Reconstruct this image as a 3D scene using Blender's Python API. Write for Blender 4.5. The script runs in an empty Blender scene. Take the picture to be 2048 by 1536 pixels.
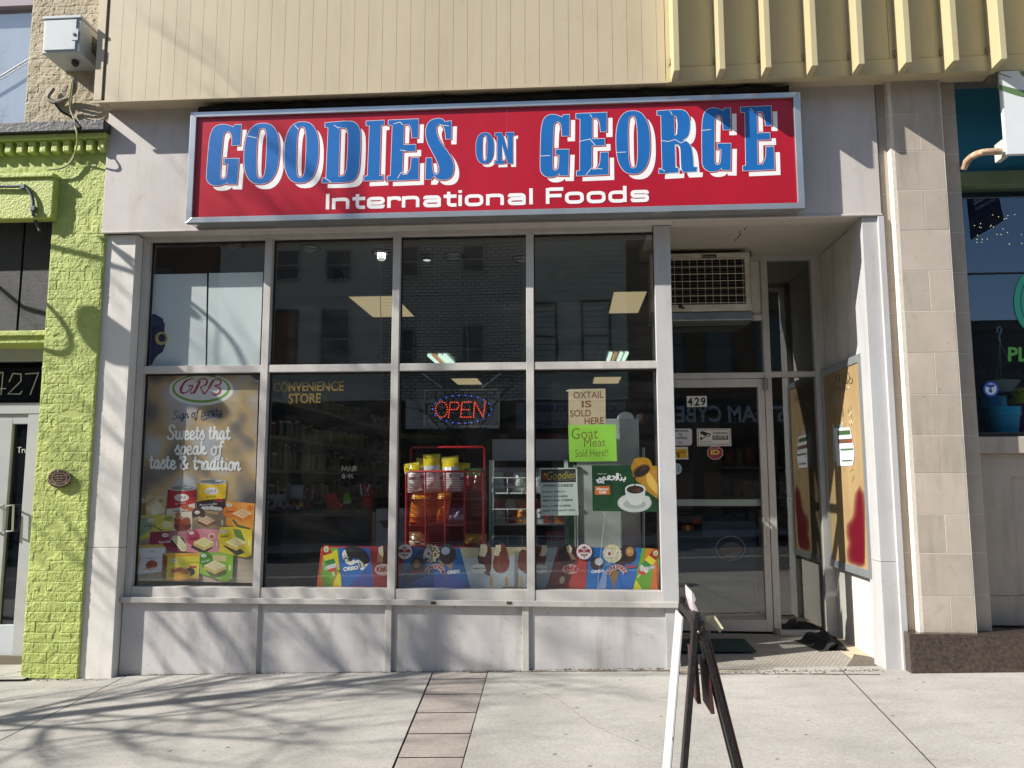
import bpy, bmesh, math, random
import numpy as np
from mathutils import Vector, Matrix
from mathutils.geometry import tessellate_polygon

S = bpy.context.scene
COL = S.collection
rnd = random.Random(7)

# ------------------------------------------------------------------ camera
F_PX = 1598.0
CAM = Vector((0, -6.4, 1.6))
_p, _y, _r = math.radians(6.84), math.radians(4.0), math.radians(-0.045)
_f0 = Vector((-math.sin(_y), math.cos(_y), 0)); _r0 = Vector((math.cos(_y), math.sin(_y), 0)); _u0 = Vector((0, 0, 1))
FW = _f0 * math.cos(_p) + _u0 * math.sin(_p)
_u2 = _u0 * math.cos(_p) - _f0 * math.sin(_p)
RT = _r0 * math.cos(_r) + _u2 * math.sin(_r)
UP = _u2 * math.cos(_r) - _r0 * math.sin(_r)
cd = bpy.data.cameras.new('camera'); cam = bpy.data.objects.new('camera', cd); COL.objects.link(cam)
cd.sensor_width = 36; cd.lens = F_PX / 2048 * 36; cd.clip_end = 2000
m = Matrix((RT, UP, -FW)).transposed().to_4x4(); m.translation = CAM; cam.matrix_world = m
S.camera = cam

# ------------------------------------------------------------------ world, sun, exposure
SUN = Vector((2.25, 1.0, -1.75)).normalized()          # direction the light travels
EL = math.asin(-SUN.z); ROT = math.atan2(-SUN.x, -SUN.y)
w = bpy.data.worlds.new('World'); S.world = w; w.use_nodes = True
nt = w.node_tree; bg = nt.nodes['Background']; sky = nt.nodes.new('ShaderNodeTexSky')
sky.sky_type = 'NISHITA'; sky.sun_disc = False; sky.sun_elevation = EL; sky.sun_rotation = ROT
sky.air_density = 1.0; sky.dust_density = 0.6
nt.links.new(sky.outputs[0], bg.inputs[0]); bg.inputs[1].default_value = 0.085
sd = bpy.data.lights.new('sun', 'SUN'); sd.energy = 5.0; sd.angle = math.radians(0.45); sd.color = (1.0, 0.95, 0.87)
so = bpy.data.objects.new('sun', sd); COL.objects.link(so)
so.rotation_mode = 'QUATERNION'; so.rotation_quaternion = SUN.to_track_quat('-Z', 'Y'); so.location = (-20, -12, 18)
S.view_settings.view_transform = 'Standard'; S.view_settings.look = 'None'; S.view_settings.gamma = 1
S.view_settings.exposure = 0.72
S.cycles.use_denoising = True
S.cycles.max_bounces = 8; S.cycles.transparent_max_bounces = 16; S.cycles.caustics_reflective = False
S.cycles.sample_clamp_indirect = 6

# ------------------------------------------------------------------ pixel -> point on a known plane
def ray(px, py): return FW + RT * ((px - 1024) / F_PX) + UP * ((768 - py) / F_PX)
def P(px, py, y):
    d = ray(px, py); return CAM + d * ((y - CAM.y) / d.y)
def PX(px, py, x):
    d = ray(px, py); return CAM + d * ((x - CAM.x) / d.x)
def PZ(px, py, z):
    d = ray(px, py); return CAM + d * ((z - CAM.z) / d.z)
def M(px, py, dist):                                     # a thing seen in the shop glass stands across the street
    p = P(px, py, dist); return Vector((p.x, 0.12 - p.y, p.z))
def ground(x, y): return 0.15 + 0.027 * x + 0.015 * y

# ------------------------------------------------------------------ materials
def lin(h):
    if not isinstance(h, str): return tuple(h)
    h = h.lstrip('#'); h = ''.join(c * 2 for c in h) if len(h) == 3 else h; v = [int(h[i:i + 2], 16) / 255 for i in (0, 2, 4)]
    return tuple(c / 12.92 if c <= .04045 else ((c + .055) / 1.055) ** 2.4 for c in v)
_MC = {}
def N(nt, t, **k):
    n = nt.nodes.new(t)
    for a, b in k.items(): setattr(n, a, b)
    return n
def mat(c, rough=.6, metal=0, var=0, scale=6, bump=0, bscale=40, spec=.5, stretch=None, var2=None, grime=0):
    key = (c if isinstance(c, str) else tuple(c), rough, metal, var, scale, bump, bscale, spec, stretch, var2, grime)
    if key in _MC: return _MC[key]
    mm = bpy.data.materials.new('paint_%d' % len(_MC)); mm.use_nodes = True; t = mm.node_tree; b = t.nodes['Principled BSDF']
    col = lin(c); b.inputs['Base Color'].default_value = (*col, 1); b.inputs['Roughness'].default_value = rough
    b.inputs['Metallic'].default_value = metal; b.inputs['Specular IOR Level'].default_value = spec
    tc = None
    if var or bump:
        tc = N(t, 'ShaderNodeTexCoord'); vec = tc.outputs['Object']
        if stretch:
            mp = N(t, 'ShaderNodeMapping'); mp.inputs['Scale'].default_value = stretch
            t.links.new(vec, mp.inputs[0]); vec = mp.outputs[0]
    if var:
        n = N(t, 'ShaderNodeTexNoise'); n.inputs['Scale'].default_value = scale; n.inputs['Detail'].default_value = 8; n.inputs['Roughness'].default_value = .65
        t.links.new(vec, n.inputs['Vector'])
        r = N(t, 'ShaderNodeValToRGB'); r.color_ramp.elements[0].position = .3; r.color_ramp.elements[1].position = .7
        lo = lin(var2) if var2 else tuple(x * (1 - var) for x in col)
        r.color_ramp.elements[0].color = (*lo, 1); r.color_ramp.elements[1].color = (*(min(.95, x * (1 + var * .35)) for x in col), 1)
        t.links.new(n.outputs['Fac'], r.inputs[0]); out = r.outputs[0]
        if grime:                                        # run-off streaks, scuffs and specks of dirt on the paint
            for sc, st, lo_, hi_, k in ((3.2, (2.2, 2.2, .35), .52, .74, .22), (9, (1, 1, 1), .60, .74, .16), (34, (1, 1, 1), .66, .72, .45)):
                mp = N(t, 'ShaderNodeMapping'); mp.inputs['Scale'].default_value = st; t.links.new(tc.outputs['Object'], mp.inputs[0])
                g1 = N(t, 'ShaderNodeTexNoise'); g1.inputs['Scale'].default_value = sc; g1.inputs['Detail'].default_value = 7; g1.inputs['Roughness'].default_value = .6; t.links.new(mp.outputs[0], g1.inputs['Vector'])
                g2 = N(t, 'ShaderNodeValToRGB'); g2.color_ramp.elements[0].position = lo_; g2.color_ramp.elements[1].position = hi_; g2.color_ramp.elements[0].color = (1, 1, 1, 1); q_ = 1 - k * grime; g2.color_ramp.elements[1].color = (q_, q_ * .98, q_ * .95, 1); t.links.new(g1.outputs['Fac'], g2.inputs[0])
                mx = N(t, 'ShaderNodeMix', data_type='RGBA', blend_type='MULTIPLY'); mx.inputs[0].default_value = 1; t.links.new(out, mx.inputs[6]); t.links.new(g2.outputs[0], mx.inputs[7]); out = mx.outputs[2]
        t.links.new(out, b.inputs['Base Color'])
    if bump:
        n2 = N(t, 'ShaderNodeTexNoise'); n2.inputs['Scale'].default_value = bscale; n2.inputs['Detail'].default_value = 6
        t.links.new(vec, n2.inputs['Vector']); bp = N(t, 'ShaderNodeBump'); bp.inputs['Strength'].default_value = bump; bp.inputs['Distance'].default_value = .02
        t.links.new(n2.outputs['Fac'], bp.inputs['Height']); t.links.new(bp.outputs[0], b.inputs['Normal'])
    _MC[key] = mm; return mm
def emit(c, s):
    key = ('e', c, s)
    if key in _MC: return _MC[key]
    mm = bpy.data.materials.new('lamp_%d' % len(_MC)); mm.use_nodes = True; b = mm.node_tree.nodes['Principled BSDF']
    b.inputs['Base Color'].default_value = (.05, .05, .05, 1); b.inputs['Emission Color'].default_value = (*lin(c), 1); b.inputs['Emission Strength'].default_value = s
    _MC[key] = mm; return mm
def glassmat(name, tint, f0, wave=.0022, gc=(.95, .98, .97)):
    mm = bpy.data.materials.new(name); mm.use_nodes = True; t = mm.node_tree; t.nodes.clear()
    o = N(t, 'ShaderNodeOutputMaterial'); mx = N(t, 'ShaderNodeMixShader'); tr = N(t, 'ShaderNodeBsdfTransparent'); g = N(t, 'ShaderNodeBsdfGlossy'); f = N(t, 'ShaderNodeLayerWeight')
    tr.inputs[0].default_value = (*tint, 1); g.inputs['Roughness'].default_value = 0.0; g.inputs[0].default_value = (*gc, 1); f.inputs[0].default_value = .5
    pw = N(t, 'ShaderNodeMath', operation='POWER'); pw.inputs[1].default_value = 5; ma = N(t, 'ShaderNodeMath', operation='MULTIPLY_ADD'); ma.inputs[1].default_value = 1 - f0; ma.inputs[2].default_value = f0
    t.links.new(f.outputs['Facing'], pw.inputs[0]); t.links.new(pw.outputs[0], ma.inputs[0])      # Schlick reflectance, same from both sides
    tc = N(t, 'ShaderNodeTexCoord'); n = N(t, 'ShaderNodeTexNoise'); n.inputs['Scale'].default_value = 1.6; n.inputs['Detail'].default_value = 1
    bp = N(t, 'ShaderNodeBump'); bp.inputs['Strength'].default_value = wave; bp.inputs['Distance'].default_value = .3
    t.links.new(tc.outputs['Object'], n.inputs['Vector']); t.links.new(n.outputs[0], bp.inputs['Height']); t.links.new(bp.outputs[0], g.inputs['Normal'])
    t.links.new(ma.outputs[0], mx.inputs[0]); t.links.new(tr.outputs[0], mx.inputs[1]); t.links.new(g.outputs[0], mx.inputs[2])
    df = N(t, 'ShaderNodeBsdfDiffuse'); df.inputs[0].default_value = (.75, .76, .76, 1); m2 = N(t, 'ShaderNodeMixShader')     # a film of dust and wiped smears
    mp = N(t, 'ShaderNodeMapping'); mp.inputs['Rotation'].default_value = (0, .6, 0); mp.inputs['Scale'].default_value = (1.2, 1, 4); n2 = N(t, 'ShaderNodeTexNoise'); n2.inputs['Scale'].default_value = 2.2; n2.inputs['Detail'].default_value = 9; n2.inputs['Roughness'].default_value = .65
    rg = N(t, 'ShaderNodeMapRange'); rg.inputs['From Min'].default_value = .35; rg.inputs['From Max'].default_value = .75; rg.inputs['To Min'].default_value = .003; rg.inputs['To Max'].default_value = .018
    t.links.new(tc.outputs['Object'], mp.inputs[0]); t.links.new(mp.outputs[0], n2.inputs['Vector']); t.links.new(n2.outputs[0], rg.inputs['Value']); t.links.new(rg.outputs[0], m2.inputs[0]); t.links.new(mx.outputs[0], m2.inputs[1]); t.links.new(df.outputs[0], m2.inputs[2]); t.links.new(m2.outputs[0], o.inputs[0])
    return mm
GLASS = glassmat('shop_glass', (.90, .92, .91), .135)
DARKGLASS = mat('#10141a', .03, spec=1.0)
def brickmat(name, c1, c2, mortar, bw=.22, bh=.075, ms=.012, bump=.5, rough=.85):
    mm = bpy.data.materials.new(name); mm.use_nodes = True; t = mm.node_tree; b = t.nodes['Principled BSDF']
    tc = N(t, 'ShaderNodeTexCoord'); sx = N(t, 'ShaderNodeSeparateXYZ'); cx = N(t, 'ShaderNodeCombineXYZ')
    t.links.new(tc.outputs['Object'], sx.inputs[0]); t.links.new(sx.outputs[0], cx.inputs[0]); t.links.new(sx.outputs[2], cx.inputs[1])
    br = N(t, 'ShaderNodeTexBrick'); br.inputs['Scale'].default_value = 1; br.inputs['Brick Width'].default_value = bw; br.inputs['Row Height'].default_value = bh; br.inputs['Mortar Size'].default_value = ms
    for k, c in (('Color1', c1), ('Color2', c2), ('Mortar', mortar)): br.inputs[k].default_value = (*lin(c), 1)
    t.links.new(cx.outputs[0], br.inputs['Vector']); t.links.new(br.outputs[0], b.inputs['Base Color']); b.inputs['Roughness'].default_value = rough
    bp = N(t, 'ShaderNodeBump'); bp.inputs['Strength'].default_value = bump; bp.inputs['Distance'].default_value = .01; bp.invert = True
    t.links.new(br.outputs['Fac'], bp.inputs['Height']); t.links.new(bp.outputs[0], b.inputs['Normal'])
    return mm

# ------------------------------------------------------------------ objects
def tag(o, label=None, cat=None, group=None, kind=None):
    for k, v in (('label', label), ('category', cat), ('group', group), ('kind', kind)):
        if v: o[k] = v
    return o
def thing(name, label, cat, loc=(0, 0, 0), group=None):
    o = bpy.data.objects.new(name, None); COL.objects.link(o); o.location = loc; o.empty_display_size = .1
    return tag(o, label, cat, group)
def wloc(o):
    v = Vector(o.location)
    while o.parent: o = o.parent; v += Vector(o.location)
    return v
class MB:
    def __init__(s): s.v = []; s.f = []; s.m = []; s.mats = []; s.sm = []
    def mi(s, mt):
        if mt not in s.mats: s.mats.append(mt)
        return s.mats.index(mt)
    def add(s, vs, fs, mt, smooth=False):
        b = len(s.v); s.v += [tuple(v) for v in vs]; k = s.mi(mt)
        for f in fs: s.f.append([b + i for i in f]); s.m.append(k); s.sm.append(smooth)
        return s
    def box(s, x0, x1, y0, y1, z0, z1, mt, bev=0):
        if bev:
            b = bev; o = [(x0, y0, z0), (x1, y1, z1)]
            vs = []; 
            bm = bmesh.new(); bmesh.ops.create_cube(bm, size=1)
            for q in bm.verts: q.co = Vector(((x0 + x1) / 2 + q.co.x * (x1 - x0), (y0 + y1) / 2 + q.co.y * (y1 - y0), (z0 + z1) / 2 + q.co.z * (z1 - z0)))
            bmesh.ops.bevel(bm, geom=bm.edges[:], offset=b, segments=2, affect='EDGES', profile=.5)
            s.bm(bm, mt); return s
        v = [(x, y, z) for x in (x0, x1) for y in (y0, y1) for z in (z0, z1)]
        return s.add(v, [(0, 1, 3, 2), (4, 6, 7, 5), (0, 4, 5, 1), (2, 3, 7, 6), (0, 2, 6, 4), (1, 5, 7, 3)], mt)
    def bm(s, bm, mt, smooth=False):
        bm.verts.index_update(); s.add([v.co[:] for v in bm.verts], [[v.index for v in f.verts] for f in bm.faces], mt, smooth); bm.free(); return s
    def hexa(s, lo, hi, mt):                              # two quads, same order
        return s.add(list(lo) + list(hi), [(3, 2, 1, 0), (4, 5, 6, 7), (0, 1, 5, 4), (1, 2, 6, 5), (2, 3, 7, 6), (3, 0, 4, 7)], mt)
    def quad(s, a, b, c, d, mt): return s.add([a, b, c, d], [(0, 1, 2, 3)], mt)
    def tube(s, pts, r, mt, n=8, closed=False, cap=True):
        pts = [Vector(p) for p in pts]; L = len(pts); rr = r if isinstance(r, (list, tuple)) else [r] * L
        vs = []; ref = None
        for i, p in enumerate(pts):
            a = pts[i - 1] if i else (pts[-1] if closed else p); c = pts[(i + 1) % L] if (i < L - 1 or closed) else p
            t = (c - a).normalized() if (c - a).length > 1e-9 else Vector((0, 0, 1))
            if ref is None: ref = t.orthogonal().normalized()
            ref = (ref - t * ref.dot(t)); ref = ref.normalized() if ref.length > 1e-6 else t.orthogonal().normalized()
            q = t.cross(ref)
            for k in range(n):
                an = 2 * math.pi * k / n; vs.append(p + (ref * math.cos(an) + q * math.sin(an)) * rr[i])
        fs = []
        for i in range(L - (0 if closed else 1)):
            j = (i + 1) % L
            for k in range(n): fs.append((i * n + k, i * n + (k + 1) % n, j * n + (k + 1) % n, j * n + k))
        if not closed and cap: fs += [tuple(range(n - 1, -1, -1)), tuple((L - 1) * n + k for k in range(n))]
        return s.add(vs, fs, mt, True)
    def lathe(s, prof, c, mt, n=20, axis='z', cap=True):
        vs = []; c = Vector(c)
        for r, h in prof:
            for k in range(n):
                a = 2 * math.pi * k / n; x, y = r * math.cos(a), r * math.sin(a)
                vs.append(c + (Vector((x, y, h)) if axis == 'z' else Vector((x, h, y)) if axis == 'y' else Vector((h, x, y))))
        fs = [(i * n + k, i * n + (k + 1) % n, (i + 1) * n + (k + 1) % n, (i + 1) * n + k) for i in range(len(prof) - 1) for k in range(n)]
        if cap: fs += [tuple(range(n - 1, -1, -1)), tuple((len(prof) - 1) * n + k for k in range(n))]
        return s.add(vs, fs, mt, True)
    def build(s, name, parent=None, bevel=0):
        me = bpy.data.meshes.new(name); me.from_pydata(s.v, [], s.f); me.update()
        for mt in s.mats: me.materials.append(mt)
        me.polygons.foreach_set('material_index', s.m); me.polygons.foreach_set('use_smooth', s.sm)
        o = bpy.data.objects.new(name, me); COL.objects.link(o)
        if parent is not None: o.parent = parent; o.location = -wloc(parent)
        if any(s.sm):
            try: me.set_sharp_from_angle(angle=math.radians(50))
            except Exception: pass
        if bevel:
            bv = o.modifiers.new('bevel', 'BEVEL'); bv.width = bevel; bv.segments = 2; bv.limit_method = 'ANGLE'; bv.harden_normals = False
        return o
def bx(name, parent, mt, *b, bevel=0): return MB().box(*b, mt).build(name, parent, bevel)

# ------------------------------------------------------------------ 2-D artwork printed on / stuck to a plane
def text_mesh(s, bold=0.0, shear=0.0, space=1.0):
    cu = bpy.data.curves.new('t', 'FONT'); cu.body = s; cu.offset = bold; cu.shear = shear; cu.resolution_u = 3; cu.space_character = space; cu.align_x = 'LEFT'
    ob = bpy.data.objects.new('t', cu); me = bpy.data.meshes.new_from_object(ob)
    v = [tuple(q.co[:2]) for q in me.vertices]; f = [list(p.vertices) for p in me.polygons]
    bpy.data.objects.remove(ob); bpy.data.curves.remove(cu); bpy.data.meshes.remove(me)
    return v, f
def spline(pts, n=5):
    if len(pts) < 3: return list(pts)
    q = [pts[0]] + list(pts) + [pts[-1]]; out = []
    for i in range(1, len(q) - 2):
        a, b, c, d = q[i - 1:i + 3]
        for k in range(n):
            t = k / n
            out.append(tuple(.5 * (2 * b[j] + (c[j] - a[j]) * t + (2 * a[j] - 5 * b[j] + 4 * c[j] - d[j]) * t * t + (3 * b[j] - a[j] - 3 * c[j] + d[j]) * t ** 3) for j in (0, 1)))
    out.append(tuple(pts[-1])); return out
class Art:
    def __init__(s, mp, o=(0, 0), k=1.0, step=.00004):
        s.mp = mp; s.o = o; s.k = k; s.b = MB(); s.n = 0; s.step = step
    def at(s, o, k): s.o = o; s.k = k; return s
    def xy(s, p): return (s.o[0] + p[0] / s.k, s.o[1] + p[1] / s.k)
    def lay(s): s.n += 1; return s.n * s.step
    def mt(s, c): return c if not isinstance(c, (str, tuple)) else mat(c, .55)
    def raw(s, pts, faces, c, lay=None):
        z = lay if lay is not None else s.lay()
        s.b.add([s.mp(*s.xy(p), z) for p in pts], faces, s.mt(c)); return s
    def poly(s, pts, c, holes=(), lay=None):
        rings = [list(pts)] + [list(h) for h in holes]
        tr = tessellate_polygon([[Vector((p[0], p[1], 0)) for p in r] for r in rings])
        return s.raw([p for r in rings for p in r], [list(t) for t in tr], c, lay)
    def rect(s, x0, y0, x1, y1, c): return s.poly([(x0, y0), (x1, y0), (x1, y1), (x0, y1)], c)
    def ell(s, cx, cy, rx, ry, c, n=24, inner=0, rot=0):
        ca, sa = math.cos(rot), math.sin(rot)
        f = lambda e: [(cx + (rx * e * math.cos(2 * math.pi * i / n)) * ca - (ry * e * math.sin(2 * math.pi * i / n)) * sa, cy + (rx * e * math.cos(2 * math.pi * i / n)) * sa + (ry * e * math.sin(2 * math.pi * i / n)) * ca) for i in range(n)]
        if inner:
            return s.raw(f(1) + f(inner), [(i, (i + 1) % n, n + (i + 1) % n, n + i) for i in range(n)], c)
        return s.poly(f(1), c)
    def stroke(s, pts, wd, c, sp=False, lay=None, wy=None):
        if sp: pts = spline(pts)
        pts = [p for i, p in enumerate(pts) if i == 0 or (abs(p[0] - pts[i - 1][0]) + abs(p[1] - pts[i - 1][1])) > 1e-6]
        if len(pts) < 2: return s
        vs = []; L = len(pts); wd = wd if isinstance(wd, (list, tuple)) else [wd] * L
        for i in range(L):
            a = pts[max(0, i - 1)]; b = pts[i]; c2 = pts[min(L - 1, i + 1)]
            d1 = (b[0] - a[0], b[1] - a[1]); d2 = (c2[0] - b[0], c2[1] - b[1])
            l1 = math.hypot(*d1); l2 = math.hypot(*d2)
            n1 = (-d1[1] / l1, d1[0] / l1) if l1 else None; n2 = (-d2[1] / l2, d2[0] / l2) if l2 else None
            n1 = n1 or n2; n2 = n2 or n1
            nx, ny = n1[0] + n2[0], n1[1] + n2[1]; ll = math.hypot(nx, ny)
            if ll < .35: nx, ny, sc = n1[0], n1[1], 1
            else: nx /= ll; ny /= ll; sc = min(1.6, 1 / max(.3, nx * n1[0] + ny * n1[1]))
            h = wd[min(i, len(wd) - 1)] / 2 * sc; vs += [(b[0] + nx * h, b[1] + ny * h), (b[0] - nx * h, b[1] - ny * h)]
        z = lay if lay is not None else s.lay(); e = s.step * .9 / L          # the pen rises a hair along its stroke, so crossings never share a plane
        s.b.add([s.mp(*s.xy(p), z + e * (i // 2)) for i, p in enumerate(vs)], [(2 * i, 2 * i + 1, 2 * i + 3, 2 * i + 2) for i in range(L - 1)], s.mt(c)); return s
    def text(s, t, q, c, bold=0.0, shear=0.0, space=1.0):  # q: x0,y0,x1,y1 or four corners TL,TR,BR,BL
        v, f = text_mesh(t, bold, shear, space)
        if not v: return s
        xs = [a for a, b in v]; ys = [b for a, b in v]; x0, x1, y0, y1 = min(xs), max(xs), min(ys), max(ys)
        if not isinstance(q[0], (tuple, list)): q = [(q[0], q[1]), (q[2], q[1]), (q[2], q[3]), (q[0], q[3])]
        out = []
        for a, b in v:
            u = (a - x0) / (x1 - x0 or 1); k = 1 - (b - y0) / (y1 - y0 or 1)
            out.append(tuple((q[0][j] * (1 - u) + q[1][j] * u) * (1 - k) + (q[3][j] * (1 - u) + q[2][j] * u) * k for j in (0, 1)))
        return s.raw(out, f, c)
    def build(s, name, parent=None): return s.b.build(name, parent)
def onY(y): return lambda px, py, o: P(px, py, y - o)
def onX(x): return lambda px, py, o: PX(px, py, x - o)
def sheet(a, pts, c, th=.0012, back=None):                # a real sheet: front at the plane, a little thickness behind
    fr = [a.mp(*a.xy(p), 0) for p in pts]; bk = [a.mp(*a.xy(p), -th) for p in pts]; n = len(pts)
    mt = a.mt(c)
    tr = tessellate_polygon([[Vector((p[0], p[1], 0)) for p in pts]])
    a.b.add(fr, [list(t) for t in tr], mt); a.b.add(bk, [list(t) for t in tr], a.mt(back) if back else mt)
    a.b.add(fr + bk, [(i, (i + 1) % n, n + (i + 1) % n, n + i) for i in range(n)], mt); return a

# script lettering as pen strokes, x-height 1
SCRIPT = {
 'S': (1.0, [[(.95, 1.3), (.75, 1.68), (.35, 1.6), (.28, 1.15), (.6, .8), (.78, .4), (.5, .02), (.1, .08), (.05, .4)]]),
 'w': (1.15, [[(0, .85), (.12, .95), (.1, .25), (.3, .03), (.55, .3), (.6, .95)], [(.58, .4), (.75, .03), (1.0, .3), (1.05, .95), (1.2, .85)]]),
 'e': (.72, [[(0, .4), (.45, .55), (.52, .85), (.3, 1.0), (.08, .6), (.15, .1), (.45, .03), (.74, .35)]]),
 't': (.6, [[(.3, 1.55), (.2, .4), (.32, .03), (.62, .3)], [(0, 1.0), (.55, 1.02)]]),
 's': (.6, [[(-.02, .3), (.35, 1.08), (.4, .7), (.55, .35), (.35, 0), (.08, .15)]]),
 'h': (.8, [[(.2, 1.65), (.08, 0)], [(.12, .45), (.4, .98), (.55, .75), (.48, .2), (.6, .03), (.82, .3)]]),
 'a': (.85, [[(.6, .85), (.35, 1.0), (.05, .5), (.18, .03), (.42, .2), (.62, .95), (.55, .2), (.66, .02), (.88, .3)]]),
 'p': (.75, [[(.18, 1.0), (.0, -.62)], [(.12, .55), (.4, 1.0), (.62, .65), (.45, .08), (.12, .12)]]),
 'k': (.78, [[(.2, 1.65), (.08, 0)], [(.12, .45), (.42, .98), (.5, .7), (.22, .5), (.5, .05), (.8, .3)]]),
 'o': (.75, [[(.4, 1.0), (.06, .6), (.18, .03), (.5, .1), (.6, .7), (.38, 1.0), (.78, .85)]]),
 'f': (.6, [[(.75, 1.45), (.6, 1.65), (.4, 1.3), (.2, -.35), (.0, -.6), (-.1, -.3), (.4, .1)], [(.05, 1.0), (.6, 1.02)]]),
 'r': (.65, [[(.0, .75), (.15, 1.08), (.3, .85), (.55, .9), (.48, .25), (.55, .03), (.68, .25)]]),
 'd': (.85, [[(.6, .85), (.35, 1.0), (.05, .5), (.18, .03), (.42, .2), (.72, 1.65)], [(.66, 1.1), (.55, .2), (.66, .02), (.88, .3)]]),
 'i': (.42, [[(.18, 1.0), (.1, .2), (.2, .03), (.44, .3)], [(.22, 1.3), (.26, 1.42)]]),
 'n': (.8, [[(.16, 1.0), (.06, 0)], [(.1, .45), (.4, .98), (.55, .75), (.48, .2), (.6, .03), (.82, .3)]]),
 'g': (.85, [[(.6, .85), (.35, 1.0), (.05, .5), (.18, .05), (.42, .2), (.62, .95), (.5, -.4), (.2, -.6), (.1, -.35), (.85, .25)]]),
 'u': (.85, [[(.15, 1.0), (.08, .25), (.25, .02), (.52, .4), (.6, 1.0)], [(.58, .7), (.55, .15), (.68, .03), (.88, .3)]]),
 'y': (.85, [[(.15, 1.0), (.08, .3), (.25, .05), (.52, .4), (.62, 1.0)], [(.62, 1.0), (.45, -.4), (.15, -.6), (.1, -.35), (.85, .3)]]),
 '&': (1.15, [[(1.0, .75), (.75, .2), (.4, .0), (.1, .2), (.2, .6), (.65, 1.1), (.6, 1.5), (.35, 1.5), (.3, 1.1), (.6, .5), (1.0, .05)]]),
 ' ': (.5, []),
}
def script(a, txt, q, wd, c):                             # q: (x0, ybase0, x1, ybase1, xheight)
    tot = sum(SCRIPT[ch][0] for ch in txt); x0, y0, x1, y1, xh = q; x = 0
    for ch in txt:
        adv, st = SCRIPT[ch]
        for line in st:
            pts = []
            for u, v in spline(line, 5):
                k = (x + u) / tot; pts.append((x0 + (x1 - x0) * k, y0 + (y1 - y0) * k - v * xh))
            a.stroke(pts, wd, c)
        x += adv

# ================================================================== SETTING
def concrete(name, c, spots=True):
    mm = bpy.data.materials.new(name); mm.use_nodes = True; t = mm.node_tree; b = t.nodes['Principled BSDF']; b.inputs['Roughness'].default_value = .88
    tc = N(t, 'ShaderNodeTexCoord'); o = tc.outputs['Object']; col = lin(c)
    def noise(sc, det=8, rough=.6, st=None):
        n = N(t, 'ShaderNodeTexNoise'); n.inputs['Scale'].default_value = sc; n.inputs['Detail'].default_value = det; n.inputs['Roughness'].default_value = rough
        if st:
            mp = N(t, 'ShaderNodeMapping'); mp.inputs['Scale'].default_value = st; t.links.new(o, mp.inputs[0]); t.links.new(mp.outputs[0], n.inputs['Vector'])
        else: t.links.new(o, n.inputs['Vector'])
        return n
    def ramp(n, a, b2, ca, cb):
        r = N(t, 'ShaderNodeValToRGB'); r.color_ramp.elements[0].position = a; r.color_ramp.elements[1].position = b2
        r.color_ramp.elements[0].color = (*ca, 1); r.color_ramp.elements[1].color = (*cb, 1); t.links.new(n.outputs[0], r.inputs[0]); return r
    def mul(a, b2):
        mx = N(t, 'ShaderNodeMix', data_type='RGBA', blend_type='MULTIPLY'); mx.inputs[0].default_value = 1; t.links.new(a.outputs[2] if a.bl_idname == 'ShaderNodeMix' else a.outputs[0], mx.inputs[6]); t.links.new(b2.outputs[0], mx.inputs[7]); return mx
    r1 = ramp(noise(1.1, 9, .62), .3, .72, tuple(x * .74 for x in col), tuple(x * 1.12 for x in col))
    r2 = ramp(noise(55, 5, .7), .28, .6, (.74, .74, .74), (1.04, 1.04, 1.04))
    x = mul(r1, r2)
    x = mul(x, ramp(noise(3.2, 4, .5, (1, 3, 1)), .3, .52, (.90, .90, .91), (1, 1, 1)))
    if spots:
        v = N(t, 'ShaderNodeTexVoronoi'); v.inputs['Scale'].default_value = 5.2; t.links.new(o, v.inputs['Vector'])
        x = mul(x, ramp(v, .05, .085, (.42, .41, .40), (1, 1, 1)))
        v2 = N(t, 'ShaderNodeTexVoronoi'); v2.inputs['Scale'].default_value = 23; t.links.new(o, v2.inputs['Vector'])
        x = mul(x, ramp(v2, .07, .12, (.66, .65, .63), (1, 1, 1)))
    t.links.new(x.outputs[2], b.inputs['Base Color'])
    bp = N(t, 'ShaderNodeBump'); bp.inputs['Strength'].default_value = .35; bp.inputs['Distance'].default_value = .006; t.links.new(noise(70, 6, .7).outputs[0], bp.inputs['Height']); t.links.new(bp.outputs[0], b.inputs['Normal'])
    return mm
CONC = concrete('sidewalk_concrete', '#aeaaa3')
PAVER = concrete('paver_concrete', '#a39a92', False)
DIRT = mat('#6e665a', .95, var=.5, scale=40, bump=.6, bscale=90)
ASPH = mat('#4c4c4d', .9, var=.3, scale=3, bump=.4, bscale=120)

def gq(b, pts, dz, mt, n=1):                              # flat-ish patch lying on the sloping ground
    b.add([(x, y, ground(x, y) + dz) for x, y in pts], [tuple(range(len(pts)))], mt)
YC = -4.3                                                 # kerb line
g = MB(); gq(g, [(-200, YC - .4), (200, YC - .4), (200, 1.2), (-200, 1.2)], -.011, DIRT); tag(g.build('ground_base'), kind='structure')
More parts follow.
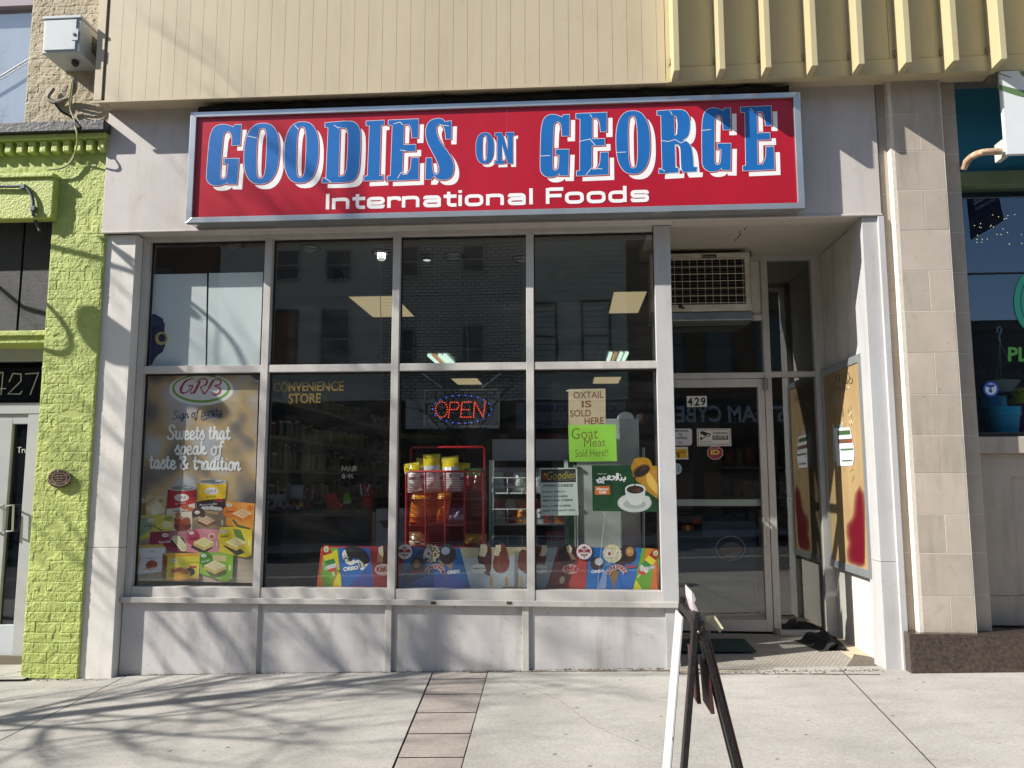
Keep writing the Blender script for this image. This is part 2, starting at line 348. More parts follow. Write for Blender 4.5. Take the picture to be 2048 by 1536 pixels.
# sidewalk slabs with real gaps between them (lines read off the photograph on the ground plane)
def gp(px, py):
    z = .1
    for _ in range(6): p = PZ(px, py, z); z = ground(p.x, p.y)
    return (p.x, p.y)
def edge(a, b):                                           # x as a function of y along a joint
    return lambda y: a[0] + (b[0] - a[0]) * (y - a[1]) / (b[1] - a[1])
J = [edge(gp(245, 1356), gp(2, 1480)), edge(gp(862, 1352), gp(785, 1536)), edge(gp(973, 1352), gp(922, 1536)), edge(gp(1690, 1347), gp(1872, 1536))]
g = MB()
YB = 1.19
def slab(f0, f1, y0, y1, gap=.0045):
    gq(g, [(f0(y0) + gap, y0 + .004), (f1(y0) - gap, y0 + .004), (f1(y1) - gap, y1 - .004), (f0(y1) + gap, y1 - .004)], 0, CONC)
c_ = lambda v: (lambda y: v)
ROWS = [(-.02, 1.18), (-2.75, -.02), (YC, -2.75)]
for ya, yb in ROWS[1:]:
    slab(c_(-12), c_(-7.4), ya, yb); slab(c_(-7.4), J[0], ya, yb); slab(J[0], J[1], ya, yb); slab(J[2], J[3], ya, yb); slab(J[3], c_(4.6), ya, yb); slab(c_(4.6), c_(9), ya, yb); slab(c_(9), c_(60), ya, yb); slab(c_(-70), c_(-12), ya, yb)
slab(c_(-60), c_(-4.42), -.02, .9); slab(c_(3.1), c_(60), -.02, .3)
tag(g.build('sidewalk'), kind='structure')
g = MB(); y = -.03; k = 0
while y > YC + .1:
    h = .205 + .02 * math.sin(k * 2.3)
    gq(g, [(J[1](y - h) + .005, y - h + .005), (J[2](y - h) - .004, y - h + .005), (J[2](y) - .004, y), (J[1](y) + .005, y)], -.004 - .003 * (k % 2), PAVER); y -= h; k += 1
tag(g.build('paver_strip'), kind='structure')
g = MB()
g.add([(x, y, ground(x, YC) + z) for x, z, y in [(-200, 0, YC), (200, 0, YC), (-200, 0, YC - .15), (200, 0, YC - .15), (-200, -.16, YC - .15), (200, -.16, YC - .15)]], [(0, 2, 3, 1), (2, 4, 5, 3)], CONC)
tag(g.build('kerb'), kind='structure')
g = MB(); gq(g, [(-200, -14), (200, -14), (200, YC - .14), (-200, YC - .14)], -.15, ASPH); tag(g.build('road'), kind='structure')
g = MB()
for yy in (-9.05, -9.25): gq(g, [(-200, yy - .05), (200, yy - .05), (200, yy + .05), (-200, yy + .05)], -.146, mat('#b9b7b0', .8, var=.3, scale=20))
tag(g.build('road_marking'), kind='structure')
g = MB(); gq(g, [(-200, -17.6), (200, -17.6), (200, -14), (-200, -14)], -.01, CONC)
gq(g, [(-200, -60), (200, -60), (200, -17.6), (-200, -17.6)], -.012, ASPH); tag(g.build('far_sidewalk'), kind='structure')
g = MB(); gq(g, [(-900, -900), (900, -900), (900, 900), (-900, 900)], -.4 - 0, ASPH)
g.v = [(x, y, -12 if abs(x) > 300 else -7) for x, y, z in g.v]; tag(g.build('ground'), kind='structure')
CRK = mat('#5a554d', .95, var=.4, scale=30)
def ground_line(name, pts, w0, mt, seed, par=None):
    r = random.Random(seed); q = [Vector((*gp(*p), 0)) for p in pts]; f = []
    for a, b in zip(q, q[1:]):
        n = max(2, int((b - a).length / .05))
        for i in range(n): f.append(a + (b - a) * i / n + Vector((r.uniform(-1, 1), r.uniform(-1, 1), 0)) * .007)
    f.append(q[-1]); g = MB(); vs = []
    for i, p in enumerate(f):
        d = (f[min(i + 1, len(f) - 1)] - f[max(i - 1, 0)]).normalized(); nrm = Vector((-d.y, d.x, 0)); wv = w0 * r.uniform(.3, 1.2)
        for s_ in (1, -1): o = p + nrm * wv * s_ * .5; vs.append((o.x, o.y, ground(o.x, o.y) + .0012))
    g.add(vs, [(2 * i, 2 * i + 1, 2 * i + 3, 2 * i + 2) for i in range(len(f) - 1)], mt); o = g.build(name); o['kind'] = 'structure'; return o
ground_line('pavement_crack', [(1010, 1356), (1120, 1400), (1180, 1448), (1300, 1500)], .003, CRK, 1)
ground_line('wall_dirt', [(240, 1352), (520, 1346), (860, 1344)], .022, DIRT, 3); ground_line('wall_dirt', [(940, 1344), (1200, 1342), (1345, 1341)], .05, DIRT, 4); ground_line('wall_dirt', [(1340, 1348), (1500, 1348), (1760, 1349)], .035, DIRT, 6)
# grit and dead leaves along the foot of the shop front
g = MB(); r = random.Random(3)
for i in range(1500):
    if r.random() < .62: x = r.uniform(-.9, 2.3); y = r.gauss(-.035, .022) if x < .74 else r.gauss(-.16, .02)
    else: x = r.uniform(-4.3, -.6); y = r.gauss(-.02, .012) - (.14 if x < -3.6 else 0)
    if y > (0 if x < .74 else -.11): continue
    s = r.uniform(.002, .010) * (1 if r.random() < .9 else 1.8); z = ground(x, y); a = r.uniform(0, 6.3)
    c, sn = math.cos(a) * s, math.sin(a) * s
    g.add([(x + c, y + sn * .6, z + .001), (x - sn, y + c * .6, z + .001), (x - c * .8, y - sn * .5, z + .002), (x, y, z + s * .7)], [(0, 1, 3), (1, 2, 3), (2, 0, 3)], mat(['#4c4338', '#6a5d4a', '#3a3530', '#857a68'][i % 4], .95))
tag(g.build('grit'), 'loose grit and dry leaf crumbs along the foot of the shop front', 'grit', kind='stuff')

# ================================================================== THE SHOP (number 429)
shop = thing('shop_building', 'grey painted shop front with large windows, recessed door and cream metal cladding above', 'shop', (-.7, 0, .1))
FAS = mat('#c3bcb8', .5, var=.14, scale=1.3, bump=.14, bscale=3, stretch=(1, 1, .6), grime=.8)
GREY = mat('#c4c0bd', .5, var=.10, scale=2.2, bump=.05, bscale=12, grime=.8)
GREY2 = mat('#b9b9ba', .5, var=.12, scale=1.6, bump=.10, bscale=5, grime=.7)
WHITE = mat('#dad6cf', .55, var=.10, scale=2.5, bump=.06, bscale=10, grime=.8)
ALU = mat('#c3bfba', .42, var=.12, scale=5, stretch=(1, 1, .4), grime=.8)
CREAM = mat('#c0b297', .45, var=.09, scale=1.2, stretch=(1, 1, .35), grime=.45, bump=.05, bscale=4)
CREAM2 = mat('#c2b690', .45, var=.10, scale=1.2, stretch=(1, 1, .35), grime=.5, bump=.05, bscale=4)
BLACK = mat('#161616', .6)
DARKW = mat('#3a332c', .8, var=.2, scale=2)

f = MB(); f.box(-3.89, -1.5, -.15, .04, 3.665, 4.74, FAS).box(-1.497, .9, -.15, .04, 3.665, 4.74, FAS).box(.903, 2.47, -.15, .04, 3.665, 4.74, FAS)
f.box(-3.89, 2.475, -.158, -.13, 3.655, 3.672, FAS)
f.build('fascia', shop, .004)
# cladding: flat boards left, fins right
f = MB(); x = -3.81; k = 0
while x < .76:
    f.box(x, min(x + .1145, .795), -.35, -.31, 4.722, 6.6, CREAM); x += .1165; k += 1
f.box(-3.81, .80, -.325, -.30, 4.73, 6.6, mat('#6d6350', .8))
f.build('cladding', shop)
f = MB(); f.box(-3.9, -3.835, -.36, -.14, 4.73, 6.6, CREAM).box(-3.832, -3.811, -.345, -.30, 4.73, 6.6, mat('#8d8068', .7))
f.box(-3.92, .82, -.362, -.345, 4.706, 4.722, CREAM); f.build('cladding_trim', shop)
f = MB(); f.box(-3.90, 3.6, -.345, -.148, 4.735, 4.75, CREAM)
for xx in (-2.72, -1.0, .1): f.box(xx, xx + .004, -.34, -.15, 4.733, 4.736, mat('#5d553f', .8))
f.build('soffit', shop)
f = MB()
for i in range(4):
    f.box(.80 + i * 1.72, .80 + (i + 1) * 1.72 - .004, -.352, -.32, 4.842, 6.6, CREAM2)
f.box(.80, 7.6, -.36, -.30, 4.712, 4.836, CREAM2); f.build('backing_panel', shop)
for i in range(19):
    x0 = .835 + i * .3445
    f = MB(); f.add([(x0, -.352, 4.705), (x0 + .046, -.352, 4.705), (x0 + .046, -.535, 4.705 + .006), (x0, -.535, 4.705 + .006), (x0, -.352, 6.6), (x0 + .046, -.352, 6.6), (x0 + .046, -.535, 6.6), (x0, -.535, 6.6)],
        [(0, 1, 2, 3), (4, 7, 6, 5), (0, 4, 5, 1), (1, 5, 6, 2), (2, 6, 7, 3), (3, 7, 4, 0)], CREAM2)
    f.box(x0 - .012, x0, -.385, -.353, 4.85, 4.90, mat('#8d8262', .6)); f.build('fin', shop, .003)
# upper storey wall behind so nothing is hollow
bx('upper_wall', shop, CREAM, -3.8, 7.6, -.29, 6, 6.3, 6.62)

# pilasters
f = MB(); f.box(-3.885, -3.61, -.105, .12, 1.06, 3.654, WHITE).box(-3.885, -3.608, -.107, .12, -.1, 1.057, WHITE); f.build('pilaster', shop, .004)
f = MB(); f.box(2.322, 2.47, -.13, .10, .99, 3.654, GREY2).box(2.322, 2.468, -.13, .10, 0, .987, GREY2)
f.box(2.438, 2.484, -.158, -.128, .1, 3.65, GREY2); f.build('pilaster', shop, .003)
# window frame
XM = [-3.578, -2.505, -1.41, -.30, .745]
ZS, ZB, ZT0, ZT1, ZH = .66, .742, 2.487, 2.548, 3.625
fr = MB()
fr.box(-3.61, .70, .0, .10, ZH, 3.72, ALU)                                   # head
fr.box(-3.606, -3.548, .004, .10, ZS, ZH, ALU)                                # left jamb
for x in XM[1:4]: fr.box(x - .031, x + .031, -.004, .10, ZS, ZH, ALU)
for a, b in zip(XM[:4], XM[1:]):
    fr.box(a + .031, b - .031, .002, .095, ZT0, ZT1, ALU); fr.box(a + .031, b - .031, .002, .095, ZS, ZB, ALU)
frame = fr.build('window_frame', shop, .003)
fr = MB()
for a, b in zip(XM[:4], XM[1:]):
    for z0, z1 in ((ZB, ZT0), (ZT1, ZH)):
        fr.box(a + .031, a + .040, .05, .075, z0, z1, BLACK).box(b - .036, b - .031, .05, .075, z0, z1, BLACK).box(a + .04, b - .036, .05, .075, z1 - .014, z1, BLACK)
fr.build('gasket', frame)
for a, b in zip(XM[:4], XM[1:]):
    for z0, z1 in ((ZB, ZT0), (ZT1, ZH)):
        MB().quad((a + .03, .06, z0), (b - .03, .06, z0), (b - .03, .06, z1), (a + .03, .06, z1), GLASS).build('window_pane', frame)
# corner post (wide, lit) and side glazing of the recess
f = MB(); f.box(.714, .845, -.004, .10, .60, 3.66, GREY2); f.build('corner_post', shop, .003)
f = MB(); f.box(-3.60, .855, -.055, .01, .632, .662, ALU).box(-3.60, .853, -.060, -.048, .625, .668, ALU); f.build('sill', shop, .003)
f = MB()
PAN = mat('#c7c4c3', .5, var=.12, scale=1.5, bump=.22, bscale=4.5, grime=1.2)
for i, (a, b) in enumerate(zip([-3.6, -2.44, -1.375, -.29], [-2.46, -1.40, -.313, .735])):
    f.box(a, b, -.018 + .001 * i, .10, -.1, .63, PAN)
for px, py in ((515, 1342), (783, 1338), (1058, 1333)):
    x = P(px, py, 0).x; f.box(x - .05, x + .002, -.036, .02, -.1, .626, ALU)
f.box(.735, .842, -.034, .10, .0, .626, GREY2).box(-3.6, .74, -.008, .09, -.1, .628, PAN); f.build('bulkhead', shop, .003)
for px in (866, 1018):
    f = MB(); p = P(px, 1206, -.08); f.box(p.x - .02, p.x + .02, -.064, -.04, p.z - .012, p.z + .008, mat('#5b4b38', .7, .4, var=.4, scale=60)); f.build('weep_vent', shop)
# recess: side glazing, ceiling, right wall, floor
YD = 1.10
f = MB()
for y0, y1 in ((.10, .15), (.55, .60), (1.04, 1.10)): f.box(.80, .845, y0, y1, .2, 3.70, ALU)
for z0, z1 in ((.2, .74), (2.49, 2.55), (3.62, 3.72)): f.box(.805, .84, .10, 1.09, z0, z1, ALU)
side = f.build('side_frame', shop, .003)
for y0, y1 in ((.15, .55), (.6, 1.04)):
    for z0, z1 in ((.74, 2.49), (2.55, 3.62)): MB().quad((.82, y0, z0), (.82, y1, z0), (.82, y1, z1), (.82, y0, z1), GLASS).build('window_pane', side)
CEILP = mat('#b5aea2', .7, var=.12, scale=1.5)
f = MB(); f.box(.70, 2.46, .03, YD + .1, 3.70, 3.76, CEILP).box(.86, 2.45, -.128, .03, 3.657, 3.70, CEILP); f.build('recess_ceiling', shop)
f = MB(); r = random.Random(5)
for j in range(9):
    q = PZ(1470 + j * 4.3 + r.uniform(-3, 3), 480 - j * 5.6, 3.70); s = r.uniform(.003, .009); f.box(q.x - s * .3, q.x + s * .4, q.y - s * 3, q.y + s * 3, 3.694, 3.699, mat('#3c3428', .9))
f.build('ceiling_crack', shop)
RW = mat('#d6d2c8', .6, var=.14, scale=2.2, bump=.08, bscale=8, grime=1.1)
f = MB(); f.box(2.38, 2.45, .10, .62, 0, 3.69, RW).box(2.38, 2.45, .623, YD + .1, 0, 3.69, RW); f.build('recess_wall', shop, .002)
def tiles():
    mm = brickmat('entry_tile', '#a7a197', '#99938a', '#7c766d', .034, .034, .004, .4); t = mm.node_tree
    cx = [n for n in t.nodes if n.bl_idname == 'ShaderNodeCombineXYZ'][0]; sx = [n for n in t.nodes if n.bl_idname == 'ShaderNodeSeparateXYZ'][0]
    t.links.new(sx.outputs[1], cx.inputs[1]); return mm
ZF0, ZF1 = .185, .225
f = MB(); TL = tiles(); CST = mat('#b3a892', .85, var=.25, scale=12, bump=.2)
f.add([(.75, -.10, ZF0), (2.20, -.10, ZF0 + .008), (2.20, YD, ZF1), (.75, YD, ZF1)], [(0, 1, 2, 3)], TL)
f.add([(2.204, -.10, ZF0 + .008), (2.38, -.10, ZF0 + .014), (2.38, YD, ZF1), (2.204, YD, ZF1)], [(0, 1, 2, 3)], mat('#c2b199', .85, var=.2, scale=9))
x = .75; r = random.Random(2)
while x < 2.36:
    wd = r.uniform(.09, .2); f.box(x, min(2.37, x + wd - .006), -.15, -.104, 0, ZF0 - .006 + r.uniform(-.006, .002) + .006 * x, CST); x += wd
f.build('recess_floor', shop)
# door wall
def dz(px, py): return P(px, py, YD).z
def dx(px, py): return P(px, py, YD).x
f = MB()
f.box(.845, 2.38, YD - .01, YD + .06, 3.655, 3.705, ALU)
XL, XR0, XR1 = .845, 1.823, 1.885
f.box(XR0, XR1, YD - .012, YD + .07, .2, 3.66, ALU)
f.box(2.285, 2.378, YD - .014, YD + .06, .2, 3.66, ALU)
f.box(XL, XR0, YD - .006, YD + .06, 3.085, 3.135, mat('#cfc9bd', .5, var=.12, scale=9)); f.box(XL, XR0, YD - .006, YD + .06, 2.535, 2.59, ALU)
f.box(XR1, 2.285, YD - .006, YD + .06, 2.545, 2.595, ALU); f.box(XR1, 2.285, YD - .006, YD + .06, .2, .262, ALU)
dfr = f.build('door_frame', shop, .003)
for (x0, x1, z0, z1) in ((XL, XR0, 2.59, 3.085), (XR1, 2.285, .262, 2.545), (XR1, 2.285, 2.595, 3.655)):
    MB().quad((x0, YD + .03, z0), (x1, YD + .03, z0), (x1, YD + .03, z1), (x0, YD + .03, z1), GLASS).build('window_pane', dfr)
f = MB(); f.quad((1.60, YD + .02, 3.135), (XR0, YD + .02, 3.135), (XR0, YD + .02, 3.655), (1.60, YD + .02, 3.655), WHITE)
f.quad((XL, YD + .02, 3.135), (1.60, YD + .02, 3.135), (1.60, YD + .02, 3.655), (XL, YD + .02, 3.655), BLACK); f.build('infill_panel', dfr)
f = MB(); D0, D1 = .90, XR0 - .004
f.box(D1 - .062, D1, YD - .004, YD + .045, .25, 2.53, ALU).box(D0, D0 + .07, YD - .004, YD + .045, .25, 2.53, ALU)
f.box(D0 + .07, D1 - .062, YD - .002, YD + .045, 2.455, 2.53, ALU).box(D0 + .07, D1 - .062, YD - .002, YD + .045, .25, .352, ALU)
door = f.build('door', shop, .003)
MB().quad((D0 + .06, YD + .02, .352), (D1 - .06, YD + .02, .352), (D1 - .06, YD + .02, 2.455), (D0 + .06, YD + .02, 2.455), GLASS).build('door_glass', door)
f = MB(); f.box(D0 + .03, D1 - .03, YD + .06, YD + .10, 1.36, 1.42, mat('#b9c4bf', .4, .3)); f.build('push_bar', door, .004)
f = MB(); q = P(1528, 1065, YD - .05); f.tube([(q.x + .01, YD - .01, q.z - .13), (q.x, YD - .06, q.z - .12), (q.x, YD - .06, q.z + .12), (q.x + .01, YD - .01, q.z + .13)], .011, mat('#d3d5d6', .3, .7)); f.build('door_handle', door)
f = MB()
for px, py in ((1531, 768), (1556, 1268)):
    f = MB(); q = P(px, py, YD - .03); f.box(q.x - .02, q.x + .024, YD - .035, YD - .012, q.z - .055, q.z + .05, mat('#8b8782', .4, .6)); f.build('hinge', door, .004)
# interior shell
INW = mat('#5a5148', .85, var=.2, scale=1.5); INC = mat('#6f6a60', .9, var=.1, scale=2); INF = mat('#5c564e', .5, var=.2, scale=2)
f = MB(); f.quad((-3.72, .10, .2), (-3.72, 15, .2), (-3.72, 15, 3.8), (-3.72, .10, 3.8), INW); f.quad((3.1, 1.18, .2), (3.1, 15, .2), (3.1, 15, 3.8), (3.1, 1.18, 3.8), INW)
f.quad((-3.72, 15, .2), (3.1, 15, .2), (3.1, 15, 3.8), (-3.72, 15, 3.8), mat('#3d3630', .9)); f.quad((2.385, 1.19, .2), (3.1, 1.19, .2), (3.1, 1.19, 3.8), (2.385, 1.19, 3.8), INW); f.build('interior_wall', shop)
f = MB(); f.quad((-3.72, .10, .215), (.8, .10, .215), (.8, 15, .215), (-3.72, 15, .215), INF); f.quad((.8, 1.16, .216), (3.1, 1.16, .216), (3.1, 15, .216), (.8, 15, .216), INF); f.build('interior_floor', shop)
f = MB(); f.box(-3.72, .8, .03, 15, 3.76, 3.80, INC).box(.8, 3.1, 1.2, 15, 3.76, 3.80, INC)
for k in range(12): f.box(-3.7, 3.0, 1.5 + k * 1.2, 1.515 + k * 1.2, 3.752, 3.758, mat('#4d483f', .9))
f.build('interior_ceiling', shop)
f = MB(); f.box(-3.75, 3.2, .11, 15.1, 3.90, 4.0, BLACK).box(-3.80, -3.73, .11, 15.1, .1, 3.9, BLACK).box(3.11, 3.18, 1.3, 15.1, .1, 3.9, BLACK).box(-3.8, 3.18, 15.02, 15.1, .1, 3.9, BLACK); f.build('party_wall', shop)

# ================================================================== SHOP SIGN
ys = -.30
SL, SR, SB, ST = -3.093, 1.842, 3.678, 4.625
sign = thing('shop_sign', 'long red and blue shop sign box in a silver frame above the windows', 'sign', (-.6, -.15, SB))
SILV = mat('#c9cccd', .28, .75, var=.12, scale=4); RED = mat('#b3162c', .32, var=.16, scale=1.5, stretch=(1, 1, .25), bump=.02, bscale=4)
f = MB(); t_ = .052
f.box(SL + .01, SR - .01, ys + .03, -.152, SB + .01, ST - .01, SILV); f.build('cabinet', sign, .004)
f = MB()
def mitre(a, b, c2, d2): f.hexa([(p[0], ys, p[1]) for p in (a, b, c2, d2)], [(p[0], ys + .05, p[1]) for p in (a, b, c2, d2)], SILV)
i0 = (SL + t_, SR - t_, SB + t_ * .9, ST - t_ * .85)
mitre((SL, SB), (SR, SB), (i0[1], i0[2]), (i0[0], i0[2])); mitre((i0[0], i0[3]), (i0[1], i0[3]), (SR, ST), (SL, ST)); mitre((SL, SB), (i0[0], i0[2]), (i0[0], i0[3]), (SL, ST)); mitre((i0[1], i0[2]), (SR, SB), (SR, ST), (i0[1], i0[3]))
f.build('sign_frame', sign, .003)
YFACE = ys + .022
a = Art(onY(YFACE)); z = YFACE
face = MB(); 
for x0, x1 in ((i0[0], -.47), (-.467, i0[1])): face.box(x0, x1, YFACE, YFACE + .02, i0[2], i0[3], RED)
face.build('sign_face', sign)
GLY = {
 'G': [[(375,292),(335,292),(328,307),(300,294),(270,288),(240,291),(212,310),(198,345),(190,400),(184,600),(188,635),(205,657),(230,668),(265,668),(290,660),(305,648),(308,662),(362,664),(370,505),(285,503),(284,535),(308,537),(303,600),(295,625),(278,632),(265,620),(262,590),(270,380),(277,345),(295,330),(312,340),(322,365),(325,422),(372,422)]],
 'D': [[(930,280),(1090,276),(1130,300),(1148,350),(1146,560),(1130,620),(1095,646),(922,650),(922,622),(945,620),(950,310),(930,308)], [(1022,312),(1060,316),(1073,340),(1070,560),(1060,600),(1048,612),(1020,612)]],
 'I': [[(1195,265),(1298,263),(1298,290),(1280,293),(1277,612),(1297,614),(1297,640),(1190,643),(1190,615),(1209,612),(1215,295),(1195,293)]],
 'E': [[(1337,262),(1520,260),(1518,377),(1482,377),(1476,320),(1464,292),(1432,292),(1430,420),(1505,420),(1505,460),(1428,460),(1425,605),(1455,605),(1474,570),(1480,503),(1525,503),(1524,637),(1337,640),(1337,612),(1356,610),(1362,294),(1337,292)]],
 'S': [[(1693,275),(1700,270),(1732,268),(1730,382),(1698,382),(1693,335),(1680,298),(1658,284),(1640,298),(1640,340),(1660,392),(1700,448),(1735,505),(1748,560),(1740,608),(1717,631),(1680,637),(1648,630),(1625,608),(1612,632),(1575,632),(1577,498),(1612,498),(1615,560),(1624,595),(1642,606),(1656,592),(1658,560),(1640,510),(1612,455),(1585,400),(1573,345),(1580,290),(1602,262),(1640,250),(1675,255)]],
 'R': [[(1010,200),(1170,198),(1205,215),(1222,250),(1222,320),(1205,366),(1175,386),(1208,402),(1230,440),(1240,555),(1262,557),(1258,584),(1172,586),(1160,560),(1157,440),(1145,415),(1120,412),(1120,557),(1140,558),(1138,587),(1012,590),(1015,562),(1035,560),(1035,228),(1010,227)], [(1120,232),(1138,240),(1143,290),(1138,350),(1120,360)]],
 'N': [[(0,0),(36,0),(66,62),(66,10),(56,10),(56,0),(100,0),(100,10),(90,10),(90,100),(66,100),(34,34),(34,90),(46,90),(46,100),(0,100),(0,90),(12,90),(12,10),(0,10)]],
}
def sup(cx, cy, rx, ry, e, n=40):
    o = []
    for i in range(n):
        t = 2 * math.pi * i / n; c, s = math.cos(t), math.sin(t)
        o.append((cx + rx * math.copysign(abs(c) ** (2 / e), c), cy + ry * math.copysign(abs(s) ** (2 / e), s)))
    return o
GLY['O'] = [sup(525, 475, 107, 190, 2.5), sup(524, 473, 31, 158, 3.2)]
def smooth(ring, n=4):                                    # keep sharp corners, round the gentle ones
    L = len(ring); V_ = [Vector(p) for p in ring]; sm = []
    for i in range(L):
        a1 = V_[i] - V_[i - 1]; a2 = V_[(i + 1) % L] - V_[i]; sm.append(a1.length > 1e-6 and a2.length > 1e-6 and a1.angle(a2) < .95)
    o = []
    for i in range(L):
        p0, p1, p2, p3 = V_[i - 1], V_[i], V_[(i + 1) % L], V_[(i + 2) % L]; d = (p2 - p1).length; o.append(tuple(p1))
        if not (sm[i] or sm[(i + 1) % L]): continue
        m1 = (p2 - p0).normalized() * d if sm[i] else (p2 - p1); m2 = (p3 - p1).normalized() * d if sm[(i + 1) % L] else (p2 - p1)
        for k in range(1, n):
            t = k / n; o.append(tuple(p1 * (2 * t ** 3 - 3 * t * t + 1) + m1 * (t ** 3 - 2 * t * t + t) + p2 * (3 * t * t - 2 * t ** 3) + m2 * (t ** 3 - t * t)))
    return o
def offs(ring, d):                                        # grow (d>0) a ring outward
    A = sum(ring[i][0] * ring[(i + 1) % len(ring)][1] - ring[(i + 1) % len(ring)][0] * ring[i][1] for i in range(len(ring)))
    sg = 1 if A > 0 else -1; out = []; L = len(ring)
    for i in range(L):
        p, q, r_ = ring[i - 1], ring[i], ring[(i + 1) % L]
        a1 = (q[0] - p[0], q[1] - p[1]); a2 = (r_[0] - q[0], r_[1] - q[1]); l1 = math.hypot(*a1) or 1e-9; l2 = math.hypot(*a2) or 1e-9
        n1 = (a1[1] / l1 * sg, -a1[0] / l1 * sg); n2 = (a2[1] / l2 * sg, -a2[0] / l2 * sg)
        nx, ny = n1[0] + n2[0], n1[1] + n2[1]; ll = math.hypot(nx, ny) or 1e-9; nx /= ll; ny /= ll; c = max(.55, nx * n1[0] + ny * n1[1])
        out.append((q[0] + nx * d / c, q[1] + ny * d / c))
    return out
BLUE = mat('#1c68b2', .35, var=.10, scale=5); SWHITE = mat('#f0eeee', .4, var=.06, scale=5)
def xz(px, py): p = P(px, py, YFACE); return p.x, p.z
def letter(ch, b, sc=1.0, lay=0):                          # b: photo box of the blue letter
    x0, zt = xz(b[0], b[1]); x1, zb = xz(b[2], b[3])
    rings = [q if ch in 'ON' else smooth(q) for q in GLY[ch]]; xs = [p[0] for p in rings[0]]; yy = [p[1] for p in rings[0]]
    def mp(r_): return [(x0 + (p[0] - min(xs)) / (max(xs) - min(xs)) * (x1 - x0), zt + (p[1] - min(yy)) / (max(yy) - min(yy)) * (zb - zt)) for p in r_]
    R = [mp(q) for q in rings]; bb = MB()
    def put(rs, dx_, dz_, d, mt):
        tr = tessellate_polygon([[Vector((p[0], p[1], 0)) for p in q] for q in rs])
        bb.add([(p[0] + dx_, YFACE - d, p[1] + dz_) for q in rs for p in q], [list(t) for t in tr], mt)
    def grow(e): return [offs(q, e if i == 0 else -e) for i, q in enumerate(R)]
    put(R, .046 * sc, -.046 * sc, .0008 + lay * .0001, SWHITE)
    put(grow(.0115 * sc), 0, 0, .0016 + lay * .0001, RED)
    put(grow(.0035 * sc), 0, 0, .0024, SWHITE); put(R, 0, 0, .0032, BLUE)
    return bb
word = [('G', (418, 250, 478, 370)), ('O', (491, 248, 556, 367)), ('O', (571, 245, 635, 365)), ('D', (648, 244, 719, 364)), ('I', (731, 242, 766, 361)), ('E', (777, 240, 837, 360)), ('S', (852, 238, 907, 359)),
        ('O', (952, 266, 987, 327)), ('N', (990, 266, 1029, 327)),
        ('G', (1080, 230, 1140, 353)), ('E', (1152, 227, 1217, 350)), ('O', (1231, 223, 1301, 347)), ('R', (1314, 221, 1394, 345)), ('G', (1401, 217, 1465, 342)), ('E', (1481, 214, 1549, 340))]
for i, (ch, b) in enumerate(word):
    letter(ch, b, .62 if 7 <= i <= 8 else 1, i % 3).build('letter', sign)
# cracks in the old vinyl letters
a = Art(onY(YFACE - .0036), step=.0001)
for l in [[(495, 272), (513, 276)], [(589, 250), (597, 259)], [(650, 356), (662, 364)], [(668, 250), (676, 256), (680, 254)], [(1080, 312), (1100, 311)], [(1232, 305), (1252, 304)], [(1322, 281), (1337, 283), (1350, 279), (1362, 286), (1372, 281)], [(1402, 261), (1422, 259)],
          [(1158, 283), (1180, 278), (1190, 290)], [(1180, 228), (1184, 235)], [(1172, 350), (1183, 336), (1205, 338)], [(787, 248), (800, 244), (806, 250)], [(795, 357), (802, 345), (815, 348)], [(880, 250), (898, 252)], [(1500, 216), (1508, 224)], [(1318, 336), (1330, 342)], [(1340, 222), (1345, 230)], [(800, 300), (813, 302)]]:
    a.stroke(l, 1.1, SWHITE)
a.build('vinyl_crack', sign)
# "International Foods": square wide letters drawn as pen strokes
def rr(x0, y0, x1, y1, r_=.24, a0=0, a1=4):
    o = []
    for k, (cx, cy) in enumerate([(x1 - r_, y1 - r_), (x0 + r_, y1 - r_), (x0 + r_, y0 + r_), (x1 - r_, y0 + r_)]):
        for j in range(5): t = math.pi / 2 * (k + j / 4); o.append((cx + r_ * math.cos(t), cy + r_ * math.sin(t)))
    return o
def corner(pts, r_=.22):
    o = [pts[0]]
    for p, q, s in zip(pts, pts[1:], pts[2:]):
        d1 = Vector((p[0] - q[0], p[1] - q[1])); d2 = Vector((s[0] - q[0], s[1] - q[1])); k = min(r_, d1.length / 2, d2.length / 2); A = Vector(q) + d1.normalized() * k; B = Vector(q) + d2.normalized() * k
        for j in range(5): t = j / 4; o.append(tuple(A * (1 - t) ** 2 + Vector(q) * 2 * t * (1 - t) + B * t * t))
    return o + [pts[-1]]
h_ = .87
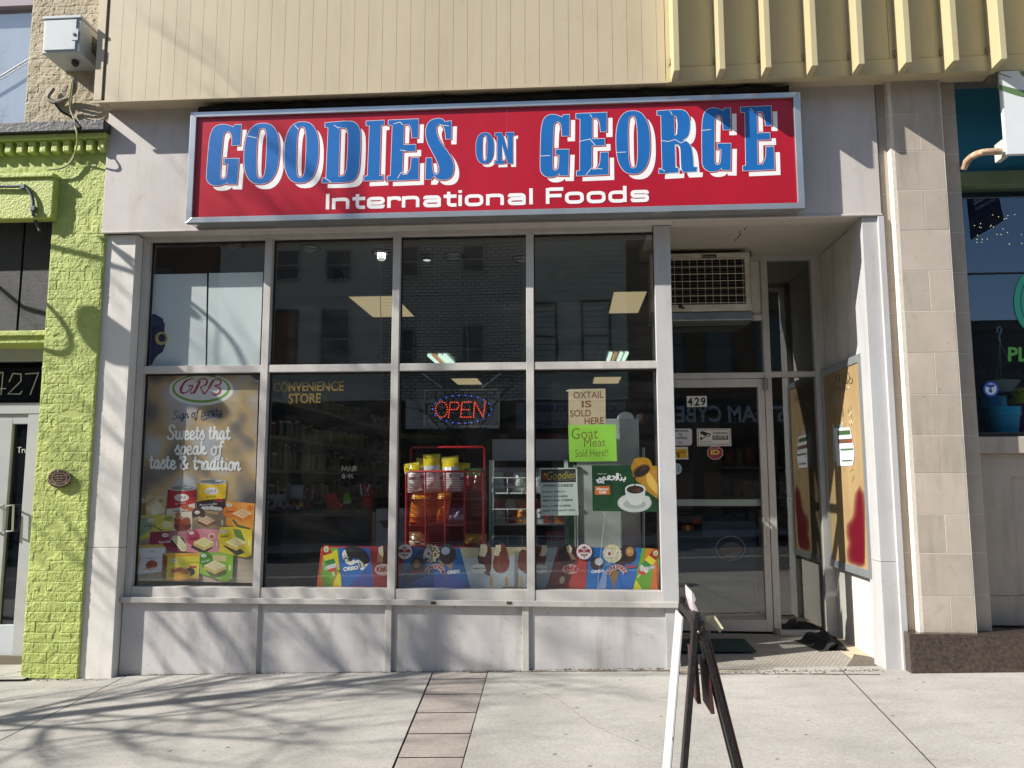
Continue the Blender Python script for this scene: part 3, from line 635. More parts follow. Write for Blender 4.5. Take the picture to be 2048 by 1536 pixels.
EU = {'I': (.35, [[(.14, 0), (.14, 1.4)]]), 'l': (.36, [[(.14, 0), (.14, 1.42)]]), 'i': (.36, [[(.14, 0), (.14, 1)], [(.14, 1.18), (.14, 1.42)]]),
 'n': (1.2, [[(.14, 0), (.14, 1.0)], corner([(.14, .8), (.3, h_), (.93, h_), (.93, 0)])]),
 't': (.78, [corner([(.28, 1.3), (.28, .11), (.72, .11)]), [(0, .9), (.72, .9)]]),
 'e': (1.15, [corner([(.95, .3), (.95, .11), (.14, .11), (.14, h_), (.95, h_), (.95, .47), (.2, .47)])]),
 'r': (.82, [[(.14, 0), (.14, 1.0)], corner([(.14, .75), (.3, h_), (.72, h_), (.72, .62)])]),
 'a': (1.18, [corner([(.14, .7), (.14, h_), (.93, h_), (.93, 0)]), corner([(.93, .53), (.14, .53), (.14, .11), (.93, .11)])]),
 'o': (1.18, [rr(.14, .11, .97, h_) + rr(.14, .11, .97, h_)[:1]]), 'd': (1.2, [rr(.14, .11, .93, h_) + rr(.14, .11, .93, h_)[:1], [(.93, 0), (.93, 1.42)]]),
 'F': (1.05, [[(.14, 0), (.14, 1.4)], [(.2, 1.29), (1.0, 1.29)], [(.2, .72), (.9, .72)]]),
 's': (1.1, [corner([(.93, .68), (.93, h_), (.14, h_), (.14, .5), (.93, .5), (.93, .11), (.14, .11), (.14, .3)], .16)]), ' ': (.55, [])}
a = Art(lambda u, v, o: Vector((u, YFACE - .0008 - o, v)), step=.00006)
xA, zA = xz(650, 419); xB, zB_ = xz(1297, 403); txt = 'International Foods'; tot = sum(EU[c][0] for c in txt); x = 0; kx = (xB - xA) / (tot - .1); kz = (xz(650, 388)[1] - zA) / 1.4
for ch in txt:
    adv, st = EU[ch]
    for l in st: a.stroke([(xA + (x + u) * kx, zA + v * kz) for u, v in l], .305 * kz, SWHITE)
    x += adv
a.build('lettering', sign)
# mesh bird guard rolled along the sign top
f = MB(); r = random.Random(4)
pts = [Vector((SL + .05 + i * (SR - SL - .12) / 60, -.235 + r.uniform(-.01, .01), ST + .035 + r.uniform(-.008, .012))) for i in range(61)]
f.tube(pts, [.045 + r.uniform(-.006, .008) for _ in pts], mat('#1d1a17', .95, var=.4, scale=80, bump=.8, bscale=150), 9)
tag(f.build('bird_guard'), 'black mesh bird guard roll stuffed along the top of the red sign', 'bird guard')

# ================================================================== LEFT NEIGHBOUR: lime painted brick
def vnoise(x, z, sc, seed):
    rg = np.random.RandomState(seed); T = rg.rand(256, 256); x = x * sc; z = z * sc
    xi = np.floor(x).astype(int); zi = np.floor(z).astype(int); u = x - xi; v = z - zi; u = u * u * (3 - 2 * u); v = v * v * (3 - 2 * v)
    g = lambda a, b: T[a % 256, b % 256]
    return g(xi, zi) * (1 - u) * (1 - v) + g(xi + 1, zi) * u * (1 - v) + g(xi, zi + 1) * (1 - u) * v + g(xi + 1, zi + 1) * u * v
def brick_h(x, z, rough=1.0, mort=.0058, rowh=.0795, L=.205):
    xw = x + .008 * (vnoise(x, z, 6, 3) - .5); zw = z + .010 * (vnoise(x, z, 5, 4) - .5) + .004 * (vnoise(x, z, 22, 41) - .5)
    row = np.floor(zw / rowh); fz = zw / rowh - row; off = np.where(row.astype(int) % 2 == 0, 0, .5) + .23 * np.sin(row * 12.9898)
    q = xw / L + off; col = np.floor(q); fx = q - col
    dzm = np.minimum(fz, 1 - fz) * rowh; dxm = np.minimum(fx, 1 - fx) * L; d = np.minimum(dzm, dxm)
    rid = np.sin(row * 78.233 + col * 37.719) * 43758.5453; rid = rid - np.floor(rid)
    rid2 = np.sin(row * 15.7 + col * 91.3) * 24634.6; rid2 = rid2 - np.floor(rid2)
    dm = mort * (.7 + .8 * vnoise(x, z, 18, 8))
    lowr = np.clip((1.7 - z) / 1.7, .42, 1)
    h = -.0105 * np.clip(1 - d / dm, 0, 1) ** 1.3 * (.25 + .9 * rid2) * lowr + .0026 * (rid - .5) * lowr
    h += rough * (.0035 * (vnoise(x, z, 17, 15) - .5) + .0036 * (vnoise(x, z, 42, 5) - .5) + .0034 * (vnoise(x, z, 95, 6) - .5) + .0024 * (vnoise(x, z, 190, 9) - .5))
    pit = vnoise(x, z, 14, 12); h -= .010 * np.clip(pit - .78, 0, 1) * 4 * rough
    return h
def brick_wall(x0, x1, z0, z1, y, mt, step=.0055, rough=1.0, ret=None):
    nx = int((x1 - x0) / step) + 1; nz = int((z1 - z0) / step) + 1
    X, Z = np.meshgrid(np.linspace(x0, x1, nx), np.linspace(z0, z1, nz)); Hh = brick_h(X, Z, rough)
    ed = np.minimum(X - x0, x1 - X); Yv = y - Hh + .012 * np.clip(1 - ed / .012, 0, 1) ** 2
    V = np.stack([X + .004 * (vnoise(Z, X * 0, 25, 7) - .5), Yv, Z], -1).reshape(-1, 3); I = np.arange(nx * nz).reshape(nz, nx)
    Fq = np.stack([I[:-1, :-1], I[:-1, 1:], I[1:, 1:], I[1:, :-1]], -1).reshape(-1, 4)
    b = MB(); b.v = V.tolist(); b.f = Fq.tolist(); k = b.mi(mt); b.m = [k] * len(b.f); b.sm = [True] * len(b.f)
    if ret:
        for xx in ret: b.box(min(xx), max(xx), y + .004, y + .45, z0, z1, mt)
    return b
LIME = mat('#b3bf6a', .65, var=.16, scale=6, bump=.3, bscale=140, var2='#9aa858', grime=.9)
LIME2 = mat('#aebb62', .55, var=.14, scale=12, bump=.5, bscale=60)
CRB = mat('#b8ac93', .8, var=.22, scale=7, bump=.3, bscale=120, var2='#988c74')
grn = thing('brick_building', 'lime green painted brick building with black coping and cream upper wall left of the shop', 'building', (-4.4, 0, .05))
GY = -.132
brick_wall(-4.345, -3.868, .045, 4.46, GY, LIME, step=.0042, ret=[(-4.341, -3.872)]).build('brick_pier', grn)
bx('pier_foot', grn, DIRT, -4.33, -3.875, -.125, .2, -.1, .05)
zc0, zc1 = P(110, 262, -.255).z, P(110, 242, -.255).z
f = MB(); f.box(-13.0, -3.862, -.255, -.1, zc0, zc1, mat('#32343a', .55, var=.4, scale=14, bump=.35, bscale=30)); f.build('coping', grn, .006)
f = MB(); f.box(-13.0, -3.87, -.215, -.1, zc0 - .05, zc0 - .002, LIME2); f.build('cornice', grn, .006)
for k in range(12):
    x = -3.895 - k * .1032; f = MB(); f.box(x - .05, x + .01, -.192, -.12, zc0 - .155, zc0 - .048, LIME2); f.build('dentil', grn, .009)
brick_wall(-13.0, -3.85, 4.45, zc0 - .03, GY + .004, LIME, step=.012).build('brick_band', grn)
# lintel box over the neighbour's door
za, zb = P(50, 437, -.205).z, P(50, 356, -.205).z; xr = P(105, 400, -.205).x
f = MB(); f.box(-13.0, xr, -.205, -.10, za, zb, LIME2).box(-13.0, xr + .005, -.225, -.10, zb, zb + .035, LIME2); f.build('lintel', grn, .008)
brick_wall(-13.0, -4.31, zb + .03, 4.46, GY + .002, LIME, step=.012).build('brick_band', grn)
# boarded transom, ledge, door
BOARD = mat('#3a3c42', .5, var=.25, scale=5, bump=1.0, bscale=60, stretch=(1, 1, 9))
yb_ = .02; z0, z1 = P(50, 662, yb_).z, 4.0
f = MB(); xs_ = P(42, 560, yb_).x
f.box(-13.0, xs_ - .012, yb_, yb_ + .03, z0, z1, BOARD).box(xs_ + .010, -4.2, yb_, yb_ + .03, z0, z1, BOARD); f.build('boarded_transom', grn)
f = MB(); f.box(-13.0, -4.31, -.03, .3, P(50, 686, -.03).z, P(50, 664, -.03).z, LIME2).box(-13.0, -4.31, -.055, .3, P(50, 672, -.03).z, P(50, 662, -.03).z, LIME2); f.build('ledge', grn, .006)
yd = .28
zq = lambda py: P(40, py, yd).z
GRYF = mat('#a9aaac', .5, var=.1, scale=3)
f = MB(); f.box(-13.0, -4.2, yd - .02, yd + .08, zq(722), zq(690), GRYF).box(-13.0, -4.2, yd - .02, yd + .08, zq(828), zq(806), GRYF).box(P(72, 800, yd).x - .05, -4.2, yd - .015, yd + .08, 0, zq(828), GRYF)
nf = f.build('door_frame', grn, .004)
MB().quad((-13.0, yd + .03, zq(806)), (-4.2, yd + .03, zq(806)), (-4.2, yd + .03, zq(735)), (-13.0, yd + .03, zq(735)), DARKGLASS).build('transom_pane', nf)
f = MB(); xd0 = P(14, 1000, yd).x; xd1 = P(68, 1000, yd).x
f.box(-5.3, xd0, yd, yd + .05, .1, zq(828), GRYF).box(xd0, xd1, yd, yd + .05, .1, zq(1250), mat('#b9bec4', .5, var=.08)).box(xd0, xd1, yd, yd + .05, zq(848), zq(828), GRYF)
nd = f.build('door', grn, .004)
MB().quad((xd0, yd + .03, zq(1250)), (xd1 + .1, yd + .03, zq(1250)), (xd1 + .1, yd + .03, zq(848)), (xd0, yd + .03, zq(848)), DARKGLASS).build('door_glass', nd)
for pxh in (8, 27):
    f = MB(); q = [P(pxh - 12, 1012, yd - .01), P(pxh, 1010, yd - .07), P(pxh - 2, 1062, yd - .07), P(pxh - 14, 1063, yd - .01)]; f.tube(q, .009, mat('#b9bbbc', .3, .8)); f.build('handle', nd)
a = Art(onY(yd + .026)); OL = mat('#b9b6a8', .5)
for g_ in ([[(-16, 782), (0, 745), (6, 745), (2, 790)], [(-16, 778), (12, 777)]], [[(18, 764), (26, 747), (42, 748), (42, 762), (16, 788), (40, 788), (44, 782)]], [[(50, 748), (77, 746), (60, 790)]]):
    for l in g_: a.stroke(l, 2.2, OL)
a.text('True', (34, 894, 62, 906), OL, .01); a.text('Urban', (54, 907, 82, 915), mat('#8d8b80', .5)); a.build('house_lettering', nd)
f = MB(); f.add([(-13.0, -.19, ground(-13.0, -.19) + .02), (-4.28, -.19, ground(-4.28, -.19) + .02), (-4.25, .6, .09), (-13.0, .6, .05)], [(0, 1, 2, 3)], CONC); f.box(-13.0, -4.2, yd - .04, yd + .1, .05, .13, mat('#6c6456', .8)); f.build('doorstep', grn)
# cream upper wall and its window
xw = P(56, 120, -.13).x
brick_wall(xw, -3.83, zc1 - .02, 6.0, -.13, CRB, step=.006, rough=1.15, ret=[(xw + .004, -3.84)]).build('upper_wall', grn)
f = MB(); f.box(-13.0, xw, -.05, .0, zc1 - .05, zc1 + .03, mat('#b5b1a6', .6)); uw = f.build('window_sill', grn)
MB().quad((-5.6, -.06, zc1), (xw + .02, -.06, zc1), (xw + .02, -.06, 6.4), (-5.6, -.06, 6.4), glassmat('upper_glass', (.92, .94, .96), .30)).build('upper_window', grn)
MB().quad((-5.6, -.03, zc1), (xw + .02, -.03, zc1), (xw + .02, -.03, 6.4), (-5.6, -.03, 6.4), mat('#c3ccd6', .7, var=.12, scale=2, stretch=(3, 1, .4))).build('window_blind', grn)
bx('upper_wall', grn, CRB, -13.0, -5.6, -.13, .3, zc1 - .02, 6.4)
f = MB(); q = [P(-30, 172, -.075), P(58, 118, -.075)]; f.tube(q, .007, mat('#cfd2d2', .5)); f.build('window_rod', grn)
f = MB(); f.box(-13.0, xw, -.12, .0, P(30, 14, -.1).z, P(30, 14, -.1).z + .3, mat('#9c8f98', .7)); f.build('window_head', grn)
f = MB(); f.box(-13.0, -3.85, .5, 4, -.1, 6, BLACK); f.build('rear_wall', grn)
# heritage plaque
a = Art(onY(GY - .035)); BRZ = mat('#3f3734', .4, .6, var=.3, scale=30); BRL = mat('#a5907a', .4, .5)
f = MB(); c = P(119, 957, GY - .02); prof = [(1, .0), (1, -.018), (.95, -.026)]; n = 40; vs = [(c.x + .093 * s * math.cos(6.2832 * k / n), GY - .012 + h, c.z + .0745 * s * math.sin(6.2832 * k / n)) for s, h in prof for k in range(n)]
f.add(vs, [(i * n + k, i * n + (k + 1) % n, (i + 1) * n + (k + 1) % n, (i + 1) * n + k) for i in range(2) for k in range(n)] + [tuple(2 * n + k for k in range(n))], BRZ, False)
plq = thing('heritage_plaque', 'small oval bronze heritage plaque fixed to the lime green brick pier', 'plaque', c)
f.build('plate', plq)
a = Art(onY(GY - .0395)); cx, cy = 118.5, 955.5
a.ell(cx, cy, 22.5, 17, BRL, 40, .93); a.ell(cx, cy, 15.5, 10, BRL, 40, .90)
for word_, top in (('HERITAGE', 1), ('DESIGNATION', 0)):
    L = len(word_)
    for i, ch in enumerate(word_):
        t = (math.pi * (1.22 - .44 * 0) - (i + .5) / L * math.pi * .86 - math.pi * .29) if top else (math.pi + math.pi * .06 + (i + .5) / L * math.pi * .88)
        X, Y_ = cx + 19 * math.cos(t), cy - 13.5 * math.sin(t); nx, ny = math.cos(t), -math.sin(t)
        if not top: nx, ny = -nx, -ny
        tx, ty = -ny, nx; hw, hh = 1.9, 2.5
        a.text(ch, [(X - tx * hw + nx * hh, Y_ - ty * hw + ny * hh), (X + tx * hw + nx * hh, Y_ + ty * hw + ny * hh), (X + tx * hw - nx * hh, Y_ + ty * hw - ny * hh), (X - tx * hw - nx * hh, Y_ - ty * hw - ny * hh)], BRL)
for l in ([(107, 953), (118, 951), (130, 952)], [(108, 957), (130, 956)], [(114, 949), (116, 960)], [(121, 949), (123, 959)], [(112, 961), (125, 961)]): a.stroke(l, 1.0, BRL)
a.build('raised_lettering', plq)
# utility box with cables
ub = thing('utility_box', 'pale grey metal utility box on the cream brick above the lime cornice', 'utility box', (-4.17, -.2, 5.1))
UB = mat('#b4babd', .45, var=.06, scale=5); UB2 = mat('#aab1b6', .45)
A0, A1 = P(89, 40, -.43), P(158, 104, -.43)
f = MB(); f.box(A0.x, A1.x, -.43, -.12, A1.z, A0.z, UB).box(A0.x - .008, A1.x + .008, -.445, -.15, A0.z, A0.z + .025, UB); f.build('cabinet', ub, .004)
f = MB(); f.box(A0.x + .018, A1.x - .03, -.442, -.43, A1.z + .02, A0.z - .012, UB); dr = f.build('door', ub, .003)
f = MB(); q = P(149, 69, -.445); f.box(q.x - .022, q.x + .03, -.446, -.441, q.z - .05, q.z + .05, UB2); f.lathe([(.013, -.448), (.013, -.452), (.006, -.453)], (q.x, 0, q.z), BLACK, 12, 'y'); f.build('lock', dr)
f = MB()
for k in range(7): f.box(A1.x + .0, A1.x + .003, -.27, -.19, A1.z + .09 + k * .022, A1.z + .10 + k * .022, BLACK)
f.build('louvre', ub)
f = MB(); CB = mat('#3b3936', .7); CB2 = mat('#8c867a', .7, var=.2, scale=20)
q0 = P(150, 133, -.30); f.lathe([(.028, .0), (.03, -.03), (.016, -.05)], (q0.x, -.30, A1.z), CB, 12)
f.build('gland', ub)
cab = [([(150, 150), (149, 175), (135, 195), (112, 205), (98, 200), (97, 192), (108, 176)], .016, CB2), ([(153, 150), (150, 185), (120, 200), (95, 196)], .008, CB2), ([(147, 148), (140, 190), (140, 215), (146, 235), (152, 258), (155, 282), (148, 310), (130, 333), (100, 339)], .007, mat('#9aa05c', .7)), ([(148, 150), (143, 200), (142, 222), (150, 245), (156, 285), (146, 318), (125, 336), (95, 340)], .006, CB2), ([(110, 205), (122, 222), (140, 232), (152, 242)], .011, CB)]
for pts, r_, mt in cab:
    f = MB(); yy = [-.27, -.22] + [-.165] * 20; yy = [y if P(px, py, -.2).z > zc1 + .02 else (-.275 if py < 285 else -.18) for (px, py), y in zip(pts, yy)]
    P3 = [P(px, py, y) for (px, py), y in zip(pts, yy)]
    # smooth
    xy = spline([(p.x, p.z) for p in P3], 4); ysm = spline([(p.y, 0) for p in P3], 4); f.tube([(p[0], y_[0], p[1]) for p, y_ in zip(xy, ysm)], r_ * 1.0, mt, 7); f.build('cable', ub)
cn = thing('cable_conduit', 'grey cable conduit bent over the front of the lime lintel box', 'conduit', P(60, 380, -.22))
pts = spline([(-60, 372), (20, 373), (46, 373), (58, 382), (66, 400), (66, 425), (72, 445), (80, 462)], 5)
f = MB(); f.tube([P(px, py, -.228 if py < 430 else -.15) for px, py in pts], .013, mat('#4a5056', .6, .3), 9); f.build('pipe', cn)
f = MB()
for px, py in ((46, 373), (66, 417)): f = MB(); q = P(px, py, -.235); f.box(q.x - .02, q.x + .02, -.245, -.207, q.z - .02, q.z + .02, mat('#5d6164', .5, .5)); f.build('clip', cn, .004)

# ================================================================== RIGHT NEIGHBOUR: limestone pier, granite plinth, plant shop window
def stonemat():
    mm = brickmat('limestone', '#b3a99a', '#ada395', '#d8d0c2', .50, .312, .004, .15, .8)
    t = mm.node_tree; br = [n for n in t.nodes if n.bl_idname == 'ShaderNodeTexBrick'][0]; b = t.nodes['Principled BSDF']
    tc = [n for n in t.nodes if n.bl_idname == 'ShaderNodeTexCoord'][0]
    n = N(t, 'ShaderNodeTexNoise'); n.inputs['Scale'].default_value = 3; n.inputs['Detail'].default_value = 8; t.links.new(tc.outputs['Object'], n.inputs['Vector'])
    r_ = N(t, 'ShaderNodeValToRGB'); r_.color_ramp.elements[0].position = .3; r_.color_ramp.elements[1].position = .7; r_.color_ramp.elements[0].color = (.82, .81, .79, 1); r_.color_ramp.elements[1].color = (1.05, 1.04, 1.02, 1); t.links.new(n.outputs[0], r_.inputs[0])
    mx = N(t, 'ShaderNodeMix', data_type='RGBA', blend_type='MULTIPLY'); mx.inputs[0].default_value = 1; t.links.new(br.outputs[0], mx.inputs[6]); t.links.new(r_.outputs[0], mx.inputs[7]); t.links.new(mx.outputs[2], b.inputs['Base Color'])
    return mm
ST1 = stonemat(); STP = mat('#b3a998', .8, var=.15, scale=3); MORT = mat('#d9d2c4', .85, var=.2, scale=30); GRAN = mat('#4d4038', .25, var=.7, scale=45, spec=.6, var2='#1f1c1c')
stn = thing('stone_building', 'limestone shop front with dark granite plinth and plant shop window right of the shop', 'building', (2.8, 0, .2))
f = MB(); PY = -.20; SYB = -.12
xl = [2.49, 2.565, 2.60, 2.945, 2.99, 3.105]
zt = 4.745
STB = mat('#b2a79b', .78, var=.15, scale=2.6, bump=.06, bscale=90, grime=.9)
STC = [STB, mat('#aca296', .78, var=.15, scale=2.9, bump=.06, bscale=90, grime=1.1), mat('#b7aca0', .78, var=.15, scale=2.2, bump=.06, bscale=90, grime=.7)]
f.box(2.486, 2.56, SYB - .002, .3, .4, zt, MORT); f.box(2.55, 2.955, PY + .0022, .3, .4, zt, MORT); f.box(2.95, 3.10, SYB + .0018, .3, .4, zt, MORT)
zj = [P(1850, py, PY).z for py in (243, 302, 378, 458, 520, 542, 541)]
rows = [4.745]; 
joints = [P(1300 + 1500 / 2.738, 620 / 2.738, PY).z, P(1300 + 1500 / 2.738, 825 / 2.738, PY).z, P(1300 + 1500 / 2.738, 1040 / 2.738, PY).z, P(1850, 460, PY).z, P(1850, 541, PY).z, P(1850, 622, PY).z, P(1850, 705, PY).z, P(1850, 788, PY).z, P(1860, 871, PY).z, P(1870, 946, PY).z, P(1875, 1029, PY).z, P(1880, 1107, PY).z, P(1885, 1192, PY).z]
edges = [zt] + joints + [.49]
g_ = .0022
for i, (zz1, zz0) in enumerate(zip(edges, edges[1:])):
    split = i % 2 == 1
    xs = [(2.575, 2.948)] if not split else [(2.575, 2.775), (2.775, 2.948)]
    for x0, x1 in xs: f.box(x0 + g_, x1 - g_, PY + .0005 * (i % 3), PY + .1, zz0 + g_, zz1 - g_, STC[(i * 2 + int(x0 > 2.7)) % 3])
    f.box(2.488, 2.552, SYB - .004, SYB + .1, zz0 + g_, zz1 - g_, STB)
    f.add([(2.556, SYB, zz0 + g_), (2.575, PY + .004, zz0 + g_), (2.575, PY + .004, zz1 - g_), (2.556, SYB, zz1 - g_)], [(0, 1, 2, 3)], STB)
    f.box(2.95, 3.098, SYB + .0, SYB + .1, zz0 + g_, zz1 - g_, STB)
f.build('stone_pier', stn, .0012)
f = MB(); f.box(2.452, 3.255, -.255, .1, .1, .492, GRAN).box(3.262, 13.0, -.255, .1, .1, .492, GRAN); f.build('granite_plinth', stn, .006)
f = MB(); f.box(3.10, 13.0, .10, .2, .49, 1.88, STB); zz = P(2020, 888, .06).z
f.box(3.10, 13.0, .03, .18, 1.80, 1.93, STB).box(3.10, 13.0, .07, .11, .5, .72, STB).box(3.10, 3.42, .08, .11, .72, 1.80, STB).box(3.40, 13.0, .085, .11, 1.62, 1.80, STB); f.build('stone_panel', stn, .006)
f = MB(); TEAL = mat('#2c7a9c', .5, var=.12, scale=3)
zq2 = lambda py: P(1980, py, .1).z
f.box(3.10, 13.0, .10, .2, zq2(345), 4.80, TEAL); f.build('teal_fascia', stn); f = MB(); f.box(3.10, 13.0, .04, .2, zq2(375), zq2(347), mat('#6d8062', .5, var=.2, scale=4)); f.build('window_head', stn, .004)
zw0 = P(1980, 866, .13).z
f = MB(); f.box(3.10, 13.0, .06, .2, 1.925, zw0, mat('#252628', .6)); f.box(3.10, 3.16, .09, .18, zw0, 4.0, mat('#1c2a33', .5)); f.build('window_sill', stn)
GB = glassmat('sky_tinted_glass', (.70, .80, .86), .17, gc=(.62, .80, 1.0))  # blue of the reflected sky is put into the gloss colour
MB().quad((3.12, .13, zw0), (13.0, .13, zw0), (13.0, .13, zq2(375)), (3.12, .13, zq2(375)), GB).build('window_pane', stn)
f = MB(); f.box(3.1, 13.0, 1.6, 1.7, .2, 4.8, mat('#2a2422', .9)).box(3.1, 13.0, .2, 1.6, 1.90, 1.95, DARKW).box(3.1, 13.0, .14, 1.6, 4.2, 4.3, BLACK).box(3.102, 3.12, .2, 1.6, .2, 4.8, BLACK); f.build('interior_wall', stn)
f = MB(); f.quad((3.1, .12, P(1980, 548, .12).z), (7, .12, P(1980, 548, .12).z), (7, .12, P(1980, 545, .12).z), (3.1, .12, P(1980, 545, .12).z), BLACK); f.build('glazing_bar', stn)
# flower pots, hook, stickers in that window
def pot(x, y, z, r0, h, c, lab, rimc=None):
    t = thing('flower_pot', lab, 'flower pot', (x, y, z)); mt = mat(c, .35)
    f = MB(); f.lathe([(r0 * .72, 0), (r0 * .94, h * .68), (r0 * .94, h * .70)], (x, y, z), mt, 24); f.build('pot_body', t)
    f = MB(); f.lathe([(r0 * .93, h * .68), (r0, h * .69), (r0 * 1.03, h), (r0 * .92, h), (r0 * .86, h * .8)], (x, y, z), mat(rimc, .35) if rimc else mt, 24); f.build('pot_rim', t)
q = P(2014, 866, .30); pot(q.x - .01, .30, 1.95, .12, .23, '#14a8cc', 'larger turquoise flower pot in front in the plant shop window')
q = P(1998, 838, .52); pot(q.x - .02, .55, 1.95, .10, .34, '#1690b4', 'smaller turquoise flower pot standing behind the larger one')
q = P(2046, 850, .62); pot(q.x + .06, .62, 1.95, .15, .41, '#a8246e', 'magenta flower pot with yellow green rim in plant shop window', '#d2dc30')
q = P(2000, 770, .5); t = thing('planter', 'grey hanging planter with trailing leaves in the plant shop window', 'planter', (q.x, .5, q.z))
f = MB(); f.lathe([(.09, -.06), (.14, .02), (.15, .03), (.13, .03)], (q.x, .5, q.z), mat('#8d9690', .6), 20); f.build('bowl', t)
f = MB(); r = random.Random(9)
for i in range(160):
    an = r.uniform(0, 6.3); rr_ = r.uniform(.02, .2); c = Vector((q.x + rr_ * math.cos(an), .5 + rr_ * .8 * math.sin(an), q.z + .04 + r.uniform(-.14, .14))); s = r.uniform(.012, .028); d1 = Vector((r.uniform(-1, 1), r.uniform(-1, 1), r.uniform(-1, 1))).normalized() * s; d2 = d1.orthogonal().normalized() * s * .6
    f.quad(c - d1, c - d2, c + d1, c + d2, mat(['#2c3a22', '#3d4f2c'][i % 2], .6))
f.build('leaves', t)
f = MB(); hk = [P(1995, 665, .5), P(1994, 655, .5), P(1999, 653, .5), P(2003, 660, .5), P(1998, 672, .5), P(2000, 684, .5)]; f.tube(hk, .008, mat('#9fb4bf', .4), 8)
for e in ((1994, 764), (2003, 764), (2016, 718)): f.tube([P(2000, 684, .5), P(e[0], e[1], .5)], .003, mat('#8d979a', .5), 5)
f.build('hook', t)
t = thing('window_sticker', 'round blue and white sticker low at the edge of the plant shop window', 'sticker', P(1982, 778, .125)); a = Art(onY(.125)); a.ell(1982, 778, 15.5, 15.5, '#2a56b8', 32); a.ell(1982, 778, 11.5, 11.5, '#d9e4f0', 32)
a.poly([(1973, 769), (1989, 769), (1989, 774), (1984, 774), (1984, 785), (1978, 785), (1978, 774), (1973, 774)], '#27449c'); a.text('TRZ', (1978, 775, 1984, 779), '#d9e4f0'); a.build('disc', t)
t = thing('window_lettering', 'green shop lettering P L and large round green emblem on plant shop window', 'lettering', P(2030, 700, .125)); a = Art(onY(.125)); GRN = mat('#5fae4e', .5)
a.text('PL', (2016, 694, 2056, 723), GRN, .03); a.build('letters', t)
a = Art(onY(.124)); a.ell(2074, 602, 46, 66, '#3fb292', 48); a.ell(2077, 602, 37, 56, '#2c5d85', 48, .93); a.ell(2082, 640, 34, 26, '#38b04a', 30); a.build('emblem', t)
t = thing('fairy_lights', 'string of tiny warm fairy lights at the top of the plant shop window', 'fairy lights', P(1975, 440, .4)); f = MB(); r = random.Random(12)
for i in range(26): q = P(r.uniform(1948, 2045), r.uniform(428, 490), .4); f.lathe([(.001, -.003), (.0032, 0), (.001, .003)], q, emit('#ffe2a8', 1.5), 6)
f.build('bulbs', t)
# projecting sign
bs = thing('box_sign', 'white box sign with green swoosh on a rusty bracket at the plant shop', 'box sign', (3.5, -.3, 4.2))
q0, q1 = P(2000, 142, -.36), P(2010, 309, -.36)
f = MB(); f.box(q0.x, q0.x + 1.6, -.36, -.325, q1.z, q0.z, mat('#dfe2e4', .35, var=.05)); f.build('sign_body', bs, .004)
f = MB(); f.box(q0.x - .02, q0.x + .42, -.34, -.15, q0.z + .003, q0.z + .06, mat('#7d7468', .6, var=.3, scale=20)); f.build('mounting_block', bs, .004)
a = Art(onY(-.361)); a.poly([(1995, 168), (2025, 176), (2052, 182), (2052, 196), (2030, 190), (1995, 178)], '#5c7a4d'); a.poly([(2038, 142), (2052, 142), (2052, 156), (2043, 150)], '#5c7a4d')
for g2 in ((2008, 146, 2020, 152),): a.stroke([(1996, 146), (2008, 150), (2022, 155)], 1.4, '#3a3a38')
a.build('swoosh', bs)
f = MB(); bq_ = spline([(1926, 338), (1936, 320), (1952, 309), (1972, 304), (2002, 303)], 4); br = [P(px, py, -.125 - .215 * min(1, max(0, (px - 1926) / 40))) for px, py in bq_]; f.tube(br, .026, mat('#8d604a', .8, var=.5, scale=25, var2='#c9b79a'), 10); f.build('bracket', bs)
f = MB(); q = P(2002, 300, -.26); f.box(q.x - .02, q.x + .02, -.32, -.2, q.z - .08, q.z + .06, mat('#c9c6bc', .6)); f.build('bracket_plate', bs, .003)

# ================================================================== STREET: tree and lamp whose shadows fall here, far side seen in the glass
def tree(base, h, seed, name_label, spread=1.0):
    r = random.Random(seed); t = thing('bare_tree', name_label, 'tree', base); tr = MB(); br = MB(); BK = mat('#4a4038', .9, var=.3, scale=9, bump=.6, bscale=30)
    def grow(p, d, L, rad, lvl, mb):
        n = 5; pts = [Vector(p)]; rs = [rad]; d = Vector(d).normalized()
        for i in range(n):
            d = (d + Vector((r.uniform(-1, 1), r.uniform(-1, 1), r.uniform(-.5, .9))) * (.10 + .05 * lvl)).normalized()
            pts.append(pts[-1] + d * L / n); rs.append(rad * (1 - .55 * (i + 1) / n))
        mb.tube(pts, rs, BK, 7 if lvl < 2 else 5 if lvl < 4 else 4)
        if lvl >= 5 or rad < .004: return
        k = {0: 5, 1: 5, 2: 5, 3: 4, 4: 3}[lvl]
        for j in range(k):
            f_ = .45 + .55 * (j + r.random() * .6) / k if lvl else .75 + .25 * j / k
            i = min(n, max(1, round(f_ * n))); ax = d.orthogonal().normalized(); an = r.uniform(0, 6.283) if lvl else j * 6.283 / k + .5
            q = (Matrix.Rotation(an, 3, d) @ ax); nd = (d * r.uniform(.55, 1.0) + q * r.uniform(.5, .95) * spread + Vector((0, 0, .15))).normalized()
            grow(pts[i], nd, L * r.uniform(.55, .8), rs[i] * r.uniform(.55, .75), lvl + 1, br)
    grow(base, (0.03, 0.02, 1), h, .13, 0, tr); tr.build('trunk', t); br.build('branches', t); return t
gz = lambda x, y: ground(x, y)
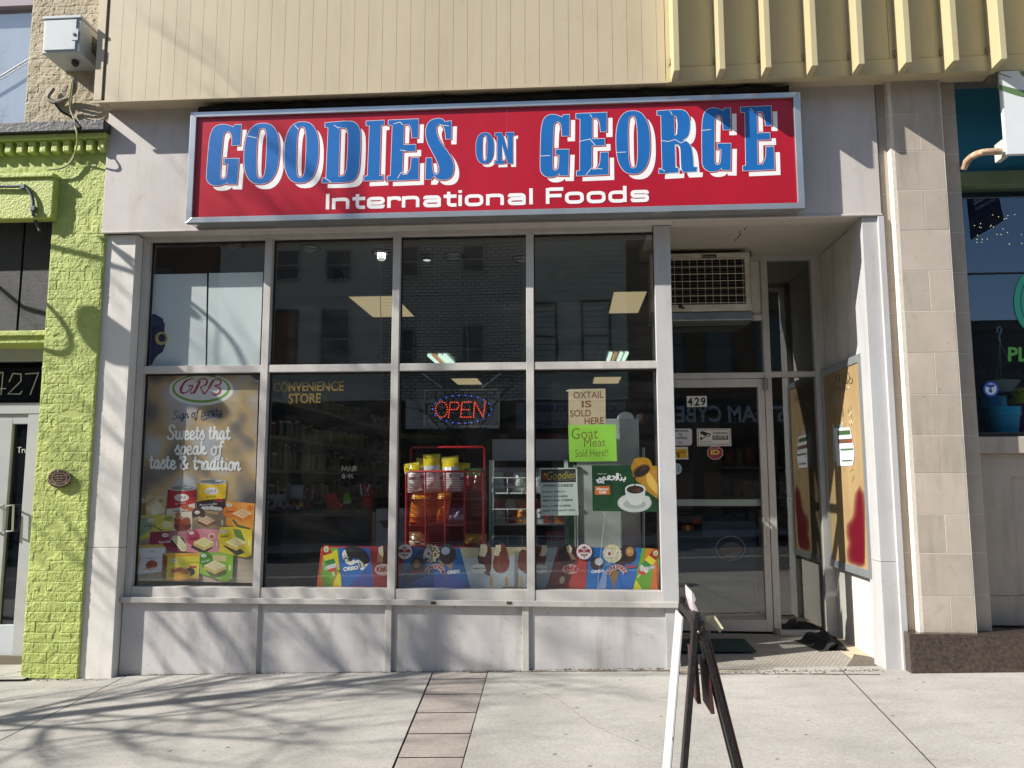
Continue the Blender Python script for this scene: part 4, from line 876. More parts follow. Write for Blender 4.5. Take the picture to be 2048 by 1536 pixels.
def tall_tree(base, H_, seed, lab):
    r = random.Random(seed); t = thing('bare_tree', lab, 'tree', base); BK = mat('#4a4038', .9, var=.3, scale=9, bump=.6, bscale=30); tr = MB(); br = MB(); n = 26; pts = []; rs = []
    for i in range(n + 1):
        k = i / n; pts.append(Vector(base) + Vector((.10 * math.sin(k * 7) * k, .10 * math.cos(k * 5) * k, H_ * k))); rs.append(.105 * (1 - k) ** .8 + .01)
    tr.tube(pts, rs, BK, 9)
    def limb(p, d, L, rad, lvl):
        m_ = 5; q = [Vector(p)]; rr = [rad]; d = Vector(d).normalized()
        for i in range(m_):
            d = (d + Vector((r.uniform(-1, 1), r.uniform(-1, 1), r.uniform(-.3, .8))) * (.12 + .06 * lvl)).normalized(); q.append(q[-1] + d * L / m_); rr.append(rad * (1 - .6 * (i + 1) / m_))
        br.tube(q, rr, BK, 6 if lvl < 1 else 4)
        if lvl >= 3: return
        for j in range([6, 5, 4][lvl]):
            i = r.randint(1, m_); ax = d.orthogonal().normalized(); o = Matrix.Rotation(r.uniform(0, 6.283), 3, d) @ ax; limb(q[i], d * r.uniform(.6, 1) + o * r.uniform(.5, .9) + Vector((0, 0, .1)), L * r.uniform(.4, .65), rr[i] * r.uniform(.5, .75), lvl + 1)
    for i in range(34):
        k = .34 + .62 * i / 34; p = pts[int(k * n)]; an = i * 2.4; limb(p, (math.cos(an), math.sin(an), r.uniform(.35, 1.1)), 2.5 * (1.15 - k), .034 * (1.25 - k), 0)
    tr.build('trunk', t); br.build('branches', t)
tall_tree((-9.25, -3.62, gz(-9.25, -3.62) - .02), 10.5, 11, 'bare street tree on the near pavement left of the shop')
tree((-2.6, -14.6, gz(0, -14.6) - .05), 2.6, 21, 'bare street tree across the road in front of the white brick block', .8)
tree((-16, -14.6, gz(-16, -14.6) - .05), 3.2, 5, 'bare street tree across the road far to the left', .8)

XSB = -5.75                                               # iron bracket standing out from the neighbour's wall
bk = thing('bracket_sign', 'scrolled iron bracket with an oval hanging plate projecting from the brick building', 'bracket sign', (XSB, -.2, 4.3))
LM = mat('#2b2d2f', .5, .4)
def bpt(px, py, y=-.15): p = P(px, py, y); return p - SUN / SUN.x * (p.x - XSB)
c1 = [bpt(*q) for q in spline([(-60, 540), (0, 557), (40, 575), (75, 595), (100, 618), (120, 645), (131, 672), (128, 690), (110, 700), (80, 692), (40, 676), (-40, 690)], 6)]
c2 = [bpt(*q) for q in spline([(-60, 430), (0, 450), (60, 476), (120, 492), (205, 513), (260, 532)], 6)] + [bpt(px, py, .08) for px, py in spline([(330, 570), (390, 612), (440, 656), (470, 694), (488, 734)], 6)]
f = MB(); f.tube(c1, .016, LM, 8); f.tube(c2, .018, LM, 8); f.tube([c1[0], (XSB, -.1, c1[0].z)], .016, LM, 8); f.tube([c2[0], (XSB, -.1, c2[0].z)], .018, LM, 8); f.tube([c1[-1], (XSB, -.1, c1[-1].z)], .016, LM, 8); f.build('scroll_bracket', bk)
ov = [bpt(px, py, -.14) for px, py in spline([(146, 640), (150, 615), (160, 607), (180, 610), (215, 634), (254, 663), (300, 700), (320, 730), (300, 740), (254, 720), (215, 717), (190, 706), (165, 682), (150, 655), (146, 640)], 4)[:-1]]
f = MB(); f.add(ov + [p + Vector((.02, 0, 0)) for p in ov], [tuple(range(len(ov))), tuple(range(2 * len(ov) - 1, len(ov) - 1, -1))] + [(i, (i + 1) % len(ov), len(ov) + (i + 1) % len(ov), len(ov) + i) for i in range(len(ov))], LM)
tp = max(ov, key=lambda p: p.z); f.tube([tp, min(c2, key=lambda p: abs(p.y - tp.y))], .006, LM, 6); f.build('oval_plate', bk)

# --- far side of the road (reflected in the panes)
OD = 17.6
def mx(px): return M(px, 700, OD).x
def mz(py): return M(930, py, OD).z
def far_window(b, x0, x1, z0, z1, frc, blind=None, sash=True):
    f = MB(); y = -OD + .0; d = .06
    for q in ((x0 - .07, x0, z0 - .06, z1 + .06), (x1, x1 + .07, z0 - .06, z1 + .06), (x0, x1, z1, z1 + .07), (x0, x1, z0 - .09, z0)): f.box(q[0], q[1], y - .02, y + d, q[2], q[3], frc)
    if sash: f.box(x0, x1, y, y + .03, (z0 + z1) / 2 - .03, (z0 + z1) / 2 + .03, frc)
    w_ = f.build('window', b); f = MB(); f.quad((x0, y + .01, z0), (x1, y + .01, z0), (x1, y + .01, z1), (x0, y + .01, z1), DARKGLASS if not blind else mat(blind, .3)); f.build('pane', w_)
def far_building(lab, x0, x1, h, wall, shopc, wins, extra=None, frc='#8d8b88'):
    b = thing('far_building', lab, 'building', ((x0 + x1) / 2, -OD - 2, 0)); f = MB(); f.box(x0, x1, -OD - 9, -OD, mz(800), h, wall); f.box(x0, x1, -OD - .02, -OD + .14, h - .3, h, wall); f.build('wall', b)
    f = MB(); f.box(x0, x1, -OD - 9, -OD - .05, -1, mz(800), mat(shopc, .6)); f.build('shop_front', b)
    f = MB(); n = max(1, int((x1 - x0) / 2.2))
    for k in range(n): f.box(x0 + (x1 - x0) * (k + .08) / n, x0 + (x1 - x0) * (k + .92) / n, -OD - .045, -OD - .04, .5, mz(868), DARKGLASS)
    f.build('shop_glass', b)
    for w_ in wins: far_window(b, *w_)
    return b
FRW = mat('#9a9a98', .6); FRB = mat('#4f4a44', .6)
W = lambda a, c, d, e, fr_=FRW, bl=None: (min(mx(a), mx(c)), max(mx(a), mx(c)), mz(e), mz(d), fr_, bl)
far_building('far grey rendered block reflected in the second window from the left', mx(430), mx(762), 9.6, mat('#cbc8c1', .9, var=.15, scale=1.2), '#1d1b19',
    [W(548, 588, 495, 550), W(648, 695, 495, 550), W(548, 588, 617, 732, FRB, '#7a4a2c'), W(640, 695, 615, 735, FRW)])
far_building('far white painted brick block reflected in the third window', mx(762), mx(1043), 10.2, brickmat('white_brick', '#dedbd3', '#d0cdc5', '#6d6a63', .26, .10, .018, .6), '#171615',
    [W(798, 831, 492, 548), W(925, 965, 492, 540), W(798, 824, 658, 745), W(925, 965, 652, 745)])
SID = mat('#c6ccc0', .8, var=.1, scale=2); fb = far_building('far pale siding clad block reflected in the fourth window', mx(1043), mx(1255), 9.9, SID, '#161616', [W(1063, 1110, 610, 740, FRB), W(1168, 1220, 607, 740, FRB)])
f = MB(); z = mz(800)
while z < 9.8: f.box(mx(1043), mx(1255), -OD + .0, -OD + .022, z, z + .155, SID); z += .17
f.build('siding', fb)
far_building('far brown brick block reflected behind the shop door', mx(1255), mx(1900), 8.9, brickmat('brown_brick', '#7a6453', '#6e5a4b', '#55493e', .24, .085, .014, .6), '#191716',
    [W(1330 + 110 * i, 1385 + 110 * i, 610, 735, FRB) for i in range(5)] + [W(1330 + 110 * i, 1385 + 110 * i, 470, 560, FRB) for i in range(5)])
far_building('far low dark block with stepped roof reflected in the plant shop window', mx(1902), mx(2400), mz(655), mat('#4a443f', .9, var=.15, scale=1.5), '#191716', [])
far_building('far red brick block reflected in the leftmost windows', mx(60), mx(428), 10.8, brickmat('red_brick', '#6b4437', '#5f3c31', '#4a433c', .24, .085, .014, .6), '#191716', [W(110 + 90 * i, 150 + 90 * i, 520, 640, FRB) for i in range(3)])
far_building('far tan brick block beyond the left edge of the reflections', mx(-700), mx(58), 8.2, brickmat('tan_brick', '#6f6353', '#62574a', '#4b443c', .24, .085, .014, .6), '#191716', [W(-600 + 110 * i, -550 + 110 * i, 520, 640, FRB) for i in range(6)])
def fsign(lab, x0, x1, z0, z1, bg_, lines, y=-OD + .16):
    t = thing('far_shop_sign', lab, 'sign', ((x0 + x1) / 2, y, z0)); f = MB(); f.box(x0, x1, y - .14, y, z0, z1, mat(bg_, .5)); f.build('board', t)
    for txt, c, a0, a1, b0, b1 in lines:                # text reads left to right for somebody facing it (their left is +x)
        ar = Art(lambda u, v, o: Vector((x1 - (x1 - x0) * u, y + .004 + o, z1 - (z1 - z0) * v))); ar.text(txt, (a0, b0, a1, b1), c, .02); ar.build('lettering', t)
fsign('far pale sign reading NICKEL MOBILE SHOP', mx(813), mx(1000), mz(858), mz(800), '#eceae6', [('NICKEL', '#1d1d22', .10, .86, .12, .44), ('MOBILE', '#1d1d22', .28, .70, .50, .80), ('CELL PHONE REPAIR SHOP', '#3d3d44', .2, .8, .88, .97)])
fsign('far dim sign reading CHINESE CUISINE', mx(1032), mx(1250), mz(858), mz(806), '#8a8f96', [('CHINESE CUISINE', '#16204a', .08, .93, .12, .38), ('CHINESE COOKING', '#16204a', .1, .92, .72, .94), ('*', '#5a1818', .45, .55, .42, .68)])
fsign('far dark sign with pale letters reading STEAM CYBER', mx(1325), mx(1620), mz(852), mz(788), '#15161a', [('STEAM CYBER', '#c4ccd8', .06, .94, .22, .78)])
# banner on its pole
bp_ = thing('street_banner', 'dark blue street banner with white lettering on a pole across the pavement', 'banner', (8, -4.2, 0))
DB = 4.3
bq = [M(1938, 352, DB), M(2004, 366, DB), M(2020, 434, DB), M(1952, 474, DB)]
f = MB(); f.add(bq + [p + Vector((0, .012, 0)) for p in bq], [(0, 1, 2, 3), (7, 6, 5, 4)] + [(i, (i + 1) % 4, 4 + (i + 1) % 4, 4 + i) for i in range(4)], mat('#1c2a55', .7)); f.build('cloth', bp_)
ar = Art(lambda u, v, o: M(u, v, DB) + Vector((0, .014 + o, 0)))
ar.text('JAN', [(1995, 372), (1957, 392), (1957, 402), (1995, 382)], '#c8d2dc', .03); ar.stroke([(1992, 382), (1956, 403)], 4, '#c8d2dc'); ar.text('JANUARY', [(2001, 388), (1958, 410), (1960, 419), (2003, 396)], '#c8d2dc', .02); ar.build('lettering', bp_)
xb = bq[0].x + .0; f = MB(); f.tube([(xb - .1, -DB + .1, gz(xb, -DB)), (xb - .1, -DB + .1, 7.5)], .06, LM, 10); f.build('pole', bp_)

# ================================================================== A-FRAME BOARD in front of the door
af = thing('sandwich_board', 'worn black framed sandwich board seen edge on before the recessed door', 'sandwich board', (.54, -3.3, ground(.54, -3.3)))
BKF = mat('#231f20', .5, var=.4, scale=14, bump=.3, bscale=60); PNK = mat('#9a6a62', .6, var=.3, scale=8); WHT = mat('#cac8ca', .5, var=.14, scale=5, grime=1.6)
yn, yf_ = -3.5, -3.15
def E_(px, py, y): return P(px, py, y)
apexL, apexR = E_(1393, 1222, yn), E_(1398, 1205, yn)
footL = apexL + (E_(1361, 1536, yn) - apexL) * 1.66; footR = E_(1402, 1250, yn) + (E_(1490, 1536, yn) - E_(1402, 1250, yn)) * 1.68
footL.z = ground(footL.x, yn); footR.z = ground(footR.x, yn)
def bar(mb, p, q, wx, wy, mt):
    p = Vector(p); q = Vector(q); d = (q - p).normalized(); s = Vector((0, 1, 0)); n_ = d.cross(s).normalized(); v = []
    for c in (p, q): v += [c + n_ * wx + s * wy, c - n_ * wx + s * wy, c - n_ * wx - s * wy, c + n_ * wx - s * wy]
    mb.hexa(v[:4], v[4:], mt)
D_ = Vector((0, yf_ - yn, 0))
for nm, ap, ft, out, D_ in (('front_leaf', apexL, footL, -1, Vector((0, .35, 0))), ('rear_leaf', E_(1402, 1252, yn), footR, 1, Vector((0, .06, 0)))):
    f = MB(); bar(f, ap, ft, .010, .022, BKF); bar(f, ap + D_, ft + D_, .011, .014, BKF)
    top = ap + (ft - ap) * .02; f.hexa([top + Vector((-.011, 0, 0)), top + Vector((.011, 0, 0)), top + Vector((.011, 0, -.03)), top + Vector((-.011, 0, -.03))], [top + D_ + Vector((-.011, 0, 0)), top + D_ + Vector((.011, 0, 0)), top + D_ + Vector((.011, 0, -.03)), top + D_ + Vector((-.011, 0, -.03))], BKF)
    lf = f.build(nm, af, .002)
    a0, a1 = ap + (ft - ap) * .05, ap + (ft - ap) * .86; s0 = D_ * .5 if out < 0 else D_ * 0; o = Vector((out * .016, 0, 0)); th = Vector((out * .006, 0, 0))
    f = MB(); f.hexa([a0 + o + s0, a0 + o + D_, a1 + o + D_, a1 + o + s0], [a0 + o + th + s0, a0 + o + th + D_, a1 + o + th + D_, a1 + o + th + s0], WHT if out < 0 else PNK); f.build('panel', lf)
    f = MB(); e0, e1 = ap + (ft - ap) * .14, ap + (ft - ap) * .30; D_ = D_ * (.55 if out < 0 else 3.2)
    f.hexa([e0 - o * .4, e0 - o * .4 + D_ * .9, e1 - o * 1.8 + D_ * .9, e1 - o * 1.8], [e0 - o * .9, e0 - o * .9 + D_ * .9, e1 - o * 2.6 + D_ * .9, e1 - o * 2.6], mat('#4a2a2c', .6)); f.build('inner_flap', lf)
f = MB(); q = E_(1400, 1263, yn - .01); f.box(q.x - .028, q.x + .016, yn - .02, yn + .02, q.z - .03, q.z + .035, BKF); f.lathe([(.006, -.022), (.006, -.026)], (q.x - .006, yn, q.z), mat('#8d8a86', .3, .8), 8, 'y'); f.build('hinge', af, .003)
# leaning top piece and torn paper
f = MB(); r = random.Random(8)
pa = [E_(px, py, yn - .005) for px, py in [(1383, 1182), (1388, 1188), (1392, 1200), (1388, 1205), (1398, 1225), (1412, 1246), (1406, 1250), (1392, 1232), (1384, 1204)]]
f.add(pa + [p + Vector((.004, .18, 0)) for p in pa], [tuple(range(9)), tuple(range(17, 8, -1))] + [(i, (i + 1) % 9, 9 + (i + 1) % 9, 9 + i) for i in range(9)], mat('#c9bcc0', .6, var=.3, scale=30))
f.build('torn_poster', af)
f = MB(); pp = [[(1392, 1219), (1406, 1222), (1421, 1260), (1421, 1290), (1414, 1262), (1402, 1238)], [(1410, 1232), (1430, 1231), (1447, 1256), (1440, 1266), (1425, 1250), (1414, 1243)]]
for k, pl in enumerate(pp):
    v = [E_(px, py, yn + .02 + .004 * i) for i, (px, py) in enumerate(pl)]; tr = tessellate_polygon([[Vector((p[0], p[1], 0)) for p in pl]])
    f.add(v, [list(t_) for t_ in tr], mat('#d9d4b4', .6)); f.add([p + Vector((0, .002, 0)) for p in v], [list(t_)[::-1] for t_ in tr], mat('#d9d4b4', .6))
f.build('paper_scrap', af)

# ================================================================== AIR CONDITIONER over the door
ya = .80
ac = thing('air_conditioner', 'old cream window air conditioner with wire grille above the recessed door', 'air conditioner', P(1420, 620, ya))
IV = mat('#cfcabd', .5, var=.15, scale=9, var2='#aca595'); q0, q1 = P(1300, 508, ya), P(1504, 620, ya)
x0, x1, z0, z1 = q0.x, q1.x, q1.z, q0.z
f = MB(); t1_, t2_ = .052, .05
f.box(x0, x1, ya, ya + .05, z1 - t1_, z1, IV).box(x0, x1, ya, ya + .05, z0, z0 + .06, IV).box(x0, x0 + .05, ya, ya + .05, z0 + .06, z1 - t1_, IV).box(x1 - t2_, x1, ya, ya + .05, z0 + .06, z1 - t1_, IV)
f.build('front_frame', ac, .006)
f = MB(); f.box(x0 + .01, x1 - .01, ya + .05, YD + .02, z0 + .01, z1 - .005, mat('#b9ae96', .5, var=.2)); f.box(x0 + .05, x1 - t2_, ya + .035, ya + .045, z0 + .06, z1 - t1_, mat('#1a1713', .8)); f.build('casing', ac, .004)
f = MB()
for k in range(14): zz = z0 + .075 + k * (z1 - z0 - .13) / 14; f.box(x0 + .05, x1 - t2_, ya + .018, ya + .034, zz, zz + .006, mat('#4a443a', .6))
f.build('louvre', ac)
f = MB(); WG = mat('#b9b2a4', .4, .5); n = 10
for k in range(n + 1): xx = P(1349 + k * 15.2, 560, ya).x; f.tube([(xx, ya - .008, z0 + .055), (xx, ya - .008, z1 - .05)], .0032, WG, 5)
for k in range(7): zz = z0 + .07 + k * (z1 - z0 - .135) / 6; f.tube([(x0 + .03, ya - .013, zz), (x1 - .04, ya - .013, zz)], .003, WG, 5)
f.build('wire_grille', ac)
f = MB(); f.box(x0, x1 + .02, ya + .03, YD, z0 - .085, z0 - .004, mat('#8d9091', .35, .6, var=.25, scale=8)); f.build('drip_tray', ac, .01)
a = Art(onY(ya - .002)); a.rect(1404, 509, 1433, 516, '#2a241e'); a.text('Kenmore', (1406, 510.5, 1431, 514.5), '#b5aa92'); a.ell(1361, 613, 5, 4, '#2b2118'); a.ell(1366, 616, 3.5, 2.5, '#6a4a2c'); a.build('name_badge', ac)
f = MB(); r = random.Random(6)
for px, py in ((1377, 640), (1414, 641), (1456, 639)): q = P(px, py, YD - .008); f.box(q.x - .012, q.x + .014, YD - .0095, YD - .006, q.z - .012, q.z + .008, mat('#7a4526', .9))
f.build('rust_stain', ac)
f = MB(); q = [P(1497, 492, YD - .1), P(1500, 500, YD - .12), P(1501, 512, YD - .2)]; f.tube(q, .008, BLACK); f.build('power_cord', ac)

# ================================================================== NOTICE BOARD on the recess wall
XB = 2.325
nb = thing('notice_board', 'weathered plywood notice board in a silver frame with red spray paint on recess wall', 'notice board', (2.36, .55, 1.7))
by0, by1, bz0, bz1 = .045, 1.075, .835, 2.60
PLY = mat('#aa926a', .6, var=.22, scale=3, stretch=(1, 1, .3), var2='#8d7550'); FRS = mat('#b3b9bc', .35, .6, var=.15, scale=6)
f = MB(); f.box(XB + .012, 2.378, by0 + .01, by1 - .01, bz0 + .01, bz1 - .01, mat('#6a2f26', .8)); f.build('case', nb)
f = MB(); f.box(XB + .006, XB + .011, by0 + .06, by1 - .05, bz0 + .06, bz1 - .06, PLY); f.build('plywood', nb)
f = MB(); f.box(XB - .004, XB + .03, by0, by0 + .075, bz0, bz1, FRS).box(XB - .002, XB + .03, by1 - .06, by1, bz0, bz1, FRS).box(XB - .003, XB + .03, by0 + .075, by1 - .06, bz0, bz0 + .065, FRS).box(XB - .003, XB + .03, by0 + .075, by1 - .06, bz1 - .065, bz1, FRS)
f.build('board_frame', nb, .004)
f = MB(); q = [PX(1738, 1040 + k * 5.2, XB + .03) + Vector((0, -.03, 0)) for k in range(22)]
for k, p in enumerate(q[:-1]): f.tube([p + Vector((.003 * (-1) ** k, 0, .012)), p + Vector((-.003 * (-1) ** k, 0, -.012))], .007, mat('#8d8274', .4, .7), 6)
f.build('chain', nb)
sp = bpy.data.materials.new('red_spray'); sp.use_nodes = True; t = sp.node_tree; b = t.nodes['Principled BSDF']; b.inputs['Base Color'].default_value = (*lin('#7f142a'), 1); b.inputs['Roughness'].default_value = .5
a = Art(onX(XB + .004)); a.at((1560, 860), 1388 / 488)
mist = sp.copy(); mist.name = 'red_mist'; mist.node_tree.nodes['Principled BSDF'].inputs['Alpha'].default_value = .26      # thin overspray round the blot
blot = spline([(402, 545), (425, 515), (438, 480), (445, 400), (452, 360), (460, 400), (466, 470), (472, 560), (478, 690), (474, 742), (455, 756), (430, 746), (407, 736), (403, 690), (411, 640), (400, 590), (402, 545)], 3)[:-1]
for e_ in (26, 20, 15, 10, 6, 3, 0, -3, -6): a.poly([(min(x, 482), y) for x, y in offs(blot, e_)], mist)
a.build('spray_paint', nb)
a = Art(onX(XB + .0035)); a.at((1640, 700), 5.91); BI = mat('#20201f', .5)
for l in ([(140, 340), (150, 300), (180, 295), (185, 360), (160, 400), (140, 420), (170, 450), (190, 430)], [(190, 300), (215, 295), (232, 320), (215, 355), (195, 340), (200, 300)], [(235, 285), (228, 360), (240, 400)], [(255, 290), (280, 275), (290, 310), (260, 340)], [(265, 340), (285, 410), (300, 370), (320, 400), (315, 300), (330, 265), (350, 330), (335, 380), (370, 395), (380, 340), (350, 330)], [(130, 465), (160, 490), (180, 445), (200, 480), (225, 430), (240, 480), (260, 440), (290, 485), (285, 430), (320, 470)]):
    a.stroke(l, 5.5, BI, sp=True)
for l in ([(150, 520), (190, 500), (200, 470)], [(140, 590), (165, 560), (185, 590), (160, 620), (140, 590)]): a.stroke(l, 8, mat('#6a9a92', .6), sp=True)
rr2 = random.Random(4)
for k in range(16):
    x, y = rr2.uniform(150, 390), rr2.uniform(640, 860); a.stroke([(x, y), (x + rr2.uniform(-10, 12), y + 30), (x + rr2.uniform(-15, 15), y + 70)], 2.6, mat('#5d4526', .7), sp=True)
for k in range(10):
    x, y = rr2.uniform(170, 400), rr2.uniform(1390, 1530); a.stroke([(x, y), (x + rr2.uniform(-30, 30), y + 40)], 3, mat('#6d5230', .7))
for l in ([(345, 780), (380, 720)], [(350, 830), (360, 880)], [(370, 820), (385, 870)], [(150, 870), (155, 905)], [(262, 850), (265, 890)], [(330, 430), (345, 450)]): a.stroke(l, 9, mat('#dcd2b8', .6))
a.build('marker_scrawl', nb)
fl = thing('flyer', 'white printed flyer with green headings pinned to the plywood notice board', 'flyer', PX(1688, 890, XB)); a = Art(onX(XB + .001)); a.at((1640, 700), 5.91)
sheet(a, [(160, 925), (355, 915), (405, 1180), (405, 1265), (385, 1365), (200, 1370), (185, 1200)], '#dfe1ea')
a.poly([(205, 955), (355, 945), (362, 1000), (210, 1010)], '#3f5a34'); a.text('CSA Produce', [(215, 1022), (372, 1012), (374, 1035), (218, 1040)], '#7d7f86'); a.poly([(212, 1055), (378, 1045), (384, 1098), (216, 1108)], '#6a4a3a'); a.ell(345, 1075, 16, 16, '#a33a2e')
a.poly([(240, 1165), (396, 1160), (396, 1186), (242, 1192)], '#4f6a50'); a.poly([(258, 1300), (388, 1295), (388, 1316), (260, 1322)], '#4f6a50')
for y in (1120, 1135, 1205, 1222, 1250, 1278): a.stroke([(250, y), (390, y - 4)], 3, '#b5b7be')
a.build('sheet', fl)
fl = thing('poster', 'pale grey poster strip half hidden behind the white flyer on the notice board', 'poster', PX(1668, 880, XB)); a = Art(onX(XB + .003)); a.at((1640, 700), 5.91)
sheet(a, [(150, 905), (262, 885), (262, 930), (196, 935), (196, 1310), (160, 1320)], '#b7c0bb'); a.poly([(168, 905), (255, 892), (255, 915), (170, 925)], '#4f8a84')
for y in range(950, 1300, 26): a.stroke([(164, y), (190, y)], 5, '#6a7272')
a.build('sheet', fl)
# rolled mat, door mat
rm = thing('rolled_mat', 'black rubber mat rolled up in the corner of the recess', 'mat', PZ(1655, 1290, .21)); f = MB(); RB = mat('#17181a', .8, bump=.5, bscale=120, var=.4, scale=60)
pts = [(1618, 1270), (1640, 1272), (1662, 1270), (1676, 1276)]
c0 = PZ(1622, 1278, .22); c1_ = PZ(1660, 1288, .21)
def roll(p, q, r0, mb):
    p = Vector(p); q = Vector(q); ax = (q - p).normalized(); s = ax.cross(Vector((0, 0, 1))).normalized(); prof = []
    for k in range(40): th = k / 39 * 4.2 * math.pi; rr_ = r0 * (.25 + .75 * k / 39); prof.append((rr_ * math.cos(th), rr_ * math.sin(th) + r0))
    prof += [(r0 * 2.2, .005), (r0 * 4, .004)]
    v = []; 
    for (u, h) in prof: v += [p + s * u + Vector((0, 0, h)), q + s * u + Vector((0, 0, h))]
    mb.add(v, [(2 * i, 2 * i + 1, 2 * i + 3, 2 * i + 2) for i in range(len(prof) - 1)], RB, True)
roll(PZ(1618, 1280, .215), PZ(1672, 1303, .205), .036, f); f.build('roll', rm)
f = MB(); A, B, C_, D4 = PZ(1606, 1268, .225), PZ(1660, 1262, .225), PZ(1694, 1304, .205), PZ(1650, 1300, .205); n = 12; v = []
for i in range(n + 1):
    for j in range(n + 1):
        u, w_ = i / n, j / n; p = (A * (1 - u) + B * u) * (1 - w_) + (D4 * (1 - u) + C_ * u) * w_; p.z += .012 + .05 * max(0, math.sin(u * 3.3)) * max(0, math.sin(w_ * 3.0 + .1)) + .012 * math.sin(u * 11 + w_ * 3); v.append(p)
f.add(v, [(i * (n + 1) + j, (i + 1) * (n + 1) + j, (i + 1) * (n + 1) + j + 1, i * (n + 1) + j + 1) for i in range(n) for j in range(n)], RB, True); f.add([p - Vector((0, 0, .008)) for p in v], [(i * (n + 1) + j, i * (n + 1) + j + 1, (i + 1) * (n + 1) + j + 1, (i + 1) * (n + 1) + j) for i in range(n) for j in range(n)], RB, True); f.build('folded_end', rm)
dm = MB(); v = [PZ(px, py, .218) for px, py in [(1360, 1280), (1488, 1280), (1512, 1304), (1356, 1304)]]; dm.hexa([p + Vector((0, 0, .0)) for p in v], [p + Vector((0, 0, .012)) for p in v], mat('#2a4440', .95, bump=.6, bscale=200, var=.3, scale=50))
tag(dm.build('door_mat'), 'dark green door mat lying before the shop door', 'mat')

# ================================================================== POSTERS AND FILM BEHIND THE GLASS
YP = .082
def cubes(a, cx, cy, s, top, l_, r_, n=3):
    for i in range(n):
        for j in range(n):
            x = cx + (i - j) * s * 1.06; y = cy + (i + j) * s * .52
            a.poly([(x, y - s * .45), (x + s * .95, y), (x, y + s * .45), (x - s * .95, y)], top); a.poly([(x - s * .95, y), (x, y + s * .45), (x, y + s * 1.4), (x - s * .95, y + s * .95)], l_); a.poly([(x + s * .95, y), (x, y + s * .45), (x, y + s * 1.4), (x + s * .95, y + s * .95)], r_)
def blurmat():
    mm = bpy.data.materials.new('blurred_print'); mm.use_nodes = True; t = mm.node_tree; b = t.nodes['Principled BSDF']; b.inputs['Roughness'].default_value = .5
    tc = N(t, 'ShaderNodeTexCoord'); n = N(t, 'ShaderNodeTexNoise'); n.inputs['Scale'].default_value = 3.2; n.inputs['Detail'].default_value = 1.5; t.links.new(tc.outputs['Object'], n.inputs['Vector'])
    r_ = N(t, 'ShaderNodeValToRGB'); cr = r_.color_ramp; cr.elements[0].position = .25; cr.elements[1].position = .78
    cr.elements[0].color = (*lin('#55524f'), 1); cr.elements[1].color = (*lin('#cfd0d6'), 1)
    for p, c in ((.36, '#7d7570'), (.44, '#a3917a'), (.50, '#c6a878'), (.56, '#bfb0a0'), (.66, '#c2c2c8')):
        e = cr.elements.new(p); e.color = (*lin(c), 1)
    t.links.new(n.outputs[0], r_.inputs[0]); t.links.new(r_.outputs[0], b.inputs['Base Color']); return mm
pt = thing('poster', 'tall sweets poster with boxes and tins filling the lower left window', 'poster', P(390, 1165, YP))
a = Art(onY(YP))
sheet(a, [(284, 751), (500, 750), (517, 764), (505, 1166), (263, 1161)], blurmat(), back='#d8d8d6')
a.poly([(268, 1060), (508, 1064), (505, 1166), (263, 1161)], mat('#b7a896', .55, var=.2, scale=4, stretch=(1, 1, 8)))
for l in ([(300, 1092), (290, 1162)], [(465, 1112), (470, 1165)], [(400, 1148), (400, 1164)], [(340, 1140), (330, 1162)]): a.stroke(l, .9, '#6f6358')
a.ell(402.5, 779, 64.5, 32, '#f0eff0', 48); a.ell(402.5, 777, 58, 28.5, '#7fae2d', 48); a.ell(402, 776, 53, 24.5, '#f0eff0', 48)
a.at((250, 740), 6.4)
GR = '#b01f33'
for l, wd in (([(885, 120), (845, 115), (770, 150), (718, 235), (725, 290), (790, 285), (850, 200)], [10, 16, 26, 34, 26, 16, 10]), ([(800, 205), (868, 200), (835, 280), (858, 298), (885, 270)], 15), ([(960, 140), (925, 215), (880, 300)], 30), ([(905, 160), (960, 120), (1040, 120), (1040, 180), (960, 225)], [12, 14, 18, 24, 14]), ([(965, 215), (995, 280), (1020, 305), (1050, 270), (1130, 130)], [14, 20, 18, 16, 26]), ([(1130, 130), (1180, 118), (1228, 145), (1210, 185), (1150, 205), (1215, 235), (1212, 290), (1150, 318), (1100, 280)], [14, 18, 22, 22, 14, 20, 30, 24, 10])):
    pts = spline(l); n = len(pts); w_ = wd if isinstance(wd, int) else [wd[min(len(wd) - 1, int(i / n * len(wd)))] for i in range(n)]; a.stroke(pts, w_, GR)
NAVY = mat('#1d2b55', .5)
script(a, 'Sign of purity', (612, 632, 1250, 575, 62), 10, NAVY); a.stroke(spline([(992, 645), (1080, 605), (1160, 595), (1280, 598)]), [14] * 4 + [11] * 4 + [8] * 4 + [5] * 8, mat('#2a4f80', .5))
LW = mat('#fbfbfc', .45)
script(a, 'Sweets that', (545, 885, 1350, 890, 105), 25, LW); script(a, 'speak of', (640, 1078, 1250, 1085, 105), 25, LW); script(a, 'taste & tradition', (310, 1258, 1480, 1285, 105), 25, LW)
a.text('R', (1385, 80, 1405, 98), '#4d4440')
a.at((250, 950), 6.4)
def logo(x, y, w_, h): a.ell(x, y, w_, h, '#eef0ee', 24); a.ell(x, y, w_ * .86, h * .82, '#4a6a3a', 24, .93); a.text('GRB', (x - w_ * .6, y - h * .42, x + w_ * .6, y + h * .42), '#8d2a3a', .01, .25)
